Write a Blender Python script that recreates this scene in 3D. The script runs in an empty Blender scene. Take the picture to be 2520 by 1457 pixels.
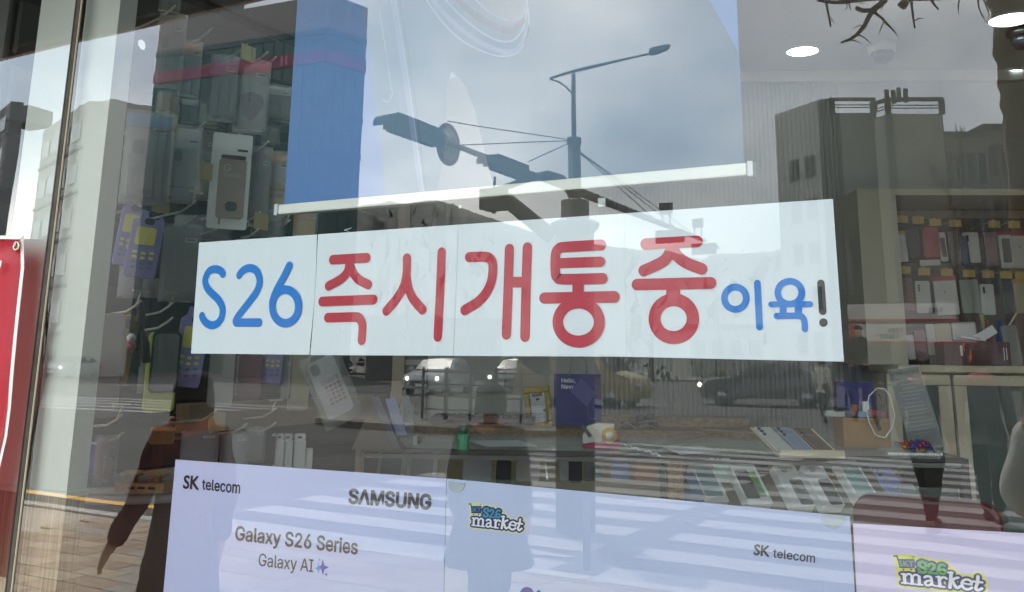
import bpy, bmesh, math, random
from mathutils import Vector, Matrix, Euler
import numpy as np
random.seed(7)
R = math.radians
scene = bpy.context.scene
col = scene.collection

# ---------------------------------------------------------------- camera
# world: the shop window lies in y = 0, the shop is at y > 0, the street at y < 0, z up, metres
CAM = Vector((1.4247, -1.2792, 1.50))
_yaw, _pitch, _roll = 0.5123, 0.2191, 0.0113
FPX, PX, PY = 2303.1, 1272.9, 363.9           # measured on the photograph at 2520 x 1457
_f = Vector((-math.sin(_yaw)*math.cos(_pitch), math.cos(_yaw)*math.cos(_pitch), math.sin(_pitch)))
_r = Vector((math.cos(_yaw), math.sin(_yaw), 0)); _u = _r.cross(_f)
_r, _u = _r*math.cos(_roll)+_u*math.sin(_roll), -_r*math.sin(_roll)+_u*math.cos(_roll)
cd = bpy.data.cameras.new('camera'); cam = bpy.data.objects.new('camera', cd); col.objects.link(cam)
m = Matrix((_r, _u, -_f)).transposed().to_4x4(); m.translation = CAM
cam.matrix_world = m
cd.sensor_width = 36; cd.lens = 36*FPX/2520
cd.shift_x = (1260-PX)/2520; cd.shift_y = (PY-728.5)/2520
cd.clip_start = 0.02; cd.clip_end = 3000
scene.camera = cam

# ---------------------------------------------------------------- light
SUN_EL, SUN_AZ = R(54), R(-46)   # azimuth measured from -y (straight out of the shop) towards +x
sd = Vector((math.sin(SUN_AZ)*math.cos(SUN_EL), -math.cos(SUN_AZ)*math.cos(SUN_EL), math.sin(SUN_EL)))
sl = bpy.data.lights.new('sun', 'SUN'); sl.energy = 3.5; sl.angle = R(0.6); sl.color = (1, .95, .87)
so = bpy.data.objects.new('sun', sl); col.objects.link(so)
so.rotation_euler = sd.to_track_quat('Z', 'Y').to_euler(); so.location = (0, -20, 30)
w = bpy.data.worlds.new('World'); scene.world = w; w.use_nodes = True
nt = w.node_tree; nt.nodes.clear()
def N(t, **k):
    n = nt.nodes.new(t)
    for a, b in k.items(): setattr(n, a, b)
    return n
L = lambda a, b: nt.links.new(a, b)
out = N('ShaderNodeOutputWorld'); bg = N('ShaderNodeBackground'); bg.inputs[1].default_value = 0.122
sky = N('ShaderNodeTexSky'); sky.sky_type = 'NISHITA'; sky.sun_disc = False
sky.sun_elevation = SUN_EL
sky.sun_rotation = math.atan2(sd.x, sd.y)
sky.air_density = 1.3; sky.dust_density = 2.0
tc = N('ShaderNodeTexCoord'); sep = N('ShaderNodeSeparateXYZ'); L(tc.outputs['Generated'], sep.inputs[0])
zz = N('ShaderNodeMath', operation='MAXIMUM'); L(sep.outputs[2], zz.inputs[0]); zz.inputs[1].default_value = 0.0
za = N('ShaderNodeMath', operation='ADD'); L(zz.outputs[0], za.inputs[0]); za.inputs[1].default_value = 0.45
dx = N('ShaderNodeMath', operation='DIVIDE'); L(sep.outputs[0], dx.inputs[0]); L(za.outputs[0], dx.inputs[1])
dy = N('ShaderNodeMath', operation='DIVIDE'); L(sep.outputs[1], dy.inputs[0]); L(za.outputs[0], dy.inputs[1])
cmb = N('ShaderNodeCombineXYZ'); L(dx.outputs[0], cmb.inputs[0]); L(dy.outputs[0], cmb.inputs[1])
n1 = N('ShaderNodeTexNoise'); n1.inputs['Scale'].default_value = 1.25; n1.inputs['Detail'].default_value = 7; n1.inputs['Roughness'].default_value = .52
L(cmb.outputs[0], n1.inputs['Vector'])
r1 = N('ShaderNodeValToRGB'); r1.color_ramp.elements[0].position = .38; r1.color_ramp.elements[1].position = .62
r1.color_ramp.elements[0].color = (.35, .35, .35, 1); r1.color_ramp.elements[1].color = (.97, .97, .97, 1)
L(n1.outputs[0], r1.inputs[0])
n2 = N('ShaderNodeTexNoise'); n2.inputs['Scale'].default_value = 1.9; n2.inputs['Detail'].default_value = 6; n2.inputs['Roughness'].default_value = .5
mp = N('ShaderNodeMapping'); mp.inputs['Location'].default_value = (-2.4986, -6.0128, -6.3774); L(cmb.outputs[0], mp.inputs[0]); L(mp.outputs[0], n2.inputs['Vector'])
r2 = N('ShaderNodeValToRGB'); r2.color_ramp.elements[0].position = .38; r2.color_ramp.elements[1].position = .64
r2.color_ramp.elements[0].color = (6.6, 7.5, 9.0, 1); r2.color_ramp.elements[1].color = (23., 21.8, 21., 1)
L(n2.outputs[0], r2.inputs[0])
mx = N('ShaderNodeMix', data_type='RGBA'); L(r1.outputs[0], mx.inputs[0]); L(sky.outputs[0], mx.inputs[6]); L(r2.outputs[0], mx.inputs[7])
L(mx.outputs[2], bg.inputs[0]); L(bg.outputs[0], out.inputs[0])

vs = scene.view_settings
scene.display_settings.display_device = 'sRGB'
vs.view_transform = 'Standard'; vs.look = 'None'; vs.gamma = 1; vs.use_curve_mapping = False
vs.exposure = 1.75
scene.render.engine = 'CYCLES'
cy = scene.cycles
cy.max_bounces = 10; cy.diffuse_bounces = 4; cy.glossy_bounces = 5; cy.transmission_bounces = 6; cy.transparent_max_bounces = 24
cy.caustics_reflective = False; cy.caustics_refractive = False
cy.sample_clamp_indirect = 4
cy.use_denoising = True

# ---------------------------------------------------------------- measuring rays
def ray(px, py): return _f + _r*((px-PX)/FPX) - _u*((py-PY)/FPX)
def on(px, py, ax, v):
    d = ray(px, py); return CAM + d*((v-CAM[ax])/d[ax])
def onY(px, py, v): return on(px, py, 1, v)
def onX(px, py, v): return on(px, py, 0, v)
def onZ(px, py, v): return on(px, py, 2, v)
def onP(px, py, p, n):
    d = ray(px, py); return CAM + d*((p-CAM).dot(n)/d.dot(n))
def at(px, py, z):            # z metres along the optical axis
    return CAM + ray(px, py)*z
def mir(p): return Vector((p[0], -p[1], p[2]))     # a point seen in the window's reflection -> its real place in the street
REG = {'A': (0, 0, .41186), 'B': (900, 0, .41186), 'C': (1982, 0, .41186), 'D': (0, 550, .41186), 'E': (900, 550, .41186), 'F': (1982, 550, .41186),
       'G': (0, 1124, .41186), 'H': (900, 1124, .41186), 'I': (1982, 1124, .41186), 'J': (200, 900, .37068), 'K': (1050, 1000, .37698),
       'M': (1780, 560, .34317), 'N': (1330, 1430, .13724), 'O': (2560, 1590, .13889), 'P': (2300, 860, .27063), 'Q': (2400, 520, .26075),
       'T': (400, 0, .21959), 'U': (2480, 1050, .35007), 'V': (960, 540, .39683), 'W': (1900, 1180, .31746), 'X': (1050, 1100, .24704), 'Y': (200, 1400, .22236), 'Za': (420, 340, .24704), 'Zb': (0, 1000, .4969)}
KS = 2520/2982
def q(reg, x, y):
    a, b, s = REG[reg]; return ((a+x*s)*KS, (b+y*s)*KS)

# ---------------------------------------------------------------- materials
def lin(c): c /= 255.; return c/12.92 if c <= .04045 else ((c+.055)/1.055)**2.4
def S(r, g, b): return (lin(r), lin(g), lin(b))
_M = {}
def mat(name, c, rough=.5, metal=0., var=.08, nscale=8., bump=0., spec=.5, emit=None, alpha=None, stretch=None, trans=0., ior=None):
    """principled material whose colour wanders a little (var) with noise of the given scale, optional bump"""
    if name in _M: return _M[name]
    mt = bpy.data.materials.new(name); mt.use_nodes = True
    t = mt.node_tree; b = t.nodes['Principled BSDF']
    b.inputs['Base Color'].default_value = (*c, 1); b.inputs['Roughness'].default_value = rough; b.inputs['Metallic'].default_value = metal
    b.inputs['Specular IOR Level'].default_value = spec
    if alpha is not None: b.inputs['Alpha'].default_value = alpha
    if trans: b.inputs['Transmission Weight'].default_value = trans
    if ior: b.inputs['IOR'].default_value = ior
    if emit: b.inputs['Emission Color'].default_value = (*emit[0], 1); b.inputs['Emission Strength'].default_value = emit[1]
    if var or bump:
        tc = t.nodes.new('ShaderNodeTexCoord'); n = t.nodes.new('ShaderNodeTexNoise')
        n.inputs['Scale'].default_value = nscale; n.inputs['Detail'].default_value = 6
        src = tc.outputs['Object']
        if stretch:
            mp = t.nodes.new('ShaderNodeMapping'); mp.inputs['Scale'].default_value = stretch; t.links.new(src, mp.inputs[0]); src = mp.outputs[0]
        t.links.new(src, n.inputs['Vector'])
        if var:
            r = t.nodes.new('ShaderNodeValToRGB'); e = r.color_ramp.elements
            e[0].position = .3; e[1].position = .7
            e[0].color = (*[max(0, x*(1-var)) for x in c], 1); e[1].color = (*[min(1, x*(1+var)) for x in c], 1)
            t.links.new(n.outputs[0], r.inputs[0]); t.links.new(r.outputs[0], b.inputs['Base Color'])
        if bump:
            bp = t.nodes.new('ShaderNodeBump'); bp.inputs['Strength'].default_value = bump; bp.inputs['Distance'].default_value = .01
            t.links.new(n.outputs[0], bp.inputs['Height']); t.links.new(bp.outputs[0], b.inputs['Normal'])
    _M[name] = mt; return mt

def clear_plastic(name, c=(.9, .92, .92), haze=.25, rough=.12):
    """cellophane / acrylic: mostly see-through, shiny, a little milky"""
    if name in _M: return _M[name]
    mt = bpy.data.materials.new(name); mt.use_nodes = True
    t = mt.node_tree; t.nodes.clear()
    o = t.nodes.new('ShaderNodeOutputMaterial'); tr = t.nodes.new('ShaderNodeBsdfTransparent'); p = t.nodes.new('ShaderNodeBsdfPrincipled')
    p.inputs['Base Color'].default_value = (*c, 1); p.inputs['Roughness'].default_value = rough
    tc = t.nodes.new('ShaderNodeTexCoord'); n = t.nodes.new('ShaderNodeTexNoise'); n.inputs['Scale'].default_value = 46; n.inputs['Detail'].default_value = 3
    t.links.new(tc.outputs['Object'], n.inputs['Vector'])
    bp = t.nodes.new('ShaderNodeBump'); bp.inputs['Strength'].default_value = .9; bp.inputs['Distance'].default_value = .009
    t.links.new(n.outputs[0], bp.inputs['Height']); t.links.new(bp.outputs[0], p.inputs['Normal'])
    fr = t.nodes.new('ShaderNodeLayerWeight'); fr.inputs[0].default_value = .25
    ma = t.nodes.new('ShaderNodeMath'); ma.operation = 'MULTIPLY_ADD'; t.links.new(fr.outputs['Fresnel'], ma.inputs[0]); ma.inputs[1].default_value = .7; ma.inputs[2].default_value = haze
    mix = t.nodes.new('ShaderNodeMixShader'); t.links.new(ma.outputs[0], mix.inputs[0]); t.links.new(tr.outputs[0], mix.inputs[1]); t.links.new(p.outputs[0], mix.inputs[2])
    t.links.new(mix.outputs[0], o.inputs[0]); _M[name] = mt; return mt

# ---------------------------------------------------------------- mesh helpers
class MB:
    def __init__(s): s.v = []; s.f = []; s.sm = []
    def add(s, vs, fs, smooth=False):
        o = len(s.v); s.v += [Vector(x) for x in vs]; s.f += [tuple(i+o for i in f) for f in fs]; s.sm += [smooth]*len(fs); return s
    def quad(s, a, b, c, d): return s.add([a, b, c, d], [(0, 1, 2, 3)])
    def box(s, c, size, M=None):
        x, y, z = [k/2 for k in size]; c = Vector(c)
        vs = [Vector((i*x, j*y, k*z)) + c for i in (-1, 1) for j in (-1, 1) for k in (-1, 1)]
        if M is not None: vs = [M @ v for v in vs]
        return s.add(vs, [(0, 1, 3, 2), (4, 6, 7, 5), (0, 4, 5, 1), (2, 3, 7, 6), (0, 2, 6, 4), (1, 5, 7, 3)])
    def hexa(s, P):        # 8 corners: 4 of the near face, then 4 of the far face, same winding
        return s.add(P, [(0, 1, 2, 3), (7, 6, 5, 4), (0, 4, 5, 1), (1, 5, 6, 2), (2, 6, 7, 3), (3, 7, 4, 0)])
    def prism(s, poly, d, M=None, smooth=False):    # polygon in local x,z extruded along local y by d
        n = len(poly); vs = [Vector((x, 0, z)) for x, z in poly] + [Vector((x, d, z)) for x, z in poly]
        if M is not None: vs = [M @ v for v in vs]
        s.add(vs, [tuple(range(n)), tuple(range(2*n-1, n-1, -1))]); o = len(s.v)-2*n
        s.f += [(o+i, o+n+i, o+n+(i+1) % n, o+(i+1) % n) for i in range(n)]; s.sm += [smooth]*n; return s
    def tube(s, P, r, seg=8, cap=True, closed=False):
        P = [Vector(p) for p in P]; n = len(P); rr = r if isinstance(r, (list, tuple)) else [r]*n
        vs = []; up = None
        for i, p in enumerate(P):
            if closed: d = P[(i+1) % n]-P[i-1]
            else: d = P[min(i+1, n-1)]-P[max(i-1, 0)]
            d.normalize()
            if up is None: up = Vector((0, 0, 1)) if abs(d.z) < .9 else Vector((1, 0, 0))
            a = d.cross(up)
            if a.length < 1e-4: a = d.orthogonal()
            a.normalize(); b = d.cross(a); up = -b if b.dot(up) < 0 else b
            b = a.cross(d); up = b
            vs += [p + (a*math.cos(2*math.pi*k/seg) + b*math.sin(2*math.pi*k/seg))*rr[i] for k in range(seg)]
        fs = [(i*seg+k, i*seg+(k+1) % seg, ((i+1) % n)*seg+(k+1) % seg, ((i+1) % n)*seg+k) for i in range(n if closed else n-1) for k in range(seg)]
        if cap and not closed: fs += [tuple(range(seg-1, -1, -1)), tuple((n-1)*seg+k for k in range(seg))]
        return s.add(vs, fs, True)
    def lathe(s, prof, seg=20, M=None, smooth=True, cap=True):   # (r, z) profile round local z
        n = len(prof); vs = []
        for r, z in prof: vs += [Vector((r*math.cos(2*math.pi*k/seg), r*math.sin(2*math.pi*k/seg), z)) for k in range(seg)]
        if M is not None: vs = [M @ v for v in vs]
        fs = [(i*seg+k, i*seg+(k+1) % seg, (i+1)*seg+(k+1) % seg, (i+1)*seg+k) for i in range(n-1) for k in range(seg)]
        if cap: fs += [tuple(range(seg-1, -1, -1)), tuple((n-1)*seg+k for k in range(seg))]
        return s.add(vs, fs, smooth)
    def ball(s, c, r, seg=12, ring=8, M=None):
        sc = r if isinstance(r, (list, tuple)) else (r, r, r)
        T = Matrix.Translation(Vector(c)) @ Matrix.Diagonal((*sc, 1))
        if M is not None: T = M @ T
        return s.lathe([(max(1e-3, math.sin(math.pi*i/ring)), -math.cos(math.pi*i/ring)) for i in range(ring+1)], seg, T)
    def build(s, name, mt, parent=None, bevel=0., org=None, seg=2):
        me = bpy.data.meshes.new(name)
        o = Vector((0, 0, 0))
        if parent is not None: o = ORG[parent.name]
        elif org is not None: o = Vector(org)
        me.from_pydata([tuple(v-o) for v in s.v], [], s.f)
        me.polygons.foreach_set('use_smooth', s.sm)
        if mt is not None: me.materials.append(mt)
        if bevel > 0:
            bm = bmesh.new(); bm.from_mesh(me); bmesh.ops.remove_doubles(bm, verts=bm.verts, dist=1e-5)
            eds = [e for e in bm.edges if len(e.link_faces) == 2 and e.calc_face_angle(0) > .5]
            bmesh.ops.bevel(bm, geom=eds, offset=bevel, segments=seg, affect='EDGES', profile=.6, clamp_overlap=True)
            bm.to_mesh(me); bm.free()
        ob = bpy.data.objects.new(name, me); col.objects.link(ob)
        if parent is not None: ob.parent = parent; ORG[ob.name] = o
        else: ob.location = o; ORG[ob.name] = o
        return ob
ORG = {}
def tag(o, label=None, cat=None, group=None, kind=None):
    if label: o['label'] = label
    if cat: o['category'] = cat
    if group: o['group'] = group
    if kind: o['kind'] = kind
    return o
def thing(name, label, cat, loc=(0, 0, 0), group=None):
    o = bpy.data.objects.new(name, None); col.objects.link(o); o.location = loc; o.empty_display_size = .1
    ORG[o.name] = Vector(loc); return tag(o, label, cat, group)
def struct(mb, name, mt, **k): return tag(mb.build(name, mt, **k), kind='structure')

def rrect(w, h, r, n=4):   # rounded rectangle outline centred on 0
    P = []
    for cx, cz, a in ((w/2-r, h/2-r, 0), (-w/2+r, h/2-r, 90), (-w/2+r, -h/2+r, 180), (w/2-r, -h/2+r, 270)):
        P += [(cx+r*math.cos(R(a+90*i/n)), cz+r*math.sin(R(a+90*i/n))) for i in range(n+1)]
    return P
def frame(o, x, z=(0, 0, 1)):     # local frame: x across, z up, y = z x x (away from the viewer)
    x = Vector(x).normalized(); z = Vector(z); z = (z - x*z.dot(x)).normalized(); y = z.cross(x)
    M = Matrix((x, y, z)).transposed().to_4x4(); M.translation = Vector(o); return M

# flat print: 2-D strokes and type -------------------------------------------------
def smooth_path(P, n=6):
    if len(P) < 3: return P
    out = []
    for i in range(len(P)-1):
        p0 = P[max(i-1, 0)]; p1 = P[i]; p2 = P[i+1]; p3 = P[min(i+2, len(P)-1)]
        for k in range(n):
            t = k/n
            out.append(tuple(.5*((2*p1[j]) + (-p0[j]+p2[j])*t + (2*p0[j]-5*p1[j]+4*p2[j]-p3[j])*t*t + (-p0[j]+3*p1[j]-3*p2[j]+p3[j])*t**3) for j in (0, 1)))
    return out+[P[-1]]
def stroke2(P, w, cap=True, closed=False):
    n = len(P); L_, R_ = [], []
    for i in range(n):
        a = Vector(P[(i-1) % n if closed else max(i-1, 0)]); b = Vector(P[(i+1) % n if closed else min(i+1, n-1)]); p = Vector(P[i])
        d = b-a
        if d.length < 1e-9: d = Vector((1, 0))
        d.normalize(); nn = Vector((-d.y, d.x))
        L_.append(p+nn*w/2); R_.append(p-nn*w/2)
    vs = L_+R_; fs = [(i, (i+1) % n, n+(i+1) % n, n+i) for i in range(n if closed else n-1)]
    if cap and not closed:
        for e, (p, o) in ((0, (Vector(P[0]), Vector(P[0])-Vector(P[1]))), (n-1, (Vector(P[-1]), Vector(P[-1])-Vector(P[-2])))):
            a0 = math.atan2(o.y, o.x); st = len(vs); K = 8
            vs += [p+Vector((math.cos(a0-math.pi/2+math.pi*k/K), math.sin(a0-math.pi/2+math.pi*k/K)))*w/2 for k in range(K+1)]
            fs.append(tuple(range(st, st+K+1)))
    return vs, fs
_fc = {}
import os
try:      # the grotesque that ships inside Blender; the default type if it is not there
    SANS = bpy.data.fonts.load(os.path.join(bpy.utils.system_resource('DATAFILES'), 'fonts', 'Inter.woff2'))
except Exception:
    SANS = None
def glyphs(body, bold=0., shear=0., spacing=1., plain=False):
    """outline of a line of type as (verts in a 0..1 box, faces, aspect)"""
    k = (body, bold, shear, spacing, plain)
    if k in _fc: return _fc[k]
    c = bpy.data.curves.new('type', 'FONT'); c.body = body
    if SANS is not None and not plain: c.font = SANS
    c.offset = 0.; c.shear = shear; c.space_character = spacing; c.resolution_u = 4
    c.fill_mode = 'FRONT'
    o = bpy.data.objects.new('type', c); col.objects.link(o)
    bpy.context.view_layer.update()
    me = bpy.data.meshes.new_from_object(o.evaluated_get(bpy.context.evaluated_depsgraph_get()))
    V = [(v.co.x, v.co.y, 0) for v in me.vertices]; Fc = [tuple(p.vertices) for p in me.polygons]
    if bold:       # heavier weight: the same outlines overprinted, shifted by the weight, each a hair above the last
        n0 = len(V); V0, F0 = list(V), list(Fc)
        for k_, (sx, sy) in enumerate(((1, 0), (-1, 0), (0, 1), (0, -1), (.7, .7), (-.7, -.7), (.7, -.7), (-.7, .7)), 1):
            V += [(x+sx*bold, y+sy*bold, k_) for x, y, _ in V0]; Fc += [tuple(i+n0*k_ for i in f) for f in F0]
    bpy.data.objects.remove(o); bpy.data.curves.remove(c); bpy.data.meshes.remove(me)
    x0 = min(v[0] for v in V); x1 = max(v[0] for v in V); y0 = min(v[1] for v in V); y1 = max(v[1] for v in V)
    r = ([((v[0]-x0)/(x1-x0), (v[1]-y0)/(y1-y0), v[2]*1.6e-5) for v in V], Fc, (x1-x0)/(y1-y0))
    _fc[k] = r; return r
def text_on(mb, body, M, w=None, h=None, cx=0., cz=0., bold=0., dy=-.0006, rot=0., shear=0.):
    """type lying on the local x-z plane of frame M, centred"""
    V, Fc, asp = glyphs(body, bold, shear)
    if w is None: w = h*asp
    if h is None: h = w/asp
    c, s_ = math.cos(rot), math.sin(rot)
    vs = []
    for x, y, e in V:
        a, b = (x-.5)*w, (y-.5)*h
        vs.append(M @ Vector((cx+a*c-b*s_, dy-e*4, cz+a*s_+b*c)))
    mb.add(vs, Fc)
# ================================================================ SHOP FRONT
# interior frame: the counter line measured in the photo runs 26 degrees off the glass
E1 = Vector((1.708, .831, 0)).normalized(); E2 = Vector((-E1.y, E1.x, 0))     # along the counter / deeper into the shop
ZT = 1.2                                                                   # counter top
CL = Vector((-.575, 1.284, ZT))                                            # counter front left corner
def inn(a, b, z): return Vector((CL.x, CL.y, 0)) + E1*a + E2*b + Vector((0, 0, z))
FL = .15                                                                   # shop floor height
CE = 3.18
white_wall = mat('white_wall_paint', S(163, 164, 160), .7, var=.03, nscale=3)
ceil_m = mat('ceiling_paint', S(172, 174, 172), .8, var=.02)

# ---- ground outside
def ground_mat():
    mt = bpy.data.materials.new('asphalt'); mt.use_nodes = True; t = mt.node_tree; b = t.nodes['Principled BSDF']
    tc = t.nodes.new('ShaderNodeTexCoord'); n = t.nodes.new('ShaderNodeTexNoise'); n.inputs['Scale'].default_value = .6; n.inputs['Detail'].default_value = 9
    n2 = t.nodes.new('ShaderNodeTexNoise'); n2.inputs['Scale'].default_value = 60; n2.inputs['Detail'].default_value = 2
    t.links.new(tc.outputs['Object'], n.inputs['Vector']); t.links.new(tc.outputs['Object'], n2.inputs['Vector'])
    r = t.nodes.new('ShaderNodeValToRGB'); r.color_ramp.elements[0].color = (.042, .041, .04, 1); r.color_ramp.elements[1].color = (.09, .088, .082, 1)
    r.color_ramp.elements[0].position = .3; r.color_ramp.elements[1].position = .75
    mx = t.nodes.new('ShaderNodeMix'); mx.data_type = 'RGBA'; mx.blend_type = 'MULTIPLY'; mx.inputs[0].default_value = .35
    t.links.new(n.outputs[0], r.inputs[0]); t.links.new(r.outputs[0], mx.inputs[6]); t.links.new(n2.outputs[1], mx.inputs[7]); t.links.new(mx.outputs[2], b.inputs['Base Color'])
    b.inputs['Roughness'].default_value = .85; return mt
struct(MB().quad((-700, -5.05, -.12), (-700, -900, -.12), (700, -900, -.12), (700, -5.05, -.12)), 'road', ground_mat())
pav = MB(); pav.box((0, -2.46, -.06), (160, 4.9, .12)); struct(pav, 'pavement', mat('pavement_concrete', S(166, 154, 140), .85, var=.16, nscale=2.5, bump=.1))
kb = MB()
for i in range(60): kb.box((-30+i*1.0, -4.985, -.055), (.985, .14, .15))
struct(kb, 'kerb', mat('kerb_stone', S(168, 165, 158), .8, var=.1))
struct(MB().box((0, 6, .07), (14, 11.9, .15)), 'shop_floor', mat('shop_floor_tile', S(150, 138, 122), .35, var=.08))
# brick paving near the shop, as far as single bricks can be told apart in the reflection
brick_cols = [mat('paver_red', S(138, 118, 100), .85, var=.12), mat('paver_sand', S(152, 136, 116), .85, var=.12), mat('paver_grey', S(140, 132, 124), .85, var=.12)]
pv = bpy.data.objects['pavement']
bme = []
for k in range(3):
    b0 = MB(); b0.box((0, 0, 0), (.385, .19, .03)); ob = b0.build('brick', brick_cols[k], pv, bevel=.004, seg=1); bme.append(ob.data); bpy.data.objects.remove(ob)
cnt = 0
for j in range(18):
    for i in range(15):
        x = -6.2+i*.392+(.196 if j % 2 else 0); y = -1.6-j*.196
        if cnt >= 270: break
        o = bpy.data.objects.new('brick', bme[random.choice((0, 0, 1, 1, 2))]); col.objects.link(o); o.parent = pv
        o.location = (x, y, .0002+random.uniform(-.0015, .002)); cnt += 1

# ---- shop shell
GX0, GX1, SEAM = -4.2, 4.2, None
s0, s1 = onY(190, 0, 0), onY(30, 1457, 0)
SEAM = (s0.x+s1.x)/2
shell = [('front_wall_below_window', (0, .06, .14), (8.4, .16, .9)), ('front_wall_above_window', (0, .06, 3.25), (8.4, .2, .72))]
struct(MB().box((0, .08, .22), (8.4, .2, .44)), 'window_sill', mat('sill_stone', S(120, 118, 114), .5))
struct(MB().box((0, .09, 3.35), (8.4, .22, .9)), 'front_wall', mat('front_cladding', S(130, 130, 128), .5))
struct(MB().box((0, 6, CE+.1), (14, 12.2, .2)), 'ceiling', ceil_m)
# canopy above the window: its underside hides the upper sky in the reflection
CP = .85; cz = onY(195, 81, CP).z
cn = MB(); cn.box((0, -CP/2-.01, cz+.2), (9, CP-.02, .4)); cn.box((0, -CP/2-.01, cz+.012), (9.02, CP-.06, .024))
tag(cn.build('canopy', mat('canopy_panel', S(82, 80, 76), .6, var=.1)), 'grey panelled canopy over the shop window, seen from below', 'canopy')
ln = MB().box((0, -CP-.012, cz+.2), (9, .02, .46)).build('fascia_strip', mat('canopy_strip', S(150, 120, 120), .4), bpy.data.objects['canopy'])
struct(MB().box((0, 0.1, 4.6), (14, .3, 1.6)), 'upper_wall', mat('upper_wall_render', S(150, 148, 142), .8))
# walls inside
wl = -.95
sw = MB(); sw.box((wl-.06, 1.02, 1.66), (.12, 1.78, 3.04)); struct(sw, 'side_wall', mat('side_wall_paint', S(105, 104, 100), .75))
struct(MB().box((-4.3, 5, 1.64), (.2, 10, 3.05)), 'far_left_wall', white_wall)
struct(MB().box((4.3, 5, 1.64), (.2, 10, 3.05)), 'right_wall', white_wall)
BK = 2.30           # back wall: this far behind the counter front
M_back = frame(inn(0, BK, 0), E1)
bw = MB(); bw.box((1.5, .06, 1.665), (9, .12, 3.02), M_back); struct(bw, 'back_wall', white_wall)
# partition seen grey between the side wall and the counter
# slatted panel on the back wall: each slat is a piece
def bpx(px, py, b=BK): return onP(px, py, inn(0, b, 0), E2)
def loc_e1(p): return (p-inn(0, 0, 0)).dot(E1)
sa = loc_e1(bpx(1478, 950)); sb_ = loc_e1(bpx(2108, 950))
panel = thing('slat_panel', 'grey vertical slat panel on the back wall behind the counter', 'wall panel', inn((sa+sb_)/2, BK, FL))
pm = mat('slat_grey', S(138, 140, 136), .6, var=.04)
MB().box(((sa+sb_)/2, -.006, 1.64), (sb_-sa, .012, 2.98), M_back).build('backing_board', mat('slat_gap', S(140, 142, 138), .8), panel)
ns = int((sb_-sa)/.027); x0 = sa+.012
slat_me = None
for i in range(ns):
    if slat_me is None:
        so_ = MB().box((x0, -.016, 1.64), (.019, .007, 2.98), M_back).build('slat', pm, panel, bevel=.002, seg=1); slat_me = so_.data
    else:
        o = bpy.data.objects.new('slat', slat_me); col.objects.link(o); o.parent = panel; o.location = E1*(.027*i)
# ceiling edge: soffit box running above the shelf
p0 = onZ(*q('C', 415, 480), CE); 
M_sof = frame(inn(0, BK-.42, 0), E1)
struct(MB().box((1.5, -.03, CE-.035), (8.9, .056, .066), M_back), 'ceiling_trim', mat('trim_white', S(186, 186, 182), .5))

# ---- downlights
em = mat('downlight_glow', (1, 1, 1), .5, var=0, emit=((.86, 1, .97), 4.))
ring = mat('downlight_rim', S(225, 228, 226), .4)
dl = [(1975, 125, 'round lit downlight left of the white dome camera', .085), (2487, 47, 'round lit downlight in the top right corner, above another', .1), (2487, 180, 'round lit downlight at the right edge, below another', .085)]
for px, py, lab, rr in dl:
    p = onZ(px, py, CE-.004)
    t = thing('downlight', lab, 'ceiling light', p, 'downlights in the shop ceiling')
    MB().lathe([(rr+.012, -.006), (rr+.012, .003), (rr, .003), (rr, -.006), (rr+.012, -.006)], 28, Matrix.Translation(p), cap=False).build('rim', ring, t)
    MB().lathe([(rr-.001, -.004), (rr-.001, .002)], 28, Matrix.Translation(p)).build('lens', em, t)
for (x, y) in ((-.35, .55), (-.35, 1.15), (-.35, 1.75), (.0, .5), (.0, 1.2), (2.6, 1.6), (-2.6, 2.2), (.55, 1.7)):  # unseen lamps, added to brighten the rack and the shop
    p = Vector((x, y, CE-.004)); t = thing('downlight', 'unseen round downlight added out of the picture to light the shop and rack', 'ceiling light', p, 'added downlights out of the picture')
    MB().lathe([(.097, -.006), (.097, .003), (.085, .003), (.085, -.006), (.097, -.006)], 24, Matrix.Translation(p), cap=False).build('rim', ring, t)
    MB().lathe([(.084, -.004), (.084, .002)], 24, Matrix.Translation(p)).build('lens', em, t)
# ---- ceiling cameras
def dome(px, py, lab, shell_m, R0):
    p = onZ(px, py-20, CE-.002); t = thing('dome_camera', lab, 'security camera', p, 'ceiling cameras')
    MB().lathe([(R0, 0), (R0, -.03), (R0*.93, -.045), (R0*.8, -.05), (R0*.4, -.05)], 28, Matrix.Translation(p)).build('housing', shell_m, t)
    MB().lathe([(R0*.78, -.048), (R0*.74, -.075), (R0*.55, -.1), (R0*.2, -.112), (.002, -.114)], 24, Matrix.Translation(p)).build('dome_lens', mat('dome_dark', S(45, 45, 55), .1), t)
dome(2170, 128, 'white dome security camera on the ceiling', mat('camera_white', S(215, 215, 212), .4), .075)
dome(2512, 92, 'black dome camera at the right edge between two lit downlights', mat('camera_black', S(18, 18, 20), .3), .07)

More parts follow.
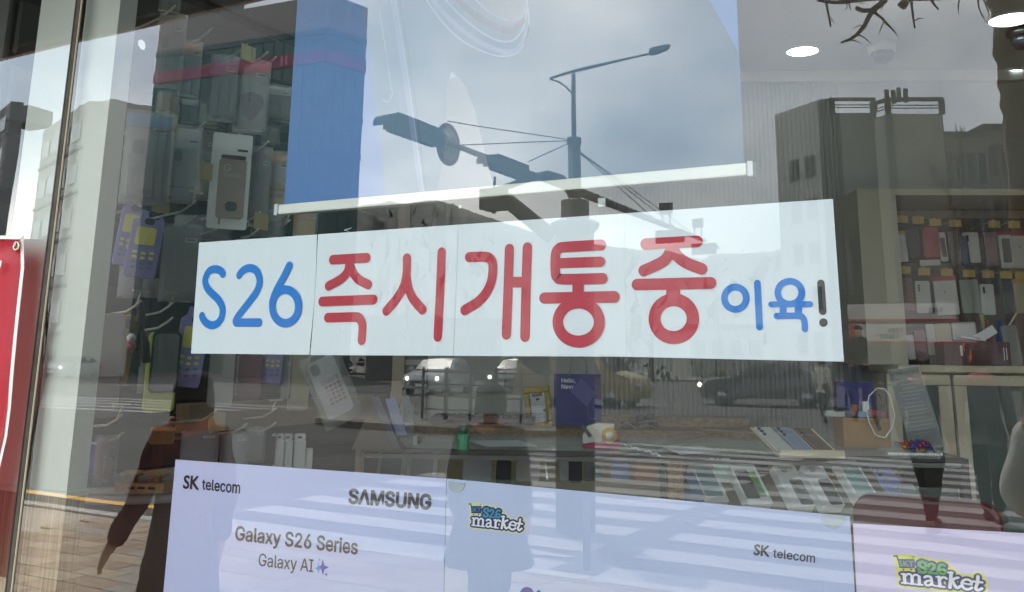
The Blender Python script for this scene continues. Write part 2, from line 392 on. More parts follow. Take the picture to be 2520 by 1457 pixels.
# ---- window: panes, silicone seam, column
def glass_mat():
    mt = bpy.data.materials.new('window_glass'); mt.use_nodes = True; t = mt.node_tree; t.nodes.clear()
    nn = t.nodes.new; lk = t.links.new
    o = nn('ShaderNodeOutputMaterial'); tr = nn('ShaderNodeBsdfTransparent'); tr.inputs[0].default_value = (.90, .945, .95, 1)
    gl = nn('ShaderNodeBsdfGlossy'); gl.inputs['Roughness'].default_value = 0.0; gl.inputs['Color'].default_value = (.97, 1, 1, 1)
    fr = nn('ShaderNodeFresnel'); fr.inputs[0].default_value = 1.455
    # both faces of the sheet reflect: 2F / (1 + F)
    a = nn('ShaderNodeMath'); a.operation = 'MULTIPLY'; lk(fr.outputs[0], a.inputs[0]); a.inputs[1].default_value = 2.
    b = nn('ShaderNodeMath'); b.operation = 'ADD'; lk(fr.outputs[0], b.inputs[0]); b.inputs[1].default_value = 1.
    d = nn('ShaderNodeMath'); d.operation = 'DIVIDE'; lk(a.outputs[0], d.inputs[0]); lk(b.outputs[0], d.inputs[1])
    # the sheet is not dead flat: very slow waves bend the reflections a little
    tc = nn('ShaderNodeTexCoord'); nz = nn('ShaderNodeTexNoise'); nz.inputs['Scale'].default_value = 2.2; nz.inputs['Detail'].default_value = 1
    lk(tc.outputs['Object'], nz.inputs['Vector']); bp = nn('ShaderNodeBump'); bp.inputs['Strength'].default_value = .010; bp.inputs['Distance'].default_value = .05
    lk(nz.outputs[0], bp.inputs['Height']); lk(bp.outputs[0], gl.inputs['Normal'])
    m1 = nn('ShaderNodeMixShader'); lk(d.outputs[0], m1.inputs[0]); lk(tr.outputs[0], m1.inputs[1]); lk(gl.outputs[0], m1.inputs[2])
    # dust: fine specks, vertical run marks and a thin film
    df = nn('ShaderNodeBsdfDiffuse'); df.inputs[0].default_value = (.55, .54, .5, 1)
    v1 = nn('ShaderNodeTexVoronoi'); v1.inputs['Scale'].default_value = 95; lk(tc.outputs['Object'], v1.inputs['Vector'])
    c1 = nn('ShaderNodeMath'); c1.operation = 'LESS_THAN'; lk(v1.outputs['Distance'], c1.inputs[0]); c1.inputs[1].default_value = .065
    nz2 = nn('ShaderNodeTexNoise'); nz2.inputs['Scale'].default_value = 5; nz2.inputs['Detail'].default_value = 5; lk(tc.outputs['Object'], nz2.inputs['Vector'])
    c2 = nn('ShaderNodeMath'); c2.operation = 'GREATER_THAN'; lk(nz2.outputs[0], c2.inputs[0]); c2.inputs[1].default_value = .56
    c3 = nn('ShaderNodeMath'); c3.operation = 'MULTIPLY'; lk(c1.outputs[0], c3.inputs[0]); lk(c2.outputs[0], c3.inputs[1])
    mp = nn('ShaderNodeMapping'); mp.inputs['Scale'].default_value = (130, 1, 7); lk(tc.outputs['Object'], mp.inputs[0])
    nz3 = nn('ShaderNodeTexNoise'); nz3.inputs['Scale'].default_value = 1; nz3.inputs['Detail'].default_value = 2; lk(mp.outputs[0], nz3.inputs['Vector'])
    r3 = nn('ShaderNodeMapRange'); r3.inputs[1].default_value = .6; r3.inputs[2].default_value = .8; r3.inputs[3].default_value = 0; r3.inputs[4].default_value = .03; lk(nz3.outputs[0], r3.inputs[0])
    r4 = nn('ShaderNodeMath'); r4.operation = 'MULTIPLY_ADD'; lk(c3.outputs[0], r4.inputs[0]); r4.inputs[1].default_value = .3; lk(r3.outputs[0], r4.inputs[2])
    nz5 = nn('ShaderNodeTexNoise'); nz5.inputs['Scale'].default_value = 1.3; nz5.inputs['Detail'].default_value = 7; nz5.inputs['Roughness'].default_value = .65; nz5.inputs['Distortion'].default_value = 1.2; lk(tc.outputs['Object'], nz5.inputs['Vector'])
    r6 = nn('ShaderNodeMapRange'); r6.inputs[1].default_value = .45; r6.inputs[2].default_value = .75; r6.inputs[3].default_value = .002; r6.inputs[4].default_value = .018; lk(nz5.outputs[0], r6.inputs[0])
    r5 = nn('ShaderNodeMath'); r5.operation = 'ADD'; lk(r4.outputs[0], r5.inputs[0]); lk(r6.outputs[0], r5.inputs[1])
    m2 = nn('ShaderNodeMixShader'); lk(r5.outputs[0], m2.inputs[0]); lk(m1.outputs[0], m2.inputs[1]); lk(df.outputs[0], m2.inputs[2])
    lk(m2.outputs[0], o.inputs[0]); return mt
gm = glass_mat()
ge = bpy.data.materials.new('glass_back_face'); ge.use_nodes = True; ge.node_tree.nodes.clear()
_o = ge.node_tree.nodes.new('ShaderNodeOutputMaterial'); _t = ge.node_tree.nodes.new('ShaderNodeBsdfTransparent'); _t.inputs[0].default_value = (.985, 1, .99, 1); ge.node_tree.links.new(_t.outputs[0], _o.inputs[0])
win = thing('shop_window', 'large plate glass shop window mirroring the street, two panes joined by a dark seam', 'window', (0, 0, .44))
def pane(x0, x1):
    mb = MB(); mb.box(((x0+x1)/2, .005, 1.67), (x1-x0, .01, 2.46)); o = mb.build('glass_pane', gm, win); o.data.materials.append(ge)
    for p in o.data.polygons:
        if p.normal.y > -.5: p.material_index = 1
pane(GX0, SEAM-.006); pane(SEAM+.006, GX1)
MB().box((SEAM, .0055, 1.67), (.0118, .016, 2.46)).build('silicone_seam', mat('seam_silicone', S(62, 63, 58), .75, var=.25, nscale=30, spec=.15), win)
MB().box((SEAM-.0085, -.002, 1.67), (.0035, .003, 2.46)).build('seam_edge', mat('seam_edge', S(30, 30, 28), .4), win)
MB().box((SEAM+.009, -.0012, 1.67), (.003, .0024, 2.46)).build('seam_bead', mat('seam_bead', S(142, 138, 120), .7, spec=.2), win)
# white boxed column just behind the glass, wood-look base
cf = .03
xr = sum(onY(x, y, cf).x for x, y in ((303, 0), (245, 507), (153, 1209)))/3
CD = sum(onX(x, y, xr).y for x, y in ((350, 0), (290, 507), (197, 1207)))/3-cf     # depth of the column's side
xl = (onY(105, 0, cf).x+onY(30, 545, cf).x)/2
zb = onY(153, 1209, cf).z
colm = thing('column', 'white panelled column with wood-look base behind the window seam', 'column', ((xl+xr)/2, .08, FL))
cw = mat('column_white', S(212, 214, 204), .35, var=.02, nscale=5)
MB().box(((xl+xr)/2, cf+CD/2, (zb+CE)/2), (xr-xl, CD, CE-zb)).build('white_panel', cw, colm)
MB().box(((xl+xr)/2+.0012, cf+CD/2, zb-.006), (xr-xl+.0044, CD+.005, .012)).build('trim_strip', mat('column_trim', S(205, 208, 200), .3), colm)
def wood_mat(name, c1, c2, sc=(60, 60, 1.2)):
    mt = bpy.data.materials.new(name); mt.use_nodes = True; t = mt.node_tree; b = t.nodes['Principled BSDF']
    tc = t.nodes.new('ShaderNodeTexCoord'); mp = t.nodes.new('ShaderNodeMapping'); mp.inputs['Scale'].default_value = sc
    n = t.nodes.new('ShaderNodeTexNoise'); n.inputs['Scale'].default_value = 3; n.inputs['Detail'].default_value = 6; n.inputs['Roughness'].default_value = .7
    r = t.nodes.new('ShaderNodeValToRGB'); r.color_ramp.elements[0].color = (*c1, 1); r.color_ramp.elements[1].color = (*c2, 1)
    r.color_ramp.elements[0].position = .35; r.color_ramp.elements[1].position = .65
    t.links.new(tc.outputs['Object'], mp.inputs[0]); t.links.new(mp.outputs[0], n.inputs['Vector']); t.links.new(n.outputs[0], r.inputs[0]); t.links.new(r.outputs[0], b.inputs['Base Color'])
    b.inputs['Roughness'].default_value = .45; return mt
MB().box(((xl+xr)/2, cf+CD/2, (FL+zb-.012)/2), (xr-xl-.002, CD-.002, zb-.012-FL)).build('wood_base', wood_mat('column_wood', S(104, 88, 68), S(172, 154, 128)), colm)
# ================================================================ PAPERS ON THE GLASS
def grad_mat(name, c1, c2, axis=(1, 0, 0), lo=0., hi=1., rough=.55, mottled=.04):
    """print whose colour runs from c1 to c2 along an axis of the object"""
    mt = bpy.data.materials.new(name); mt.use_nodes = True; t = mt.node_tree; b = t.nodes['Principled BSDF']; b.inputs['Roughness'].default_value = rough
    tc = t.nodes.new('ShaderNodeTexCoord'); d = t.nodes.new('ShaderNodeVectorMath'); d.operation = 'DOT_PRODUCT'; d.inputs[1].default_value = axis
    t.links.new(tc.outputs['Object'], d.inputs[0])
    n = t.nodes.new('ShaderNodeTexNoise'); n.inputs['Scale'].default_value = 3; t.links.new(tc.outputs['Object'], n.inputs['Vector'])
    a = t.nodes.new('ShaderNodeMath'); a.operation = 'MULTIPLY_ADD'; t.links.new(n.outputs[0], a.inputs[0]); a.inputs[1].default_value = mottled*(hi-lo)*6; t.links.new(d.outputs['Value'], a.inputs[2])
    mr = t.nodes.new('ShaderNodeMapRange'); mr.inputs[1].default_value = lo; mr.inputs[2].default_value = hi; t.links.new(a.outputs[0], mr.inputs[0])
    r = t.nodes.new('ShaderNodeValToRGB'); r.color_ramp.elements[0].color = (*c1, 1); r.color_ramp.elements[1].color = (*c2, 1)
    t.links.new(mr.outputs[0], r.inputs[0]); t.links.new(r.outputs[0], b.inputs['Base Color']); return mt
def sheet(name, mt, TL, TR, BR, BL, y, parent, bulge=None, nx=14, nz=8, th=.0004):
    mb = MB(); P = [onY(*p, y) for p in (TL, TR, BR, BL)]
    vs = []
    for s in (0, 1):
        for j in range(nz+1):
            for i in range(nx+1):
                u, v = i/nx, j/nz
                p = (P[0]*(1-u)+P[1]*u)*(1-v)+(P[3]*(1-u)+P[2]*u)*v
                p = p.copy(); p.y += (bulge(u, v) if bulge else 0) + s*th
                vs.append(p)
    W_ = nx+1; K = W_*(nz+1); fs = []
    for j in range(nz):
        for i in range(nx):
            a = j*W_+i; fs += [(a, a+1, a+W_+1, a+W_), (K+a, K+a+W_, K+a+W_+1, K+a+1)]
    # the rim gets its own vertices so that it does not bend the shading of the sheet
    base = len(vs); vs += [v.copy() for v in vs]
    bd = [i for i in range(nx+1)]+[j*W_+nx for j in range(1, nz+1)]+[nz*W_+i for i in range(nx-1, -1, -1)]+[j*W_ for j in range(nz-1, 0, -1)]
    fs += [(base+bd[i], base+K+bd[i], base+K+bd[(i+1) % len(bd)], base+bd[(i+1) % len(bd)]) for i in range(len(bd))]
    mb.add(vs, fs, True)
    o = mb.build(name, mt, parent, org=(P[0]+P[2])/2); return o
_lay = [0]
def prn(mb, P, w, reg, y, cap=True, closed=False, sm=True, k=1.):
    """one printed stroke, drawn along points read off the photo, lying on the plane at depth y; w in metres"""
    P2 = [q(reg, *p) for p in P]
    pl = [onY(*p, y) for p in P2]; P3 = [(p.x, p.z) for p in pl]
    if sm and len(P3) > 2 and not closed: P3 = smooth_path(P3)
    vs, fs = stroke2(P3, w, cap, closed); _lay[0] += 1; e = (_lay[0] % 25)*1.0e-5
    mb.add([(v.x, y-e, v.y) for v in vs], fs)
def ell(cx, cy, rx, ry, n=40): return [(cx+rx*math.cos(2*math.pi*k/n), cy+ry*math.sin(2*math.pi*k/n)) for k in range(n)]
def text_px(mb, body, quad, reg, y, bold=0., shear=0., plain=False):
    V, Fc, _ = glyphs(body, bold, shear, 1., plain); Q = [q(reg, *p) for p in quad] if reg else quad
    vs = []
    for u, v, e in V:
        v = 1-v; x = [(Q[0][i]*(1-u)+Q[1][i]*u)*(1-v)+(Q[3][i]*(1-u)+Q[2][i]*u)*v for i in (0, 1)]
        vs.append(onY(x[0], x[1], y-e))
    mb.add(vs, Fc)
def poly_px(mb, P, reg, y):
    mb.add([onY(*(q(reg, *p) if reg else p), y) for p in P], [tuple(range(len(P)))])

paper = mat('white_paper', (.79, .85, .90), .6, var=.02, nscale=7, bump=.05)
blue_i = mat('blue_ink', S(24, 124, 214), .5, var=.02); red_i = mat('red_ink', S(190, 40, 62), .5, var=.03); black_i = mat('black_ink', S(8, 8, 8), .5, var=0)
YP, YI = .0130, .0117
def sht(lab, TL, TR, BR, BL, bulge=None):
    c = (onY(*TL, YP)+onY(*BR, YP))/2
    t = thing('paper_sheet', lab, 'sign', c, 'four sheets of the sale sign taped in a row'); sheet('paper', paper, TL, TR, BR, BL, YP, t, bulge); return t
s1 = sht('first white sheet of the sign, printed with blue S26', (490, 597), (780, 577.2), (761, 873), (470, 870), lambda u, v: .004*u**4*math.sin(math.pi*min(1, v*1.05)))
s2 = sht('second white sheet of the sign, with the first two red Korean syllables', (782.5, 576.8), (1128.2, 552.8), (1115.5, 875.6), (763.5, 873.8), lambda u, v: .002*(1-u)**5*math.sin(math.pi*v))
s3 = sht('third white sheet of the sign, with red syllables of two upright bars and a ring', (1128.8, 552.8), (1534.3, 525.2), (1541.2, 877.8), (1116.2, 875.6), lambda u, v: .0015*u**6)
s4 = sht('last white sheet of the sign, ending in small blue syllables and a black exclamation mark', (1535.6, 525.1), (2049.5, 489.5), (2077, 890), (1542.6, 878))
W0 = .0152
b1 = MB()
prn(b1, [(1576, 602), (1560, 580), (1523, 567), (1485, 577), (1459, 612), (1450, 655), (1466, 703), (1500, 742), (1540, 780), (1567, 825), (1573, 872), (1560, 922), (1530, 955), (1492, 964), (1455, 945), (1433, 915), (1427, 898)], W0, 'D', YI)
prn(b1, [(1691, 610), (1712, 582), (1748, 562), (1785, 563), (1816, 586), (1834, 635), (1830, 684), (1808, 735), (1768, 790), (1718, 855), (1682, 902), (1666, 930), (1668, 944)], W0, 'D', YI)
prn(b1, [(1672, 946), (1831, 945)], W0*1.02, 'D', YI)
prn(b1, [(2044, 542), (2006, 620), (1962, 700), (1938, 755), (1924, 800)], W0, 'D', YI)
prn(b1, ell(2016, 831, 92, 119), W0, 'D', YI, closed=True)
b1.build('lettering', blue_i, s1)
b2 = MB(); Wr = .0166
prn(b2, [(167, 501), (407, 488)], Wr*1.04, 'E', YI); prn(b2, [(284, 520), (270, 585), (225, 637), (137, 686)], Wr, 'E', YI); prn(b2, [(280, 520), (310, 592), (352, 642), (418, 677)], Wr, 'E', YI)
prn(b2, [(92, 796), (455, 783)], Wr*1.02, 'E', YI); prn(b2, [(132, 911), (320, 907), (356, 917), (374, 950), (377, 985), (371, 1070)], Wr, 'E', YI)
prn(b2, [(691, 490), (688, 600), (668, 690), (622, 772), (546, 863)], Wr, 'E', YI); prn(b2, [(688, 610), (702, 700), (736, 778), (801, 854)], Wr, 'E', YI)
prn(b2, [(937, 448), (926, 720), (909, 1045)], Wr*.98, 'E', YI)
b2.build('lettering', red_i, s2)
b3 = MB()
prn(b3, [(1132, 483), (1240, 480), (1283, 498), (1299, 545), (1292, 640), (1255, 730), (1190, 802), (1100, 857)], Wr*1.0, 'E', YI)
prn(b3, [(1416, 425), (1407, 700), (1395, 1028)], Wr, 'E', YI); prn(b3, [(1543, 415), (1534, 700), (1526, 1044)], Wr, 'E', YI); prn(b3, [(1418, 660), (1536, 659)], Wr, 'E', YI, cap=False)
prn(b3, [(2064, 396), (1815, 411), (1763, 424), (1742, 470), (1741, 585), (1754, 624), (1800, 639), (2076, 634)], Wr*.98, 'E', YI)
prn(b3, [(1745, 526), (2060, 515)], Wr*.93, 'E', YI); prn(b3, [(1902, 645), (1902, 770)], Wr*1.15, 'E', YI, cap=False); prn(b3, [(1662, 772), (2157, 763)], Wr*1.02, 'E', YI)
prn(b3, ell(1905, 942, 147, 138), Wr*1.06, 'E', YI, closed=True)
b3.build('lettering', red_i, s3)
b4 = MB(); Wq = .0167
prn(b4, [(292, 439), (728, 416)], Wq, 'M', YI); prn(b4, [(510, 468), (478, 545), (420, 598), (275, 665)], Wq, 'M', YI); prn(b4, [(512, 462), (560, 540), (640, 600), (767, 650)], Wq, 'M', YI)
prn(b4, [(218, 783), (844, 769)], Wq*1.0, 'M', YI); prn(b4, [(525, 790), (525, 920)], Wq*1.26, 'M', YI, cap=False); prn(b4, ell(530, 1073, 163, 161), Wq*1.09, 'M', YI, closed=True)
b4.build('lettering', red_i, s4)
b5 = MB(); Wb = .0093
prn(b5, ell(387, 773, 77, 79), Wb, 'F', YI, closed=True); prn(b5, [(543, 667), (550, 820), (558, 977)], Wb, 'F', YI)
prn(b5, ell(772, 734, 85, 81), Wb*.95, 'F', YI, closed=True); prn(b5, [(640, 817), (915, 815)], Wb*.85, 'F', YI); prn(b5, [(725, 830), (725, 890)], Wb, 'F', YI, cap=False); prn(b5, [(832, 830), (832, 890)], Wb*1.05, 'F', YI, cap=False)
prn(b5, [(679, 899), (830, 898), (866, 914), (877, 950), (879, 992)], Wb*.9, 'F', YI)
b5.build('small_lettering', blue_i, s4)
b6 = MB(); prn(b6, [(992, 668), (1005, 865)], .0098, 'F', YI); b6.add([onY(*q('F', *p), YI) for p in ell(1010, 945, 30, 30, 24)], [tuple(range(24))])
b6.build('exclamation_mark', black_i, s4)

# ---- three lavender posters along the bottom
pa = thing('poster', 'lavender poster at lower left with two phone network names and a series title', 'poster', onY(760, 1300, YP), 'posters along the bottom of the window')
pb = thing('poster', 'pale blue middle poster with a small trolley logo near its top left', 'poster', onY(1600, 1350, YP), 'posters along the bottom of the window')
pc = thing('poster', 'pinkish poster in the bottom right corner with a green and yellow trolley logo', 'poster', onY(2350, 1400, YP), 'posters along the bottom of the window')
def ext(a, b, t): return (a[0]+(b[0]-a[0])*t, a[1]+(b[1]-a[1])*t)
A_ = ((432, 1131), (1098, 1177.6), ext((1098, 1177.6), (1092, 1457), 2.6), ext((432, 1131), (402, 1457), 2.6))
B_ = ((1099.5, 1177.8), (2091.5, 1270.5), ext((2091.5, 1270.5), (2103.5, 1457), 3.6), ext((1099.5, 1177.8), (1093, 1457), 2.6))
C_ = ((2099, 1288), (2760, 1326), (2800, 1960), ext((2099, 1288), (2108, 1457), 3.6))
sheet('paper', grad_mat('poster_lavender', S(206, 202, 240), S(168, 186, 226), (.5, 0, -1), -.35, .5), *A_, YP, pa)
sheet('paper', grad_mat('poster_blue', S(190, 200, 232), S(178, 188, 226), (1, 0, -.6), -.4, .6), *B_, YP, pb)
sheet('paper', grad_mat('poster_pink', S(222, 206, 236), S(196, 190, 226), (1, 0, -.6), -.3, .4), *C_, YP, pc)
YQ = .0122
ink = mat('dark_print', S(8, 8, 8), .5, var=0)
t1 = MB(); text_px(t1, 'SK', ((1302, 629), (1412, 636), (1406, 738), (1291, 727)), 'G', YQ, .028, plain=True); t1.build('lettering', ink, pa)
t1 = MB(); text_px(t1, 'telecom', ((1430, 657), (1700, 678), (1695, 764), (1427, 733)), 'G', YQ, .013); t1.build('lettering', ink, pa)
t1 = MB(); text_px(t1, 'S\u039bMSUNG', ((282, 721), (869, 764), (862, 880), (274, 834)), 'H', YQ, .036); t1.build('lettering', mat('dark_print_two', S(12, 11, 10), .5, var=.1), pa)
t1 = MB(); text_px(t1, 'Galaxy S26 Series', ((1667, 985), (2532, 1084), (2526, 1222), (1657, 1118)), 'G', YQ, .02); t1.build('lettering', ink, pa)
t1 = MB(); text_px(t1, 'Galaxy AI', ((1832, 1182), (2216, 1226), (2212, 1343), (1824, 1296)), 'G', YQ, .006); t1.build('lettering', ink, pa)
def star(cx, cy, rx, ry): return [(cx+rx*a*abs(a), cy+ry*b*abs(b)) if k % 2 == 0 else (cx+rx*.36*a, cy+ry*.36*b) for k in range(8) for a, b in [(math.cos(k*math.pi/4), math.sin(k*math.pi/4))]]
t1 = MB(); poly_px(t1, star(2282, 1283, 44, 58), 'G', YQ); poly_px(t1, star(2306, 1333, 13, 17), 'G', YQ); t1.build('star_mark', mat('star_purple', S(70, 74, 165), .5, var=.1), pa)
t1 = MB(); poly_px(t1, star(2250, 1290, 24, 42), 'G', YQ-.0002); poly_px(t1, star(2257, 1228, 11, 15), 'G', YQ); t1.build('star_mark', mat('star_blue', S(80, 150, 220), .5, var=.1), pa)
t1 = MB(); text_px(t1, 'SK', ((522, 1117), (634, 1129), (629, 1211), (513, 1196)), 'I', YQ, .028, plain=True); text_px(t1, 'telecom', ((655, 1150), (954, 1186), (949, 1253), (652, 1213)), 'I', YQ, .014); t1.build('lettering', ink, pb)
t1 = MB(); prn(t1, ell(1541, 1485, 34, 40), .009, 'H', YQ, closed=True); prn(t1, [(1624, 1462), (1624, 1560)], .007, 'H', YQ); t1.build('lettering', mat('navy_print', S(40, 44, 140), .5, var=0), pb)
LOGO_S = [([(676, 422), (664, 383), (628, 366), (592, 384), (588, 420), (620, 452), (656, 482), (662, 522), (630, 542), (590, 532), (576, 500)], 46), ([(688, 368), (684, 432)], 16), ([(570, 484), (565, 548)], 16),
          ([(714, 430), (726, 402), (760, 395), (786, 420), (776, 462), (738, 512), (706, 546)], 40), ([(702, 549), (814, 557)], 34), ([(812, 512), (814, 560)], 18),
          ([(924, 424), (890, 405), (856, 430), (840, 490), (850, 540), (880, 562), (914, 550), (924, 515), (905, 487), (862, 496)], 38)]
LOGO_M = [([(368, 575), (365, 725)], 42), ([(335, 572), (376, 575)], 26), ([(328, 722), (405, 728)], 28), ([(470, 606), (462, 735)], 42), ([(430, 735), (500, 742)], 28), ([(566, 612), (556, 745)], 42), ([(525, 745), (598, 752)], 28),
          ([(370, 622), (408, 577), (448, 576), (470, 612)], 34), ([(474, 622), (508, 586), (548, 590), (567, 622)], 34),
          ([(640, 622), (668, 605), (704, 609), (726, 640), (724, 748)], 38), ([(720, 677), (670, 682), (636, 715), (650, 755), (690, 756), (722, 726)], 34), ([(726, 748), (764, 766)], 30),
          ([(830, 612), (830, 772)], 44), ([(796, 612), (840, 616)], 28), ([(792, 768), (886, 782)], 30), ([(836, 668), (866, 626), (904, 620), (928, 640)], 38),
          ([(1000, 542), (982, 660), (960, 788)], 48), ([(962, 540), (1018, 541)], 30), ([(984, 702), (1030, 642), (1086, 620)], 40), ([(1008, 690), (1048, 790), (1098, 768)], 44),
          ([(1128, 712), (1250, 736)], 32), ([(1252, 734), (1255, 682), (1205, 650), (1150, 670), (1124, 732), (1150, 800), (1205, 815), (1254, 786)], 40),
          ([(1354, 597), (1336, 700), (1306, 790), (1330, 830), (1384, 796)], 46), ([(1282, 680), (1400, 696)], 36)]
CART = [([(262, 277), (298, 270)], 24), ([(300, 268), (312, 330)], 24)]
def logo(parent, mapf, c_s, navy, yel, y):
    def lay(strokes, grow, dy, mt, name, extra=()):
        mb = MB()
        for i, (P, w_) in enumerate(strokes):
            PP = smooth_path(P) if len(P) > 2 else P
            vs, fs = stroke2(PP, w_+grow); e = dy+(i % 30)*8e-6
            mb.add([(lambda p: Vector((p.x, p.y-e, p.z)))(mapf(v.x, v.y, y)) for v in vs], fs)
        for j, P in enumerate(extra):
            mb.add([(lambda p: Vector((p.x, p.y-dy-(j+31)*8e-6, p.z)))(mapf(a, b, y)) for a, b in P], [tuple(range(len(P)))])
        return mb.build(name, mt, parent)
    bask = [(302, 318), (534, 316), (527, 475), (316, 471)]
    lay(LOGO_S+LOGO_M, 124, .0001, yel, 'logo_glow', [[(250, 250), (550, 255), (560, 520), (280, 520)]])
    lay(LOGO_S+LOGO_M+CART, 0, .0004, navy, 'logo_cart', [bask, ell(367, 497, 14, 15, 14), ell(470, 497, 14, 15, 14), [(500, 272), (508, 270), (507, 296), (500, 294)], [(520, 268), (532, 264), (525, 292), (517, 290)]])
    lay(LOGO_S+LOGO_M, 68, .00042, navy, 'logo_outline')
    lay(LOGO_M, 0, .0008, mat('logo_white', (.8, .8, .8), .5, var=0), 'logo_word')
    lay(LOGO_S, 0, .0008, c_s, 'logo_number')
    mb = MB(); V, Fc, _ = glyphs('SKT', .006, 0., 1., True); Q = ((320, 345), (517, 352), (511, 448), (322, 441)); vs = []
    for u, v, e in V:
        v = 1-v; x = [(Q[0][i]*(1-u)+Q[1][i]*u)*(1-v)+(Q[3][i]*(1-u)+Q[2][i]*u)*v for i in (0, 1)]
        p = mapf(x[0], x[1], y); p.y -= .0009+e; vs.append(p)
    mb.add(vs, Fc); mb.build('logo_letters', c_s, parent)
YL = .0128
logo(pb, lambda x, y, d: onY(*q('N', x, y), d), mat('logo_teal', S(62, 142, 172), .5, var=0), mat('logo_navy', S(26, 34, 110), .5, var=0), mat('logo_pale_yellow', S(214, 218, 170), .5, var=0), YL)
src = np.array([[255, 265, 1], [330, 730, 1], [1320, 845, 1]], float); dst = np.array([[300, 200], [490, 780], [2060, 945]], float); AF = np.linalg.solve(src, dst)
logo(pc, lambda x, y, d: onY(*q('O', x*AF[0, 0]+y*AF[1, 0]+AF[2, 0], x*AF[0, 1]+y*AF[1, 1]+AF[2, 1]), d), mat('logo_green', S(84, 170, 70), .5, var=0), mat('logo_purple', S(58, 40, 122), .5, var=0), mat('logo_yellow', S(222, 222, 70), .5, var=0), YL)
# round clear tape tabs and leftover tape bits
tape = clear_plastic('clear_tape', (.62, .67, .68), .35, .3)
def tab(cx, cy, rx, ry, reg, lab):
    P = [(cx-rx, cy-ry*.25)]+[(cx+rx*math.cos(a), cy+ry*math.sin(a)) for a in [math.pi-math.pi*k/16 for k in range(17)]]+[(cx+rx, cy-ry*.1)]
    mb = MB(); pts = [onY(*q(reg, *p), .0105) for p in P]; n = len(pts)
    mb.add(pts+[p+Vector((0, .0005, 0)) for p in pts], [tuple(range(n)), tuple(range(2*n-1, n-1, -1))]+[(i, n+i, n+(i+1) % n, (i+1) % n) for i in range(n)])
    tag(mb.build('tape_tab', tape, org=pts[0]), lab, 'tape', 'clear round tape tabs')
tab(1043, 690, 60, 66, 'H', 'clear round tape tab at the top left corner of the middle poster')
tab(1078, 925, 90, 86, 'I', 'clear round tape tab at the top right corner of the middle poster')
def bit(P, reg, lab, mt):
    mb = MB(); pts = [onY(*q(reg, *p), .0105) for p in P]; n = len(pts)
    mb.add(pts+[p+Vector((0, .0006, 0)) for p in pts], [tuple(range(n)), tuple(range(2*n-1, n-1, -1))]+[(i, n+i, n+(i+1) % n, (i+1) % n) for i in range(n)])
    tag(mb.build('tape_scrap', mt, org=pts[0]), lab, 'tape', 'tape scraps left on the glass')
tp = mat('old_tape', S(190, 196, 192), .4)
bit([(1968, 94), (2023, 91), (2022, 153), (1970, 156)], 'V', 'square scrap of tape above the third sheet of the sign', tp)
bit([(945, 147), (966, 145), (968, 167), (947, 169)], 'V', 'tiny white scrap of tape above the second sheet of the sign', tp)
bit([(108, 325), (162, 308), (160, 313), (116, 330), (142, 336), (141, 340), (106, 329)], 'V', 'folded curl of tape above the joint of the first two sheets', tp)

bit([(980, 283), (1003, 280), (1022, 298), (1028, 330), (1018, 355), (995, 345), (974, 315)], 'A', 'lamp reflection painted as a white sticker on the glass at the right edge of the column', mat('glint_white', (.8, .8, .8), .5))  # a lamp's reflection, painted as a flat white patch on the glass
# ---- banner hanging from the ceiling behind the glass
YB = .12
bt = thing('hanging_banner', 'large blue banner printed with the back of a phone, weighted by a white bar', 'banner', onY(1260, 470, YB))
XL = (onY(735, 0, YB).x+onY(697, 505, YB).x)/2; XR = (onY(1812, 0, YB).x+onY(1832, 410, YB).x)/2
ZB = (onY(685, 515, YB).z+onY(1840, 422, YB).z)/2
MB().box(((XL+XR)/2, YB, (ZB+CE)/2), (XR-XL, .001, CE-ZB)).build('fabric', grad_mat('banner_blue', S(100, 138, 188), S(72, 110, 170), (0, 0, -1), -.5, .3), bt)
by1 = onY(1842, 405, YB); by2 = onY(1842, 438, YB); bh = (by1.z-by2.z)*.95
MB().box(((XL+XR)/2, YB, ZB), (XR-XL+.012, .02, bh)).build('bottom_bar', mat('bar_white', S(232, 232, 222), .35, var=.01), bt, bevel=.003)
for sx, xx in ((-1, XL-.012), (1, XR+.012)): MB().box((xx, YB, ZB), (.0095, .023, bh+.004)).build('end_cap', mat('bar_cap', S(205, 208, 206), .3), bt, bevel=.002)
def bz(P, mt, name, d):
    mb = MB(); poly_px(mb, P, None, YB-.0005-d); return mb.build(name, mt, bt)
def clampz(p): return p
body = [q('B', 330, -420), q('B', 378, 0), q('B', 540, 1385), (1832, 412), q('C', 405, 365), q('C', 205, 0), q('C', 50, -320)]
# keep the print inside the cloth: clip the outline by the cloth's edges
bp_ = [onY(*p, YB-.0009) for p in body]; bp_ = [Vector((min(max(p.x, XL+.001), XR-.001), p.y, max(p.z, ZB+bh/2))) for p in bp_]
MB().add(bp_, [tuple(range(len(bp_)))]).build('phone_print', grad_mat('phone_print', S(104, 134, 158), S(64, 86, 106), (1, 0, -.5), -.35, .75), bt)
def bl(P, w_, mt, name, d, sm=True):
    mb = MB(); pl = [onY(*q('B', *p), YB-.0009-d) for p in P]; P3 = [(p.x, p.z) for p in pl]
    if sm and len(P3) > 2: P3 = smooth_path(P3)
    vs, fs = stroke2(P3, w_); mb.add([(v.x, YB-.0009-d, max(v.y, ZB+bh/2)) for v in vs], fs); return mb.build(name, mt, bt)
hl = mat('print_highlight', S(142, 162, 188), .5, var=0); hd = mat('print_shade', S(84, 100, 124), .5, var=0); hm = mat('print_mid', S(122, 142, 172), .5, var=0)
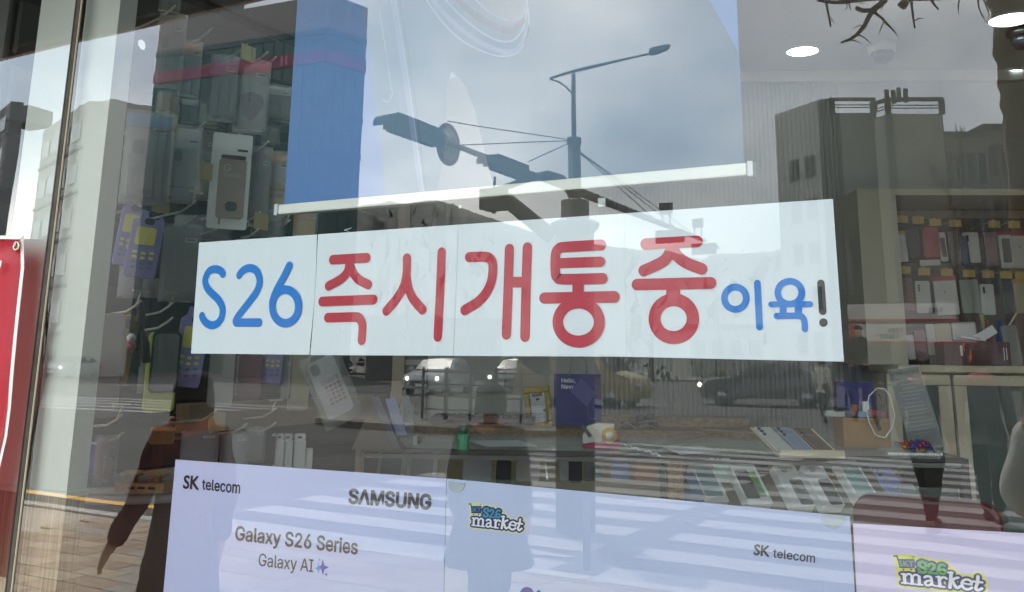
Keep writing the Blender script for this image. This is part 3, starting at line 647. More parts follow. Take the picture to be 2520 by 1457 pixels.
bl([(560, -200), (590, 0), (690, 640), (797, 1380)], .010, hm, 'edge_print', .0002); bl([(585, -200), (612, 0), (712, 640), (812, 1380)], .003, hl, 'edge_print', .0004); bl([(610, -200), (640, 0), (740, 640), (832, 1380)], .0014, hd, 'edge_print', .0004)
bl([(498, 88), (540, 340), (580, 610), (590, 655), (575, 700), (550, 722), (525, 705)], .0022, hl, 'key_print', .0003)
pen = [(1010, 530), (1062, 545), (1100, 600), (1165, 760), (1215, 960), (1262, 1150), (1305, 1310), (905, 1345), (945, 1150), (968, 950), (972, 760), (968, 620), (985, 560)]
ppts = [onY(*q('B', *p), YB-.0012) for p in pen]; ppts = [Vector((p.x, p.y, max(p.z, ZB+bh/2))) for p in ppts]
MB().add(ppts, [tuple(range(len(ppts)))]).build('pen_print', grad_mat('pen_print', S(112, 130, 150), S(150, 160, 164), (1, 0, 0), -.16, .05, mottled=.01), bt)
ptip = [onY(*q('B', *p), YB-.0014) for p in [(990, 560), (1000, 520), (1012, 504), (1026, 522), (1045, 545), (1015, 552)]]
MB().add(ptip, [tuple(range(len(ptip)))]).build('pen_tip_print', hl, bt)
lens = [onY(*q('B', *p), YB-.0012) for p in [(1140, -250), (1160, -60), (1200, 20), (1280, 85), (1360, 130), (1440, 148), (1505, 115), (1535, 30), (1530, -100), (1480, -250)]]
MB().add(lens, [tuple(range(len(lens)))]).build('lens_print', mat('lens_print', S(108, 126, 142), .5, var=.04), bt)
for P, w_, mt_ in (([(760, -120), (830, 0), (955, 170), (1100, 300), (1280, 382), (1410, 396), (1500, 345), (1550, 230), (1552, 110), (1530, -60)], .003, hl), ([(800, -120), (875, 0), (1010, 150), (1150, 262), (1300, 342), (1425, 368), (1510, 300), (1545, 200)], .009, hm),
                   ([(900, -120), (968, 0), (1085, 122), (1205, 218), (1330, 285), (1440, 285), (1515, 195), (1540, 60)], .0035, hl), ([(1000, -100), (1060, 0), (1180, 110), (1320, 190), (1430, 215), (1510, 150)], .012, hd),
                   ([(1120, -80), (1180, 0), (1270, 82), (1360, 130), (1440, 149), (1508, 112), (1536, 30)], .0018, hl)):
    bl(P, w_, mt_, 'ring_print', .0003)

# ---- red banner tied outside at the left
YR = -.035
rb = thing('red_banner', 'red vinyl banner with white hem and metal eyelet tied outside at left', 'banner', onY(20, 800, YR))
edge = [(58, 580), (54.5, 660), (47, 745), (43.5, 830), (36, 920), (25, 1000), (12, 1075), (0, 1140), (-30, 1290), (-60, 1440)]
def wave(i): return .004*math.sin(i*1.3)
red = mat('vinyl_red', S(178, 40, 60), .35, var=.07, nscale=6); redw = mat('vinyl_hem', S(196, 190, 190), .4, var=.02)
_t = red.node_tree; _b = _t.nodes['Principled BSDF']; _tl = _t.nodes.new('ShaderNodeBsdfTranslucent'); _tl.inputs[0].default_value = (.95, .52, .52, 1); _mx = _t.nodes.new('ShaderNodeMixShader'); _mx.inputs[0].default_value = .58
_t.links.new(_b.outputs[0], _mx.inputs[1]); _t.links.new(_tl.outputs[0], _mx.inputs[2]); _t.links.new(_mx.outputs[0], _t.nodes['Material Output'].inputs[0])
mb = MB(); mh = MB(); n_ = len(edge)
top_left = (-260, 618)
for i, (x, y) in enumerate(edge):
    pr_ = onY(x, y, YR); pin = onY(x-7.5, y+(9 if i == 0 else 0), YR); pl_ = Vector((pr_.x-.35, YR, pin.z+.02))
    pr_.y += wave(i); pin.y += wave(i)
    for k in range(5):
        p = pin.lerp(pl_, k/4); p.y = YR+wave(i)*(1-k/4)+.006*math.sin(k*2.1+i*.7)
        mb.v.append(p)
    mh.v += [pr_, pin]
for i in range(n_-1):
    for k in range(4): mb.f.append((i*5+k, i*5+k+1, (i+1)*5+k+1, (i+1)*5+k)); mb.sm.append(True)
    mh.f.append((2*i, 2*i+1, 2*i+3, 2*i+2)); mh.sm.append(True)
top = [onY(58, 580, YR), mb.v[0].copy(), mb.v[4].copy(), mb.v[4]+Vector((0, 0, .006))]; top[0].y += wave(0)
mh.add([top[0], top[1], top[2], top[3]], [(0, 1, 2, 3)])
mb.build('vinyl', red, rb); mh.build('hem', redw, rb)
for o in list(rb.children):
    md = o.modifiers.new('thick', 'SOLIDIFY'); md.thickness = .0012
gc = onY(42, 605, YR-.004); Mg = Matrix.Translation(gc) @ Matrix.Rotation(R(90), 4, 'X')
MB().lathe([(.0105, .0005), (.0105, .003), (.0085, .0042), (.0062, .003), (.006, .0005), (.0105, .0005)], 24, Mg, cap=False).build('eyelet', mat('eyelet_metal', S(190, 178, 160), .25, 1.), rb)
MB().lathe([(.0055, .0008), (.0055, .0016)], 20, Mg).build('eyelet_hole', mat('eyelet_dark', S(70, 55, 50), .5), rb)
mb = MB(); mb.tube([gc+Vector((0, -.004, 0)), gc+Vector((.003, -.007, .004)), gc+Vector((.002, -.004, .008)), gc+Vector((0, .01, .012))], .0012, 6); mb.build('tie_cord', redw, rb)
mb = MB(); poly_px(mb, [(-6, 640), (4, 642), (2, 655), (-3, 668), (-6, 668)], None, YR-.009); mb.build('lettering', redw, rb)
# ================================================================ THE STREET (behind the camera, seen in the glass)
def mz(px, py, z): return mir(at(px, py, z))          # z metres along the optical axis of the mirrored view
def ground(px, py): return mir(onZ(px, py, 0))
def solve_len(p0, d, px):
    """how far to go from p0 (mirrored space) along d until the picture column px is reached"""
    lo, hi = 0., 80.
    def col_(t):
        D = p0+d*t-CAM; return PX+FPX*D.dot(_r)/D.dot(_f)
    s = 1 if col_(1.) > col_(0.) else -1
    for _ in range(50):
        m_ = (lo+hi)/2
        if (col_(m_)-px)*s < 0: lo = m_
        else: hi = m_
    return lo
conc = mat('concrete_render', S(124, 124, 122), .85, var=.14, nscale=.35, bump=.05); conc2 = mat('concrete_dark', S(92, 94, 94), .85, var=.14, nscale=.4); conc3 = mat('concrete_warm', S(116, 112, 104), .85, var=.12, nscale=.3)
dwin = mat('dark_window', S(38, 42, 46), .15, var=.2, nscale=1.); steel = mat('painted_steel', S(62, 64, 66), .5, var=.08); black_m = mat('black_housing', S(22, 22, 24), .5)
white_p = mat('road_paint', (.29, .29, .285), .7, var=.12, nscale=14); yellow_p = mat('yellow_road_paint', S(214, 160, 60), .7, var=.12, nscale=14)

# ---- paint on the road and the far kerbs
zc_ = MB()
for k in range(13):
    y = -5.75-k*.86
    for (a, b) in ((-6.1-.05*k, -2.15-.02*k), (-1.75-.02*k, 4.2)): zc_.box(((a+b)/2, y, -.117), (b-a, .42, .006))
for k in range(0, 13, 4):
    y = -5.75-k*.86-.43; zc_.add([(-2.9, y-.12, -.1135), (-2.1, y+.02, -.1135), (-2.9, y+.2, -.1135)], [(0, 1, 2)])
struct(zc_, 'crosswalk_marking', white_p)
yl = MB().box((-14.5, -6.05, -.117), (16.5, .16, .006)); struct(yl, 'yellow_line_marking', yellow_p)
lm = MB()
for k in range(5): lm.box((-27+k*.4, -17-k*1.1, -.117), (14, .4, .006))
for k in range(7): lm.box((-20+k*5.2, -20.5, -.117), (3, .15, .006))
lm.box((-14, -30.5, -.117), (50, .2, .006)); lm.box((8, -25, -.117), (20, .3, .006))
struct(lm, 'road_markings', white_p)
fp = MB().box((-40, -75, -.06), (260, 30, .16)); struct(fp, 'far_pavement', mat('far_paving', S(112, 108, 102), .85, var=.1, nscale=1))
# traffic island with pale rounded kerb
c0 = ground(1010, 1052)
isl = MB(); P = [(c0.x+2.3*math.cos(a)*1.6, c0.y-1.4+1.3*math.sin(a)) for a in [2*math.pi*k/28 for k in range(28)]]
n = len(P); isl.add([(x, y, .03) for x, y in P]+[(x, y, -.13) for x, y in P], [tuple(range(n))]+[(i, n+i, n+(i+1) % n, (i+1) % n) for i in range(n)])
struct(isl, 'traffic_island_pavement', mat('island_kerb', S(100, 97, 92), .8, var=.08))

# ---- hills
def ridge(name, P, z, m_, lab):
    rr = random.Random(11); n = len(P); rows = []; top = [mz(px, py, z) for px, py in P]
    for k in range(10):
        t_ = k/9; row = []
        for i, p in enumerate(top):
            h = p.z*(1-t_)**1.15*(1+.10*math.sin(i*.55+k*1.3)*t_*(1-t_)*4); f = 1-.42*t_
            row.append(Vector((p.x*f+rr.uniform(-3, 3)*(k > 0), p.y*f+rr.uniform(-4, 4)*(k > 0), max(h, 0)-.8+rr.uniform(-1.5, 1.5)*(0 < k < 9))))
        rows.append(row)
    back = [p+Vector((p.x-CAM.x, p.y-CAM.y, 0)).normalized()*160 for p in top]
    mb = MB(); V = [v for r_ in rows for v in r_]+[Vector((p.x, p.y, -1)) for p in back]; K = len(rows)*n
    mb.add(V, [(r_*n+i, r_*n+i+1, (r_+1)*n+i+1, (r_+1)*n+i) for r_ in range(9) for i in range(n-1)]+[(i, K+i, K+i+1, i+1) for i in range(n-1)], True)
    return struct(mb, name, m_)
hm_ = mat('hazed_hill_woods', S(98, 100, 96), .95, var=.35, nscale=.16)  # woods paled for distance: haze is put into the colour
def jag(P, n=5, a=2.2):
    out = []
    for (x0, y0), (x1, y1) in zip(P[:-1], P[1:]):
        for k in range(n): t = k/n; out.append((x0+(x1-x0)*t, y0+(y1-y0)*t+random.uniform(-a, a)*.6))
    return out+[P[-1]]
ridge('hills', jag([(640, 560), (740, 530), (840, 505), (930, 494), (958, 488), (1000, 496), (1045, 485), (1075, 486), (1115, 496), (1150, 510), (1190, 524), (1230, 536), (1310, 562), (1420, 590), (1540, 606), (1560, 609), (1640, 611), (1680, 624), (1730, 637), (1760, 620), (1840, 620), (1900, 616), (1960, 596), (2060, 560), (2200, 560), (2400, 590), (2700, 620)]), 420, hm_, '')

# ---- buildings
def slab(mb, A, B, back, z0, z1):     # upright block: footprint A->B and A+back, B+back (real space)
    P = [Vector((A.x, A.y, z0)), Vector((B.x, B.y, z0)), Vector((B.x, B.y, z1)), Vector((A.x, A.y, z1))]
    mb.hexa(P+[p+back for p in P])
def rect_on(mb, A, B, u0, u1, z0, z1, out, th=.06):    # thin plate proud of the wall A->B
    d = (B-A); P = [A+d*u0, A+d*u1]; nrm = out
    a, b = Vector((P[0].x, P[0].y, z0)), Vector((P[1].x, P[1].y, z0)); c, e = Vector((P[1].x, P[1].y, z1)), Vector((P[0].x, P[0].y, z1))
    mb.hexa([a+nrm*th, b+nrm*th, c+nrm*th, e+nrm*th, a+nrm*.002, b+nrm*.002, c+nrm*.002, e+nrm*.002])
# glass clad block with a magenta band
cm = at(813, -14, 75); dl_ = Vector((-1, -.11, 0)).normalized(); dr_ = Vector((.18, .98, 0)).normalized()
Lx = solve_len(cm, dl_, 392); Lr = solve_len(cm, dr_, 904)
K0 = mir(cm); KL = mir(cm+dl_*Lx); KR = mir(cm+dr_*Lr); zt = cm.z
tw = thing('glass_office_building', 'teal glass-clad office block with a magenta sign band, reflected at upper left', 'building', (K0.x, K0.y, -.1))
mb = MB(); slab(mb, KL, K0, Vector((KR.x-K0.x, KR.y-K0.y, 0)), -.1, zt-2.9); mb.build('glass_body', mat('curtain_wall', S(54, 90, 90), .3, var=.25, nscale=.25), tw)
mb = MB(); slab(mb, KL, K0, Vector((KR.x-K0.x, KR.y-K0.y, 0)), zt-2.89, zt); mb.build('top_wall', mat('tower_top', S(128, 124, 122), .6, var=.08), tw)
tl = solve_len(cm, dl_, 520)/Lx
A2 = KL.lerp(K0, 0); B2 = KL.lerp(K0, 1-tl)
mb = MB(); slab(mb, A2, B2, Vector((KR.x-K0.x, KR.y-K0.y, 0))*.8, zt+.02, zt+7.5); mb.build('roof_block', mat('tower_block', S(100, 116, 116), .5, var=.1), tw)
of = Vector((0, 1, 0)); orr = Vector((K0.y-KR.y, KR.x-K0.x, 0)).normalized(); orr = orr if orr.x > 0 else -orr
mag = mat('magenta_band', S(120, 40, 76), .45, var=.05)
mb = MB(); rect_on(mb, KL, K0, .0, 1.0, zt-5.65, zt-4.6, of, .12); mb.build('sign_band', mag, tw)
mb = MB(); rect_on(mb, K0, KR, .0, 1., zt-5.65, zt-4.6, orr, .12); mb.build('sign_band', mag, tw)
for zf in (zt-2.9, zt-9.6, zt-12.6, zt-16):
    mb = MB(); rect_on(mb, KL, K0, 0, 1, zf-.35, zf+.1, of, .1); mb.build('floor_band', mat('tower_band', S(56, 84, 88), .5), tw)
    mb = MB(); rect_on(mb, K0, KR, 0, 1, zf-.35, zf+.1, orr, .1); mb.build('floor_band', mat('tower_band', S(56, 84, 88), .5), tw)
for i in range(1, 17):
    mb = MB(); rect_on(mb, KL, K0, i/17-.0022, i/17+.0022, 1, zt-2.95, of, .07); mb.build('mullion', mat('mullion_grey', S(58, 92, 94), .4), tw)
for i in range(1, 4):
    mb = MB(); rect_on(mb, K0, KR, i/4-.004, i/4+.004, 1, zt-2.95, orr, .07); mb.build('mullion', mat('mullion_grey', S(58, 92, 94), .4), tw)
# roof letters and band letters, unreadable at this size in the photo apart from their rhythm
Mt = frame((KL.lerp(K0, .78).x, KL.lerp(K0, .78).y+.14, zt-5.1), (KL.x-K0.x, KL.y-K0.y, 0))
mb = MB(); text_on(mb, '\u110b\u110b', Mt, h=.75, dy=-.03); mb.build('band_lettering', mat('sign_pink', S(226, 150, 180), .5, var=0), tw)

# concrete apartment blocks on the right: three saw-tooth volumes
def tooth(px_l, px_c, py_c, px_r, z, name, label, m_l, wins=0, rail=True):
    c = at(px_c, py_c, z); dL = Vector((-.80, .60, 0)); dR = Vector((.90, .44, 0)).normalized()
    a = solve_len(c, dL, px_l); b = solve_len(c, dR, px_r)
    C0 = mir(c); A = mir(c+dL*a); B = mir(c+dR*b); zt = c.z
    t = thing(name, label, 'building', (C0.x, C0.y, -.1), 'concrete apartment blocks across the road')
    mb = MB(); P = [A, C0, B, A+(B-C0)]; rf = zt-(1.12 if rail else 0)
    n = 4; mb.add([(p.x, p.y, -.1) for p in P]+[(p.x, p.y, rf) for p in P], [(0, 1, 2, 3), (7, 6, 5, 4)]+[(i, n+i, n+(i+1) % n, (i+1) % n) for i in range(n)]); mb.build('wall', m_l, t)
    if rail:
        for (X, Y) in ((A, C0), (C0, B)):
            L_ = (Y-X).length; nseg = max(1, round(L_/3.4))
            d = (Y-X).normalized()
            mb = MB(); mid = (X+Y)/2; MM = frame((mid.x, mid.y, zt-.11), d); mb.box((0, .12, 0), (L_+.15, .3, .22), MM); mb.build('parapet_beam', conc2, t)
            for i in range(nseg+1):
                p = X+d*(L_*i/nseg); mb = MB(); mb.box((p.x, p.y, zt-.67), (.4, .4, .9)); mb.build('parapet_post', conc2, t)
            for h in (.42, .62):
                mb = MB(); mb.tube([Vector((X.x, X.y, rf+h)), Vector((Y.x, Y.y, rf+h))], .045, 5); mb.build('parapet_rail', steel, t)
    nL = Vector(((A-C0).y, -(A-C0).x, 0)).normalized(); nL = nL if nL.dot(CAM-C0) > 0 else -nL
    for fl in range(wins):
        zz_ = zt-5.9-fl*3.4
        for u in (.30, .62):
            mb = MB(); rect_on(mb, C0, A, u-.095, u+.095, zz_, zz_+1.7, nL, .1); wn = mb.build('window', conc2, t)
            for du in (-.04, .04):
                mb = MB(); rect_on(mb, C0, A, u+du-.033, u+du+.033, zz_+.12, zz_+1.58, nL, .16); mb.build('pane', dwin, wn)
    # dark corner strip
    mb = MB(); dC = (C0-A).normalized(); MMc = frame((C0.x, C0.y, (rf-.1)/2), (1, 0, 0)); mb.box((0, 0, 0), (.5, .5, rf-.3), MMc); mb.build('corner_pier', conc2, t)
    return t
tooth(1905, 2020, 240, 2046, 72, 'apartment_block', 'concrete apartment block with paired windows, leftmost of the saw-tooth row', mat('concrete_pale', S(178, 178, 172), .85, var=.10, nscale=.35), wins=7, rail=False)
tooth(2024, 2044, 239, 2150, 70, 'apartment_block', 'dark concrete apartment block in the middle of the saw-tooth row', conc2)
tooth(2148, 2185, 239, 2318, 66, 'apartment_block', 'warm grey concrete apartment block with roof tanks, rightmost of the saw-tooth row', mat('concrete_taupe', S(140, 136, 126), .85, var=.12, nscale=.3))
_t = bpy.data.objects['apartment_block.002']; _c = mz(2207, 238, 68)
for k in range(4): MB().lathe([(.15, -.3), (.17, 0), (.17, .62), (.14, .72)], 10, Matrix.Translation((_c.x+(k-1.5)*.42, _c.y-.4*(k % 2), _c.z))).build('roof_tank', conc2, _t)
def plain(px0, px1, py, z, name, lab, m_, wins=(0, 0), dz=0., deep=14, yaw=0., grp=None, cat='building'):
    a = at(px0, py, z); b = Vector((at(px1, py, z+dz).x, at(px1, py, z+dz).y, a.z)); A, B = mir(a), mir(b)
    t = thing(name, lab, cat, ((A.x+B.x)/2, (A.y+B.y)/2, -.1), grp)
    d = (B-A).normalized(); bk = Vector((d.y, -d.x, 0)); bk = bk if bk.y < 0 else -bk
    mb = MB(); slab(mb, A, B, bk*deep, -.1, a.z); mb.build('wall', m_, t)
    mb = MB(); A1, B1 = A-d*.15, B+d*.15; slab(mb, A1-bk*.15, B1-bk*.15, bk*(deep+.3), a.z+.004, a.z+.4); mb.build('roof_edge', conc2, t)
    nx, nz = wins
    for i in range(nx):
        for j in range(nz):
            u = (i+.5)/nx; h = (a.z-1.5)/nz; zz_ = 1.2+j*h
            mb = MB(); rect_on(mb, A, B, u-.3/nx, u+.3/nx, zz_+h*.2, zz_+h*.75, -bk, .08); mb.build('window', dwin, t)
    return t
plain(2318, 2425, 332, 78, 'flat_building', 'plain pale flat-roofed building right of the saw-tooth blocks', conc, (4, 4))
plain(2424, 2540, 312, 84, 'flat_building', 'brownish building with small roof vents beside the tree trunk', conc3, (4, 4))
# left-hand blocks
def corner_block(px_l, px_c, py_c, px_r, z, lab, m_):
    c = at(px_c, py_c, z); dL = Vector((-.93, .36, 0)); dR = Vector((.62, .78, 0)); a = solve_len(c, dL, px_l); b = solve_len(c, dR, px_r)
    C0 = mir(c); A = mir(c+dL*a); B = mir(c+dR*b); zt = c.z
    t = thing('apartment_tower', lab, 'building', (C0.x, C0.y, -.1), 'pale apartment towers at the left')
    P = [A, C0, B, A+(B-C0)]; mb = MB(); n = 4
    mb.add([(p.x, p.y, -.1) for p in P]+[(p.x, p.y, zt) for p in P], [(0, 1, 2, 3), (7, 6, 5, 4)]+[(i, n+i, n+(i+1) % n, (i+1) % n) for i in range(n)]); mb.build('wall', m_, t)
    nL = Vector(((A-C0).y, -(A-C0).x, 0)).normalized(); nL = nL if nL.dot(CAM-C0) > 0 else -nL
    nR = Vector(((B-C0).y, -(B-C0).x, 0)).normalized(); nR = nR if nR.dot(CAM-C0) > 0 else -nR
    for j in range(6):
        mb = MB(); rect_on(mb, C0, A, .0, 1., zt-3.4-j*3.2, zt-3.2-j*3.2, nL, .1); mb.build('floor_line', conc2, t)
        for i in range(4):
            mb = MB(); rect_on(mb, C0, A, .08+i*.23, .24+i*.23, zt-2.6-j*3.2, zt-1.2-j*3.2, nL, .08); mb.build('window', mat('pale_window', S(104, 112, 116), .2, var=.1), t)
    mb = MB(); mid = (C0+A)/2; mb.box((mid.x, mid.y-4, zt+.9), (4, 3, 1.8)); mb.build('roof_hut', m_, t)
    return t
pale = mat('pale_render', S(166, 164, 158), .8, var=.06, nscale=.3)
corner_block(106, 219, 246, 372, 66, 'pale apartment tower reflected across the white column', pale)
corner_block(-60, 30, 250, 60, 92, 'dark narrow apartment tower at the left edge of the picture', conc2)
# low shops across the junction
for k, (a, b, py, z, lab, m_) in enumerate(((905, 1075, 792, 62, 'low shop with a grey front behind the railing', conc2), (1078, 1230, 800, 64, 'low shop with a warm front beside the grey one', conc3), (1700, 1880, 812, 74, 'low pale shop behind the dark car', pale), (560, 760, 770, 66, 'low dark shop left of the railing', conc2))):
    plain(a, b, py, z, 'low_shop', lab, m_, (4, 1), deep=10, grp='low shops across the road')

# ---- the lamp and signal mast
zp = 22.0
pm_b = mz(1417, 1000, zp); gx, gy = mz(1413, 500, zp).x, mz(1413, 500, zp).y
mast = thing('street_lamp', 'tall steel street lamp mast carrying two signal arms, dark against the sky', 'street lamp', (gx, gy, -.12))
zA = mz(1413, 335, zp).z; zB = mz(1412, 162, zp).z
MB().tube([(gx, gy, -.12), (gx, gy, 2.), (gx, gy, zA)], [.20, .155, .145], 14).build('lower_pole', steel, mast)
MB().tube([(gx, gy, zA-.02), (gx, gy, zB)], [.058, .05], 10).build('upper_pole', steel, mast)
MB().lathe([(.165, -.1), (.165, .05), (.06, .09)], 14, Matrix.Translation((gx, gy, zA))).build('pole_collar', steel, mast)
def pz(reg, x, y, z=zp): return mz(*q(reg, x, y), z)
MB().tube([pz('B', 1705, 556), pz('B', 1872, 508), pz('B', 1930, 495), pz('B', 2200, 430), mz(1600, 132, zp)], [.026, .04, .045, .03, .024], 8).build('lamp_arm', steel, mast)
MB().tube([pz('B', 1708, 560), pz('B', 1770, 580), pz('B', 1820, 615), pz('B', 1862, 660)], .02, 6).build('arm_brace', steel, mast)
h0, h1 = mz(1596, 133, zp), mz(1646, 119, zp); dv = (h1-h0).normalized()
Mh = frame(h0, dv); MB().prism([(0, -.05), (.12, -.075), (.42, -.05), (.5, .0), (.42, .045), (.1, .06), (0, .045)], .24, Mh).build('luminaire', steel, mast, bevel=.01)
# arm 1, towards the viewer
zarm = 1.5+(876-480)/FPX*zp*1.02
a0 = Vector((gx, gy, zarm)); tip = mir(onZ(946, 294, zarm)); ad = (tip-a0).normalized(); al = (tip-a0).length
def armpt(px, py): return mir(onZ(px, py, zarm))
arm1 = thing('signal_arm', 'signal mast arm reaching towards the viewer, left of the lamp mast', 'traffic signal arm', a0, 'signal arms on the lamp mast')
MB().tube([a0, a0.lerp(tip, .5), tip], [.075, .06, .045], 10).build('arm_tube', steel, arm1)
MB().ball(tip, .085).build('arm_end', steel, arm1)
def signal(c, d, L_, lab, hgt=.32, nl=4, up=0.):
    """horizontal signal head along d centred at c"""
    t = thing('traffic_signal', lab, 'traffic light', c, 'traffic lights on the mast arms')
    M = frame(c, d); k = L_/nl
    MB().box((0, 0, up), (L_, .2, hgt), M).build('housing', black_m, t, bevel=.02)
    MB().box((0, -.14, up-.02), (L_*1.06, .015, hgt*1.12), M).build('back_plate', black_m, t)
    for i in range(nl):
        x = -L_/2+k*(i+.5)
        vr = min(.17, k*.46); P = [(x+vr*math.cos(a), vr*math.sin(a)+up+.04) for a in [R(-20+220*j/10) for j in range(11)]]; P2 = [(x+vr*.9*math.cos(a), vr*.9*math.sin(a)+up+.04) for a in [R(200-220*j/10) for j in range(11)]]
        MB().prism(P+P2, .3, M @ Matrix.Translation((0, .1, 0))).build('visor', black_m, t)
        MB().lathe([(vr*.82, 0), (vr*.7, .02)], 14, M @ Matrix.Translation((x, .1, up+.04)) @ Matrix.Rotation(R(-90), 4, 'X')).build('lens', mat('signal_lens', S(60, 50, 40), .2), t)
    return t
c1, c2 = armpt(1018, 322), armpt(1252, 412)
signal(c1, (tip-a0), 1.35, 'four-lens traffic light near the tip of the mast arm'); signal(c2, (tip-a0), 1.3, 'four-lens traffic light near the mast, beside the lamp post')
# round 50 sign on the arm
cs = armpt(1103, 355); sg = thing('speed_sign', 'round speed limit sign reading 50 on the mast arm', 'road sign', cs)
dsn = Vector((-ad.x, -ad.y, 0)).normalized(); dsn = -dsn if dsn.x > 0 else dsn
Ms = frame(cs+Vector((0, 0, -.02)), dsn)
if (Ms.to_3x3() @ Vector((0, 1, 0))).dot(CAM-cs) > 0: Ms = frame(cs, -dsn)
rs = 53/FPX*((at(1103, 355, 1)-CAM).length and (mir(cs)-CAM).dot(_f))
Mc = Ms @ Matrix.Rotation(R(90), 4, 'X')
MB().lathe([(rs, -.03), (rs, .0)], 32, Mc).build('plate', mat('sign_white', S(150, 150, 150), .5, var=.02), sg)
mb = MB(); vs, fs = stroke2([(rs*.89*math.cos(2*math.pi*k/36), rs*.89*math.sin(2*math.pi*k/36)) for k in range(36)], rs*.2, closed=True); mb.add([Ms @ Vector((v.x, -.008, v.y)) for v in vs], fs); mb.build('red_border', mat('sign_red', S(120, 40, 44), .5, var=.05), sg)
mb = MB(); text_on(mb, '50', Ms, h=rs*.8, bold=.02, dy=-.008); mb.build('lettering', black_m, sg)
MB().lathe([(.04, -.03), (.04, -.25)], 8, Mc).build('bracket', steel, sg)
# guy wires
gw = MB()
for (x0, y0, x1, y1) in ((1840, 985, 1060, 910), (1840, 992, 1082, 1043), (1836, 1010, 1562, 1160)):
    s_ = pz('B', x0, y0); e_ = armpt(*q('B', x1, y1+ (70 if y1 < 950 else 0))); e_.z = zarm+.05
    if y1 < 950: e_ = armpt(1100, 352)+Vector((0, 0, .42))
    gw.tube([s_, e_], .012, 5)
gw.build('guy_wire', steel, arm1)
# arm 2, away to the right
t2 = mir(onZ(1735, 592, zarm)); arm2 = thing('signal_arm', 'signal mast arm running away to the right of the lamp mast', 'traffic signal arm', a0, 'signal arms on the lamp mast')
MB().tube([a0, t2], [.11, .06], 10).build('arm_tube', steel, arm2)
gw = MB()
for f_ in (.55, .75, .95): gw.tube([Vector((gx, gy, zA-.2)), a0.lerp(t2, f_)], .012, 5)
gw.build('guy_wire', steel, arm2)
d2 = (t2-a0).normalized()
for f_, up, lab, L_ in ((.62, .42, 'small box sign standing on the far mast arm, nearer the mast', .40), (.93, .40, 'small box sign standing on the far mast arm, near its tip', .36)):
    c = a0.lerp(t2, f_); t = thing('box_sign', lab, 'road sign', c, 'box signs on the far mast arm'); M = frame(c, (-1, 0, 0))
    MB().box((0, 0, up+.1), (L_, .12, L_*.85), M).build('panel', black_m, t)
    for sx in (-.12, .12): MB().box((sx, 0, up/2-.03), (.04, .04, up-.06), M).build('post', steel, t)
signal(a0.lerp(t2, .66)+Vector((0, 0, -.28)), (-1, 0, 0), .85, 'three-lens traffic light hanging under the far mast arm', .36, 3)
signal(a0.lerp(t2, 1.0)+Vector((0, 0, -.28)), (-1, 0, 0), .8, 'three-lens traffic light hanging at the tip of the far mast arm', .34, 3)
# gooseneck camera arm and thick brace beside the mast
gn = thing('traffic_camera', 'arched arm with a hanging traffic camera box left of the mast', 'traffic camera', mz(1415, 520, 20.6))
MB().tube([pz('B', x, y, 20.6) for x, y in ((1330, 1335), (1430, 1310), (1560, 1255), (1690, 1232), (1780, 1262), (1850, 1340), (1880, 1420))], [.05, .07, .09, .1, .11, .12, .12], 10).build('arched_tube', steel, gn)
MB().tube([pz('V', x, y, 20.6) for x, y in ((1300, 95), (1450, 215), (1640, 370))], [.17, .17, .17], 10).build('diagonal_brace', steel, gn)
cb = pz('V', 1212, 100, 20.6); MB().box(cb, (.55, .4, .46)).build('camera_box', black_m, gn, bevel=.03); MB().tube([cb+Vector((0, 0, .2)), cb+Vector((.02, 0, .5))], .03, 6).build('antenna', steel, gn)
MB().ball(cb+Vector((0, 0, -.24)), .07).build('camera_dome', black_m, gn)
# broad sleeve post with a cap, closer to the shop
zs = 9.4; sb2 = mz(1414, 700, zs); bs = thing('post_box', 'broad grey control post with a flared cap at the edge of the crossing', 'control box', (sb2.x, sb2.y, -.12))
ztop = mz(1412, 560, zs).z
MB().tube([(sb2.x, sb2.y, -.12), (sb2.x, sb2.y, ztop)], [.19, .19], 20).build('body', steel, bs)
MB().lathe([(.19, -.02), (.235, .02), (.245, .07), (.2, .09), (.14, .11), (.14, .3), (.08, .32)], 20, Matrix.Translation((sb2.x, sb2.y, ztop))).build('cap', steel, bs)
g = ground(1443, 1400); t = thing('bollard', 'slim steel bollard on the pavement edge before the crossing', 'bollard', (g.x, g.y, 0)); ht = mz(1443, 1246, (mir(g)-CAM).dot(_f)).z
MB().tube([(g.x, g.y, -.01), (g.x, g.y, ht)], .028, 12).build('post', steel, t); MB().ball((g.x, g.y, ht), .03).build('cap', steel, t)
# ---- railing
rg = thing('street_railing', 'dark steel street railing with four rails by the traffic island', 'railing', ground(1150, 1040))
q0, q1 = ground(1040, 1033), ground(1345, 1046)
for i in range(6):
    p = q0.lerp(q1, i/5); MB().tube([(p.x, p.y, -.12), (p.x, p.y, 1.2)], .055 if i % 2 else .035, 8).build('post', steel, rg)
for h in (.25, .55, .82, 1.1): MB().tube([(q0.x, q0.y, h), (q1.x, q1.y, h-.02)], .022, 6).build('rail', steel, rg)

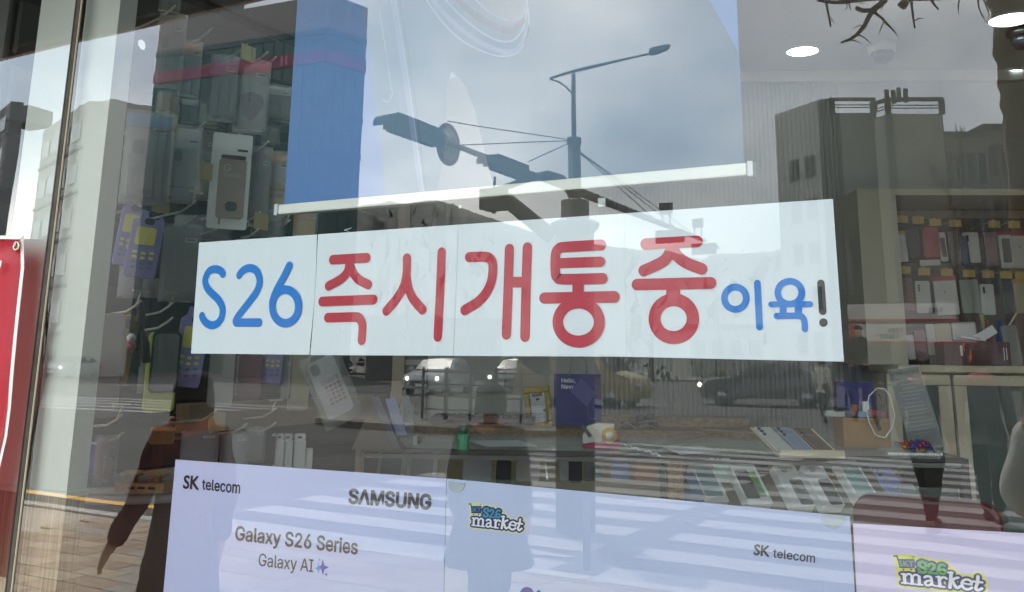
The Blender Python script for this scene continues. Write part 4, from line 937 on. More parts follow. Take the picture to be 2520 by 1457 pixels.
# ---- trees
bark = mat('bark', S(92, 80, 66), .95, var=.45, nscale=7, bump=.9, stretch=(1, 1, .25))
tr = thing('street_tree', 'bare street tree with rough bark at the right edge of the picture', 'tree', (mz(2585, 900, 5).x, mz(2585, 900, 5).y, 0))
P = [mz(x, y, 5) for x, y in ((2488, -160), (2497, -40), (2512, 60), (2528, 160), (2542, 240), (2553, 330), (2580, 600), (2600, 900))]; b0 = Vector((P[-1].x+.03, P[-1].y, -.02)); P.append(b0)
mb = MB(); mb.tube(P, [.125, .132, .14, .145, .15, .155, .17, .185, .24], 26)
bmv = []
for i, v in enumerate(mb.v):
    k = i % 26; bmv.append(v)
o = mb.build('trunk', bark, tr)
sub = o.modifiers.new('s', 'SUBSURF'); sub.levels = sub.render_levels = 3
tex = bpy.data.textures.new('bark_relief', 'VORONOI'); tex.noise_scale = .09
dm = o.modifiers.new('d', 'DISPLACE'); dm.texture = tex; dm.strength = .035; dm.texture_coords = 'LOCAL'
br = MB()
def bp2(*P, r=(.03, .01)): 
    pts = [mz(*q('C', x, y), 4.3) for x, y in P]; n = len(pts); br.tube(pts, [r[0]+(r[1]-r[0])*i/(n-1) for i in range(n)], 8)
bp2((2500, -200), (2200, -90), (1900, -24), (1650, -16), (1500, -26), (1300, -8), (1150, 14), (1090, 20), (972, 4), r=(.024, .007))
bp2((1470, -30), (1400, 40), (1335, 105), (1300, 180), (1250, 240), (1190, 280), (1135, 299), r=(.014, .006)); bp2((1420, 20), (1350, 72), (1290, 76), (1240, 58), r=(.012, .010))
bp2((1368, 88), (1420, 125), (1460, 170), (1512, 222), r=(.007, .0045)); bp2((1030, 12), (1045, 90), (1062, 190), r=(.006, .0045)); bp2((1630, 10), (1640, 100), (1656, 200), r=(.006, .004)); bp2((1770, 0), (1822, 72), r=(.006, .004)); bp2((1600, 0), (1560, 48), r=(.016, .022))
rt = random.Random(21)
for k in range(9):       # fine shoots along the limbs
    x0 = rt.uniform(980, 2150); y0 = -18+18*math.sin(x0*.01)+rt.uniform(-6, 10); a = mz(*q('C', x0, y0), 4.3); L_ = rt.uniform(.04, .14)
    P = [a]; d = Vector((rt.uniform(-.6, .6), rt.uniform(-.5, .5), rt.uniform(-1, .1))).normalized()
    for j in range(4): P.append(P[-1]+d*L_/4); d = (d+Vector((rt.uniform(-.35, .35), rt.uniform(-.3, .3), rt.uniform(-.3, .3)))).normalized()
    br.tube(P, [.0042, .0036, .003, .0024, .0016], 5)
for (x0, y0) in ((1300, 180), (1250, 240), (1340, 100), (1190, 280), (1440, 150), (1485, 195), (1650, 150), (1050, 120)):
    for s_ in ((1,) if x0 % 20 else (-1,)):
        a = mz(*q('C', x0, y0), 4.3); e = a+Vector((s_*rt.uniform(.02, .06), rt.uniform(-.03, .03), rt.uniform(-.09, .01))); br.tube([a, a.lerp(e, .5)+Vector((0, 0, .006)), e], [.0036, .0028, .0014], 5)
br.build('branches', bark, tr)
def bare_tree(px, pyb, pyt, z, lab):
    b = mz(px, pyb, z); tp_ = mz(px, pyt, z); h = tp_.z+.1
    t = thing('bare_tree', lab, 'tree', (b.x, b.y, -.1), 'small bare trees among the far buildings'); rnd = random.Random(px)
    MB().tube([(b.x, b.y, -.1), (b.x+.1, b.y, h*.5), (b.x, b.y, h)], [.2, .13, .03], 7).build('trunk', bark, t)
    mb = MB()
    for i in range(16):
        zz_ = h*rnd.uniform(.35, .92); a = rnd.uniform(0, 6.28); L_ = (h-zz_)*.5+.5
        e = Vector((b.x+math.cos(a)*L_*.55, b.y+math.sin(a)*L_*.55, zz_+L_*.95)); mb.tube([(b.x, b.y, zz_), ((b.x+e.x)/2, (b.y+e.y)/2, zz_+L_*.35), e], [.05, .035, .012], 5)
        for j in range(3):
            m_ = Vector((b.x, b.y, zz_)).lerp(e, rnd.uniform(.4, .9)); mb.tube([m_, m_+Vector((rnd.uniform(-.5, .5), rnd.uniform(-.5, .5), rnd.uniform(.4, 1.1)))], [.02, .008], 4)
    mb.build('crown', bark, t)
for px, pyt, z, lab in ((2375, 262, 60, 'bare tree before the pale flat-roofed building'), (2408, 272, 62, 'bare tree before the brownish building'), (1000, 700, 50, 'bare tree behind the grey low shop'), (840, 690, 52, 'bare tree between the office block and the shops'), (1600, 740, 60, 'bare tree behind the yellow van')): bare_tree(px, 880, pyt, z, lab)
rnd = random.Random(3)
hedge = MB()
for i in range(900):
    x = rnd.uniform(-75, 30); c = Vector((x, -60.5+rnd.uniform(-.8, .8), rnd.uniform(0, 1.1))); a = Vector((rnd.gauss(0, 1), rnd.gauss(0, 1), rnd.gauss(0, 1))).normalized()*.28; b = a.orthogonal().normalized()*.2
    hedge.add([c-a, c+b, c+a, c-b], [(0, 1, 2, 3)])
tag(hedge.build('hedge', mat('hedge_leaf', S(70, 78, 58), .8, var=.4, nscale=.8)), kind='stuff')

# ---- political banners strung across the road: printed side faces the shop
def street_banner(px0, py0, px1, py1, z, lab, lines, portrait):
    a, b = mz(px0, py0, z), mz(px1, py1, z); w_ = abs(b.x-a.x); h = a.z-b.z; c = (a+b)/2
    t = thing('street_banner', lab, 'banner', c, 'long banners strung across the road'); M = frame(c, (-1, 0, 0))
    MB().box((0, 0, 0), (w_, .02, h), M).build('cloth', mat('banner_cloth', S(218, 212, 206), .7, var=.03), t)
    MB().box((0, -.014, -h/2+h*.06), (w_, .004, h*.12), M).build('red_strip', mat('banner_red', S(200, 70, 80), .6), t)
    for body, k, zc2, hh, xc in lines:
        mb = MB(); text_on(mb, body, M, h=h*hh, cx=w_*xc, cz=h*zc2, bold=.02, dy=-.014); mb.build('lettering', mat('banner_'+k, S(52, 46, 60) if k == 'ink' else S(190, 50, 90), .6, var=0), t)
    if portrait:
        x = w_*.42
        MB().box((x+w_*.045, -.0125, 0), (w_*.06, .004, h*.96), M).build('red_panel', mat('banner_red', S(200, 70, 80), .6), t)
        mb = MB(); mb.prism(rrect(h*.34, h*.46, h*.15), .006, M @ Matrix.Translation((x, -.021, h*.12))); mb.build('face_print', mat('face_print', S(206, 172, 150), .6), t)
        mb = MB(); mb.prism([(-h*.19, .0), (h*.19, 0), (h*.2, h*.1), (h*.1, h*.2), (-h*.1, h*.2), (-h*.2, h*.1)], .006, M @ Matrix.Translation((x, -.0225, h*.22))); mb.build('hair_print', black_m, t)
        mb = MB(); mb.prism([(-h*.45, -h*.48), (h*.45, -h*.48), (h*.4, -h*.25), (h*.12, -h*.12), (-h*.12, -h*.12), (-h*.4, -h*.25)], .006, M @ Matrix.Translation((x, -.019, 0))); mb.build('suit_print', mat('suit_print', S(50, 62, 60), .6), t)
street_banner(*q('P', 555, 92), *q('P', 1830, 298), 33, 'pale upper banner across the road with one line of faded letters', [('\uac00\uc774\uc790\uc804', 'ink', .1, .34, -.33)], False)
street_banner(*q('P', 560, 312), *q('P', 2045, 545), 32.6, 'pale lower banner across the road with a portrait and two lines of letters', [('\uc774 \ubd80\ud0c1\ud55c\ub2e4', 'ink', .2, .25, .12), ('\uc774 \ub2e4\ud574\uc8fc\uc138\uc694', 'ink', -.13, .27, .17)], True)
MB_ = MB()
bpole = thing('banner_pole', 'thin steel pole holding the ends of the street banners', 'pole', (mz(2425, 800, 33).x, mz(2425, 800, 33).y, -.1))
pp = mz(2425, 720, 33); MB().tube([(pp.x, pp.y, -.1), (pp.x, pp.y, pp.z)], .05, 8).build('post', steel, bpole)
pp = mz(2066, 720, 33); bpole2 = thing('banner_pole', 'thin steel pole at the portrait end of the street banners', 'pole', (pp.x, pp.y, -.1)); MB().tube([(pp.x, pp.y, -.1), (pp.x, pp.y, pp.z)], .05, 8).build('post', steel, bpole2)

# ---- vehicles
tyre = mat('tyre', S(24, 24, 24), .8); glass_d = mat('car_glass', S(26, 30, 34), .08, spec=.6); lampm = mat('headlamp_glint', S(230, 230, 225), .15, emit=((1, .95, .85), 6.)); chrome = mat('wheel_metal', S(150, 150, 152), .3, .8)  # glow of the car lights is put in for sun glints
def car(pos, yaw, paint, lab, kind='sedan', lit=True):
    """x forward, built at the origin then placed"""
    t = thing('van' if kind == 'van' else 'car', lab, 'van' if kind == 'van' else 'car', pos, 'cars on the road')
    M = Matrix.Translation(pos) @ Matrix.Rotation(yaw, 4, 'Z')
    if kind == 'van': L_, W_, H = 4.7, 1.8, 1.75; prof = [(-2.35, .35), (-2.33, 1.0), (-2.25, 1.7), (-2.0, 1.76), (.9, 1.76), (1.45, 1.15), (2.2, .95), (2.34, .7), (2.32, .3)]
    else: L_, W_, H = 4.6, 1.8, 1.45; prof = [(-2.3, .35), (-2.3, .85), (-1.95, .98), (-1.3, 1.38), (-.6, 1.46), (.2, 1.43), (.95, 1.0), (2.05, .84), (2.28, .62), (2.25, .28)]
    nseg = 5; vs = []
    for k in range(nseg+1):
        f = -1+2*k/nseg; tuck = 1-.09*abs(f)**4
        for (x, z) in prof:
            side = f*W_/2*(1 if z < 1.0 else 1-.22*(z-1.0)/.5); vs.append(M @ Vector((x*tuck, side, z-(.05*abs(f)**3 if z > .8 else 0))))
    n = len(prof); fs = [(k*n+i, k*n+i+1, (k+1)*n+i+1, (k+1)*n+i) for k in range(nseg) for i in range(n-1)]+[tuple(range(n)), tuple(nseg*n+i for i in range(n-1, -1, -1))]+[(k*n+n-1, k*n, (k+1)*n, (k+1)*n+n-1) for k in range(nseg)]
    MB().add(vs, fs, False).build('body', paint, t, bevel=.05)
    # windows
    top = H-.1; bz_ = 1.0; x0, x1 = (-2.1, 1.0) if kind == 'van' else (-1.45, .55)
    for s_ in (-1, 1):
        yv = s_*W_/2*.985; yt = s_*W_/2*(1-.22*(top-.08-1.0)/.5)+s_*.012
        for a, b in ((x0, x0+(x1-x0)*.46), (x0+(x1-x0)*.5, x1)):
            ins = .0 if kind == 'van' else .22
            MB().hexa([M @ Vector(p) for p in ((a, yv+s_*.012, bz_), (b, yv+s_*.012, bz_), (b-.28, yt, top-.08), (a+ins, yt, top-.08), (a, yv-s_*.03, bz_), (b, yv-s_*.03, bz_), (b-.28, yt-s_*.05, top-.08), (a+ins, yt-s_*.05, top-.08))]).build('side_window', glass_d, t)
    xa, xb, za, zb2 = (1.52, .98, 1.1, 1.68) if kind == 'van' else (.98, .3, 1.02, 1.38)
    MB().hexa([M @ Vector(p) for p in ((xa, -W_*.42, za), (xa, W_*.42, za), (xb, W_*.38, zb2), (xb, -W_*.38, zb2), (xa-.1, -W_*.42, za-.02), (xa-.1, W_*.42, za-.02), (xb-.1, W_*.38, zb2-.02), (xb-.1, -W_*.38, zb2-.02))]).build('windscreen', glass_d, t)
    for sx in (-1.4, 1.42):
        for sy in (-1, 1):
            Mw = M @ Matrix.Translation((sx, sy*(W_/2-.1), .32)) @ Matrix.Rotation(R(90), 4, 'X')
            wv = MB().lathe([(.2, -.1), (.32, -.09), (.32, .09), (.2, .1)], 18, Mw).build('wheel', tyre, t); MB().lathe([(.19, -.102), (.19, .102)], 14, Mw).build('rim', chrome, wv)
    for sy in (-1, 1):
        MB().ball(M @ Vector((2.22 if kind != 'van' else 2.27, sy*.66, .68)), .09, 10, 6).build('headlight', lampm if lit else chrome, t)
        MB().box((-2.28, sy*.68, .8), (.08, .28, .14), M).build('tail_light', mat('tail_red', S(120, 20, 24), .2), t)
        MB().box((.85, sy*(W_/2+.1), 1.02), (.16, .2, .13), M).build('wing_mirror', paint, t, bevel=.03)
    MB().box((2.25, 0, .5), (.1, 1.0, .16), M).build('grille', black_m, t); MB().box((2.3, 0, .42), (.02, .5, .11), M).build('number_plate', mat('plate_white', S(215, 215, 210), .5), t)
    return t
ypaint = mat('yellow_paint', S(142, 124, 84), .3, var=.03); dpaint = mat('dark_paint', S(80, 84, 90), .2, var=.03); wpaint = mat('white_car_paint', S(150, 152, 154), .25, var=.02); spaint = mat('silver_paint', S(112, 116, 120), .25, .4, var=.03)
def gpos(px, z): p = mz(px, 880, z); return Vector((p.x, p.y, -.12))
car(gpos(1432, 32), R(0), ypaint, 'yellow van crossing the junction behind the blue shopping bag', 'van', False)
car(gpos(1885, 33), R(172), dpaint, 'dark car crossing the junction right of the yellow van')
for px, z, yw, m_, lab in ((62, 62, 70, wpaint, 'pale car with glinting headlights, leftmost of the queue at the far left'), (112, 64, 70, spaint, 'grey car with glinting headlights in the queue, between the two pale ones'), (176, 60, 68, wpaint, 'pale car with glinting headlights, nearest the column edge in the queue'), (1085, 40, 75, wpaint, 'pale car with glinting headlights behind the railing'), (1278, 43, 78, spaint, 'grey car with glinting headlights right of the railing')):
    car(gpos(px, z), R(yw), m_, lab)
# ================================================================ SHOP INTERIOR
def dz(p): return (p-CAM).dot(_f)
def topz(p, px, py): return at(px, py, dz(p)).z
XC = E1; NE = Vector((-E2.x, -E2.y, 0))       # things on the counter face the viewer
cream = mat('cream_laminate', S(196, 186, 160), .5, var=.04); wood = wood_mat('counter_wood', S(104, 84, 58), S(150, 124, 86), (1.5, 40, 40)); dark = mat('black_plastic', S(20, 20, 22), .35); whitep = mat('white_plastic', S(230, 230, 228), .35, var=.03)
grey_p = mat('grey_plastic', S(140, 142, 145), .4); navy = mat('navy_paper', S(22, 30, 120), .45, var=.05); maroon = mat('maroon_card', S(72, 22, 30), .5, var=.06); card = mat('cardboard', S(160, 122, 72), .8, var=.1, nscale=20)
acr = clear_plastic('clear_acrylic', (.85, .9, .9), .08, .05); cello = clear_plastic('cellophane', (.8, .82, .82), .22, .1); cglass = clear_plastic('counter_glass', (.7, .8, .78), .05, .03)
tan_m = mat('tan_board', S(150, 134, 106), .7, var=.08)

# ---- wall rack on the left side wall: every hook is a part of it
XW = -.95
rack = thing('wall_rack', 'dark slatted wall rack with white wire hooks behind the white column', 'display rack', (XW, 1., FL))
rk = mat('rack_board', S(52, 50, 46), .7, var=.15, nscale=6)
for k in range(14):
    MB().box((XW+.012, 1.02, .32+k*.185), (.022, 1.74, .15), None).build('slat', rk, rack, bevel=.004, seg=1)
MB().box((XW+.004, 1.02, 1.45), (.008, 1.76, 2.6)).build('backing', mat('rack_gap', S(34, 32, 30), .8), rack)
wire = mat('hook_wire', S(206, 200, 184), .35, var=.03)
tagm = mat('hook_tag', S(184, 166, 120), .6, var=.08)
def hook(p, T=False, tagged=False):
    """wire hook ending at p, running back to the wall"""
    mb = MB(); mb.tube([Vector((XW+.02, p.y+.01, p.z-.045)), Vector((p.x-.055, p.y, p.z-.028)), Vector((p.x-.018, p.y, p.z-.012)), p], .0033, 7)
    if T: mb.tube([p+Vector((-.018, 0, -.012)), p+Vector((-.004, 0, .022))], .003, 6); mb.box(p+Vector((-.004, 0, .025)), (.008, .052, .006))
    mb.build('hook', wire, rack)
    if tagged: MB().box(p+Vector((.002, .004, -.03)), (.002, .062, .052)).build('price_tag', tagm, rack)
HX = -.70
for reg, x, y, T, tg in (('A', 1240, 40, 0, 0), ('A', 1500, 200, 0, 0), ('A', 1750, 312, 0, 1), ('A', 1895, 365, 0, 0), ('A', 1955, 400, 0, 0), ('A', 1450, 865, 0, 0), ('A', 1190, 790, 0, 1), ('Za', 1135, 185, 0, 0), ('Za', 1470, 290, 0, 0), ('Za', 605, 990, 1, 0), ('Za', 605, 1170, 0, 0), ('Za', 960, 1236, 0, 0), ('Za', 1720, 1215, 1, 0), ('Za', 1350, 1320, 0, 0), ('Za', 960, 1060, 0, 1), ('Za', 1370, 1120, 0, 1), ('Za', 190, 900, 0, 1), ('Za', 700, 520, 0, 1),
                       ('D', 1000, 790, 1, 0), ('D', 1230, 800, 1, 0), ('D', 990, 905, 0, 0), ('D', 1220, 910, 0, 0), ('J', 420, 830, 1, 0), ('J', 1630, 780, 1, 0), ('J', 1400, 900, 0, 0), ('J', 1630, 890, 0, 0), ('J', 1165, 930, 0, 0), ('J', 1160, 800, 0, 1), ('J', 430, 970, 0, 0)):
    hook(onX(*q(reg, x, y), HX+random.uniform(-.03, .03)), T, tg)
MB().box((XW+.05, 1.25, onX(*q('J', 1550, 820), XW+.06).z), (.06, .9, .085)).build('rail_shelf', tan_m, rack)

def hang(reg, x0, y0, x1, y1, X=HX-.02, beta=35, roll=0.):
    """frame at the centre of the picture box, plus real width and height"""
    a = q(reg, x0, y0); b = q(reg, x1, y1); cx, cy_ = (a[0]+b[0])/2, (a[1]+b[1])/2
    p = onX(cx, cy_, X); k = dz(p)/FPX
    M = frame(p, (math.sin(R(beta)), math.cos(R(beta)), 0))
    if roll: M = M @ Matrix.Rotation(R(roll), 4, 'Y')
    return p, M, (b[0]-a[0])*k, (b[1]-a[1])*k
def slab_part(M, w_, h, d, name, mt, parent, dy=0., r=.012, cx=0., cz_=0., bevel=0.):
    return MB().prism(rrect(w_, h, min(r, w_*.45, h*.45)), d, M @ Matrix.Translation((cx, dy, cz_))).build(name, mt, parent, bevel=bevel)
def pack(reg, box, lab, head, body, inner=None, X=HX-.02, beta=35, roll=0., headfrac=.22, words=(), grp='packed phone cases hanging on the wall rack', sleeve=True, logo_=None):
    p, M, w_, h = hang(reg, *box, X=X, beta=beta, roll=roll)
    t = thing('case_pack', lab, 'phone case', p, grp)
    slab_part(M, w_, h, .004, 'card', body, t, .004, .008)
    if head is not None: slab_part(M, w_*1.01, h*headfrac, .003, 'header', head, t, -.003, .004, 0, h*(.5-headfrac/2))
    if inner is not None:
        slab_part(M, w_*.80, h*.66, .010, 'case', inner, t, -.008, .012, 0, -h*.1, bevel=.002)
        slab_part(M, w_*.26, h*.16, .003, 'camera_cutout', dark, t, -.0105, .008, -w_*.2, h*.12)
    slab_part(M, w_*.34, h*.065, .001, 'barcode_label', whitep, t, -.0135, .002, w_*.24, h*.31)
    slab_part(M, w_*.26, h*.022, .0005, 'barcode', dark, t, -.0142, .001, w_*.24, h*.315)
    for body_, k, zc2, ww in words:
        mb = MB(); text_on(mb, body_, M, w=w_*ww, cz=h*zc2, bold=.015, dy=-.0145); mb.build('lettering', k, t)
    if sleeve:
        mb = MB(); n = 6; vs = []
        for j in range(n+1):
            for i in range(5):
                u, v = i/4-.5, j/n-.5; vs.append(M @ Vector((u*w_*1.06, -.016-.006*math.cos(u*3)+random.uniform(-.0022, .0022), v*h*1.04)))
        mb.add(vs, [(j*5+i, j*5+i+1, (j+1)*5+i+1, (j+1)*5+i) for j in range(n) for i in range(4)], True)
        o = mb.build('plastic_sleeve', cello, t); md = o.modifiers.new('t', 'SOLIDIFY'); md.thickness = .0006
    return t, M, w_, h
redh0 = mat('wine_header', S(150, 26, 44), .45); dark_red = None; pinkb = mat('pink_header', S(226, 70, 100), .4); orange = mat('orange_header', S(232, 150, 46), .4); purple = mat('purple_header', S(116, 34, 116), .4); bluh = mat('blue_header', S(34, 128, 204), .4); tealc = mat('teal_card', S(40, 66, 70), .5); brownc = mat('brown_card', S(112, 82, 68), .5); greyc = mat('grey_card', S(158, 154, 152), .5); silver = mat('silver_card', S(206, 204, 202), .4); navyc = mat('dark_slate_card', S(48, 46, 62), .4); maroonc = mat('mauve_card', S(110, 72, 78), .5); beige = mat('beige_case', S(166, 158, 136), .5); pudp = mat('pudding_purple', S(140, 76, 138), .4); pudy = mat('pudding_yellow', S(226, 190, 60), .4); inkd = mat('pack_ink', S(40, 40, 44), .5); inkw = mat('pack_white_ink', S(226, 226, 226), .5)
pack('A', (1110, 100, 1290, 640), 'brown phone case in a shiny crinkled bag at the top left of the rack', None, brownc, brownc)
pack('A', (1275, 300, 1410, 700), 'dark slate phone case under an orange header card', orange, navyc, navyc, X=HX-.04)
pack('A', (1480, 400, 1660, 870), 'dark teal phone case under a purple header card', purple, tealc, tealc, X=HX-.05)
t, M, w_, h = pack('A', (1665, 430, 1890, 950), 'clear phone case pack under a pink header with a purple printed shield', pinkb, silver, None, headfrac=.2, X=HX-.03)
def shield(t, M, w_, h, mt, k=1.):
    P = [(-w_*.36*k, h*.10), (w_*.36*k, h*.10), (w_*.38*k, -h*.02), (w_*.2*k, -h*.17), (0, -h*.26), (-w_*.2*k, -h*.17), (-w_*.38*k, -h*.02)]; P += []
    P = [(x, z) for x, z in P]; P.insert(1, (0, h*.16))
    MB().prism(P, .002, M @ Matrix.Translation((0, -.006, -h*.08))).build('shield_print', mt, t)
shield(t, M, w_, h, pudp)
mb = MB(); text_on(mb, 'PUDDING', M, w=w_*.66, cz=-h*.05, bold=.03, dy=-.0105); text_on(mb, 'CASE', M, w=w_*.4, cz=-h*.14, bold=.03, dy=-.0105); mb.build('lettering', mat('plum_ink', S(84, 36, 92), .5), t)
pack('A', (885, 800, 1190, 1450), 'grey phone case under a bright blue header beside the column', bluh, greyc, greyc, headfrac=.15, words=(('ONG', inkd, -.36, .3),))
pack('A', (1192, 900, 1400, 1440), 'silver phone case pack lettered FASHION CASE', None, silver, silver, words=(('FASHION CASE', inkd, -.3, .8),))
t, M, w_, h = pack('A', (1490, 935, 1765, 1620), 'white rounded pack with a taupe vanilla phone case inside', None, mat('white_pack', S(232, 234, 230), .4, var=.03), None, sleeve=False, X=HX+.01)
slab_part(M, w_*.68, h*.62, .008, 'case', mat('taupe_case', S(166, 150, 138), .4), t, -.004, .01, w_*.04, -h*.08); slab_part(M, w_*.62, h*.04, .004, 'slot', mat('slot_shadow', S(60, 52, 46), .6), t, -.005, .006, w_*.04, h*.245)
slab_part(M, w_*.3, h*.1, .002, 'badge', mat('badge_slate', S(74, 84, 86), .5), t, -.007, .015, w_*.06, -h*.27)
mb = MB(); text_on(mb, 'G', M, h=h*.08, cx=-w_*.1, cz=h*.13, dy=-.0075); text_on(mb, 'Vanilla', M, w=w_*.42, cx=w_*.03, cz=h*.055, bold=.005, dy=-.0075); mb.build('lettering', mat('vanilla_ink', S(206, 200, 192), .5), t)
pack('A', (1770, 1050, 1900, 1600), 'mauve phone case pack right of the white vanilla pack', None, maroonc, maroonc, X=HX-.05)
t, M, w_, h = pack('A', (1885, 1080, 2030, 1570), 'yellow shield pack lettered PUDDING CASE half behind the banner', mat('orange_yellow', S(226, 150, 40), .4), silver, None, headfrac=.14, X=HX-.06)
shield(t, M, w_*1.15, h, pudy); mb = MB(); text_on(mb, 'PUDDING', M, w=w_*.8, cz=-h*.04, bold=.03, dy=-.0105); text_on(mb, 'CASE', M, w=w_*.56, cz=-h*.13, bold=.03, dy=-.0105); mb.build('lettering', inkd, t)
pack('Za', (1760, 1140, 2024, 1420), 'yellow and orange pack hanging below the end of the white bar', mat('orange_yellow', S(226, 150, 40), .4), pudy, None, headfrac=.3, X=HX-.06)
pack('Za', (1270, 1110, 1640, 1420), 'amber topped pack on the hook left of the white bar', mat('amber_pack', S(206, 140, 50), .4), navyc, None, headfrac=.25, X=HX-.07)
for reg, box, lab, hd_, bd_, in_ in (
    ('A', (1110, 655, 1265, 815), 'amber brown pack tucked under the crinkled bag', None, mat('amber_card', S(150, 116, 60), .5), None), ('A', (1282, 705, 1400, 885), 'black pack with pale header under the orange topped case', silver, dark, None),
    ('A', (1400, 735, 1545, 905), 'pale yellow green card pack behind a hook in the upper rack', None, mat('pale_green_card', S(186, 186, 130), .5), None), ('A', (1870, 610, 2050, 870), 'dark teal pack with a white label against the banner edge', silver, tealc, tealc),
    ('A', (1850, 890, 1965, 1030), 'olive card pack below the dark teal one by the banner', None, mat('olive_card', S(132, 128, 84), .5), None), ('A', (1400, 930, 1495, 1420), 'tan pack squeezed between the silver and the white packs', redh0, mat('tan_card', S(176, 146, 88), .5), None),
    ('D', (845, 545, 1000, 770), 'crumpled dark clear bag under the lavender pair', None, mat('smoke_card', S(96, 88, 84), .5), None), ('D', (1005, 640, 1245, 770), 'crumpled pale clear bag above the two bare hooks', None, greyc, None),
    ('J', (560, 190, 690, 640), 'teal green case edge behind the black rimmed case', None, mat('green_teal_case', S(48, 110, 96), .4), None), ('J', (1310, 380, 1395, 660), 'black beaded pouch right of the plain grey case', None, dark, None),
    ('J', (1665, 370, 1740, 690), 'dark green case edge left of the olive beige case', None, mat('bottle_green_case', S(56, 84, 62), .4), None), ('A', (1130, -60, 1265, 105), 'black pack at the very top of the rack', None, dark, dark),
    ('A', (1620, 850, 1765, 955), 'amber card pack under the purple shield pack', None, mat('amber_card', S(150, 116, 60), .5), None), ('A', (1500, 640, 1600, 900), 'slate green pack behind the purple headed case', mat('mint_header', S(150, 176, 168), .5), tealc, None),
    ('Za', (600, 420, 780, 960), 'ochre pack edge behind the white vanilla pack', None, mat('ochre_card', S(182, 150, 84), .5), None), ('Za', (0, 0, 270, 300), 'cyan topped pack partly behind the blue headed one', bluh, greyc, None), ('Za', (380, 1180, 1000, 1457), 'wide crinkled clear pouch behind the top of the sign', None, mat('pouch_grey', S(120, 116, 112), .5), None)):
    pack(reg, box, lab, hd_, bd_, in_, X=HX-.12+random.uniform(-.02, .02), beta=35+random.uniform(-8, 8))
# retro lavender cases with a printed screen and buttons
lav = mat('lavender_rubber', S(142, 134, 184), .5, var=.04); yel = mat('screen_yellow', S(214, 208, 96), .5); heart = mat('heart_pink', S(150, 96, 140), .5); bcol = mat('button_blue', S(98, 116, 150), .5)
def retro(reg, box, lab, X=HX-.02, beta=35, roll=5.):
    p, M, w_, h = hang(reg, *box, X=X, beta=beta, roll=roll); t = thing('retro_phone_case', lab, 'phone case', p, 'lavender retro phone cases')
    out = [(-w_*.5, -h*.44), (-w_*.44, -h*.5), (w_*.44, -h*.5), (w_*.5, -h*.44), (w_*.5, h*.36), (w_*.42, h*.44), (w_*.30, h*.46), (w_*.30, h*.40), (-w_*.02, h*.40), (-w_*.06, h*.52), (-w_*.28, h*.52), (-w_*.30, h*.42), (-w_*.5, h*.36)]
    MB().prism(out, .012, M @ Matrix.Translation((0, -.006, 0))).build('shell', lav, t, bevel=.003)
    slab_part(M, w_*.32, h*.10, .004, 'camera_hole', dark, t, -.0075, .01, w_*.02, h*.36)
    slab_part(M, w_*.62, h*.27, .003, 'screen_print', yel, t, -.008, .006, -w_*.02, h*.13)
    for j in range(4):
        for i in range(3):
            mb = MB(); mb.prism(ell(0, 0, w_*.085, h*.021, 12), .003, M @ Matrix.Translation((-w_*.26+i*w_*.26, -.008, -h*.13-j*h*.075+abs(i-1)*h*.012))); mb.build('button', yel if j < 2 else bcol, t)
    return t
retro('D', (838, 70, 1000, 545), 'lavender retro phone case, farther one of the upper pair by the column', X=HX-.06)
retro('D', (915, 165, 1130, 630), 'lavender retro phone case with yellow screen, nearer one of the upper pair', X=HX)
retro('D', (1250, 850, 1450, 1395), 'lavender retro phone case half hidden by the first sheet of the sign', X=HX)
retro('D', (1860, 960, 2005, 1372), 'lavender retro phone case peeking below the sign', X=HX-.1, roll=3)
pack('D', (1150, 265, 1395, 790), 'empty looking clear bag with a small red mark left of the sign', None, mat('smoke_card', S(96, 88, 84), .5), None)
def caseonly(reg, box, lab, mt, X=HX-.02, beta=35, roll=0., cut=True, rim=None, front=None):
    p, M, w_, h = hang(reg, *box, X=X, beta=beta, roll=roll); t = thing('phone_case', lab, 'phone case', p, 'loose phone cases hanging on the wall rack')
    slab_part(M, w_, h, .011, 'shell', rim or mt, t, -.003, .014, bevel=.003)
    if front: slab_part(M, w_*.84, h*.92, .003, 'front_panel', front, t, -.0045, .012)
    elif cut: slab_part(M, w_*.30, h*.15, .003, 'camera_cutout', dark, t, -.0045, .008, -w_*.24, h*.37)
    return t, M, w_, h
clearc = mat('cloudy_clear', S(150, 152, 148), .2, var=.06)
caseonly('D', (705, 885, 855, 1610), 'tall cloudy clear case beside the column edge', clearc, cut=False)
caseonly('D', (828, 895, 945, 1385), 'mustard yellow phone case hanging edge on by the column', mat('mustard', S(224, 176, 44), .45, var=.06), beta=5, roll=6)
t, M, w_, h = caseonly('D', (1070, 1010, 1265, 1440), 'black rimmed case with grey back under the sign left corner', dark, rim=mat('black_green_rim', S(26, 40, 36), .3), front=mat('grey_back', S(116, 116, 116), .35))
caseonly('D', (1035, 1020, 1245, 1570), 'lime backed sheet hanging behind the black rimmed case', mat('lime_card', S(214, 230, 90), .35), X=HX-.05, cut=False)
caseonly('D', (1478, 1120, 1652, 1540), 'plain light grey case under the first sheet of the sign', mat('light_grey_case', S(150, 148, 144), .4), cut=False)
caseonly('D', (1690, 1100, 1850, 1480), 'mauve case behind the small lavender case', maroonc, X=HX-.1)
caseonly('D', (2040, 1120, 2190, 1560), 'olive beige case left of the calculator case', beige, cut=False, X=HX-.1)
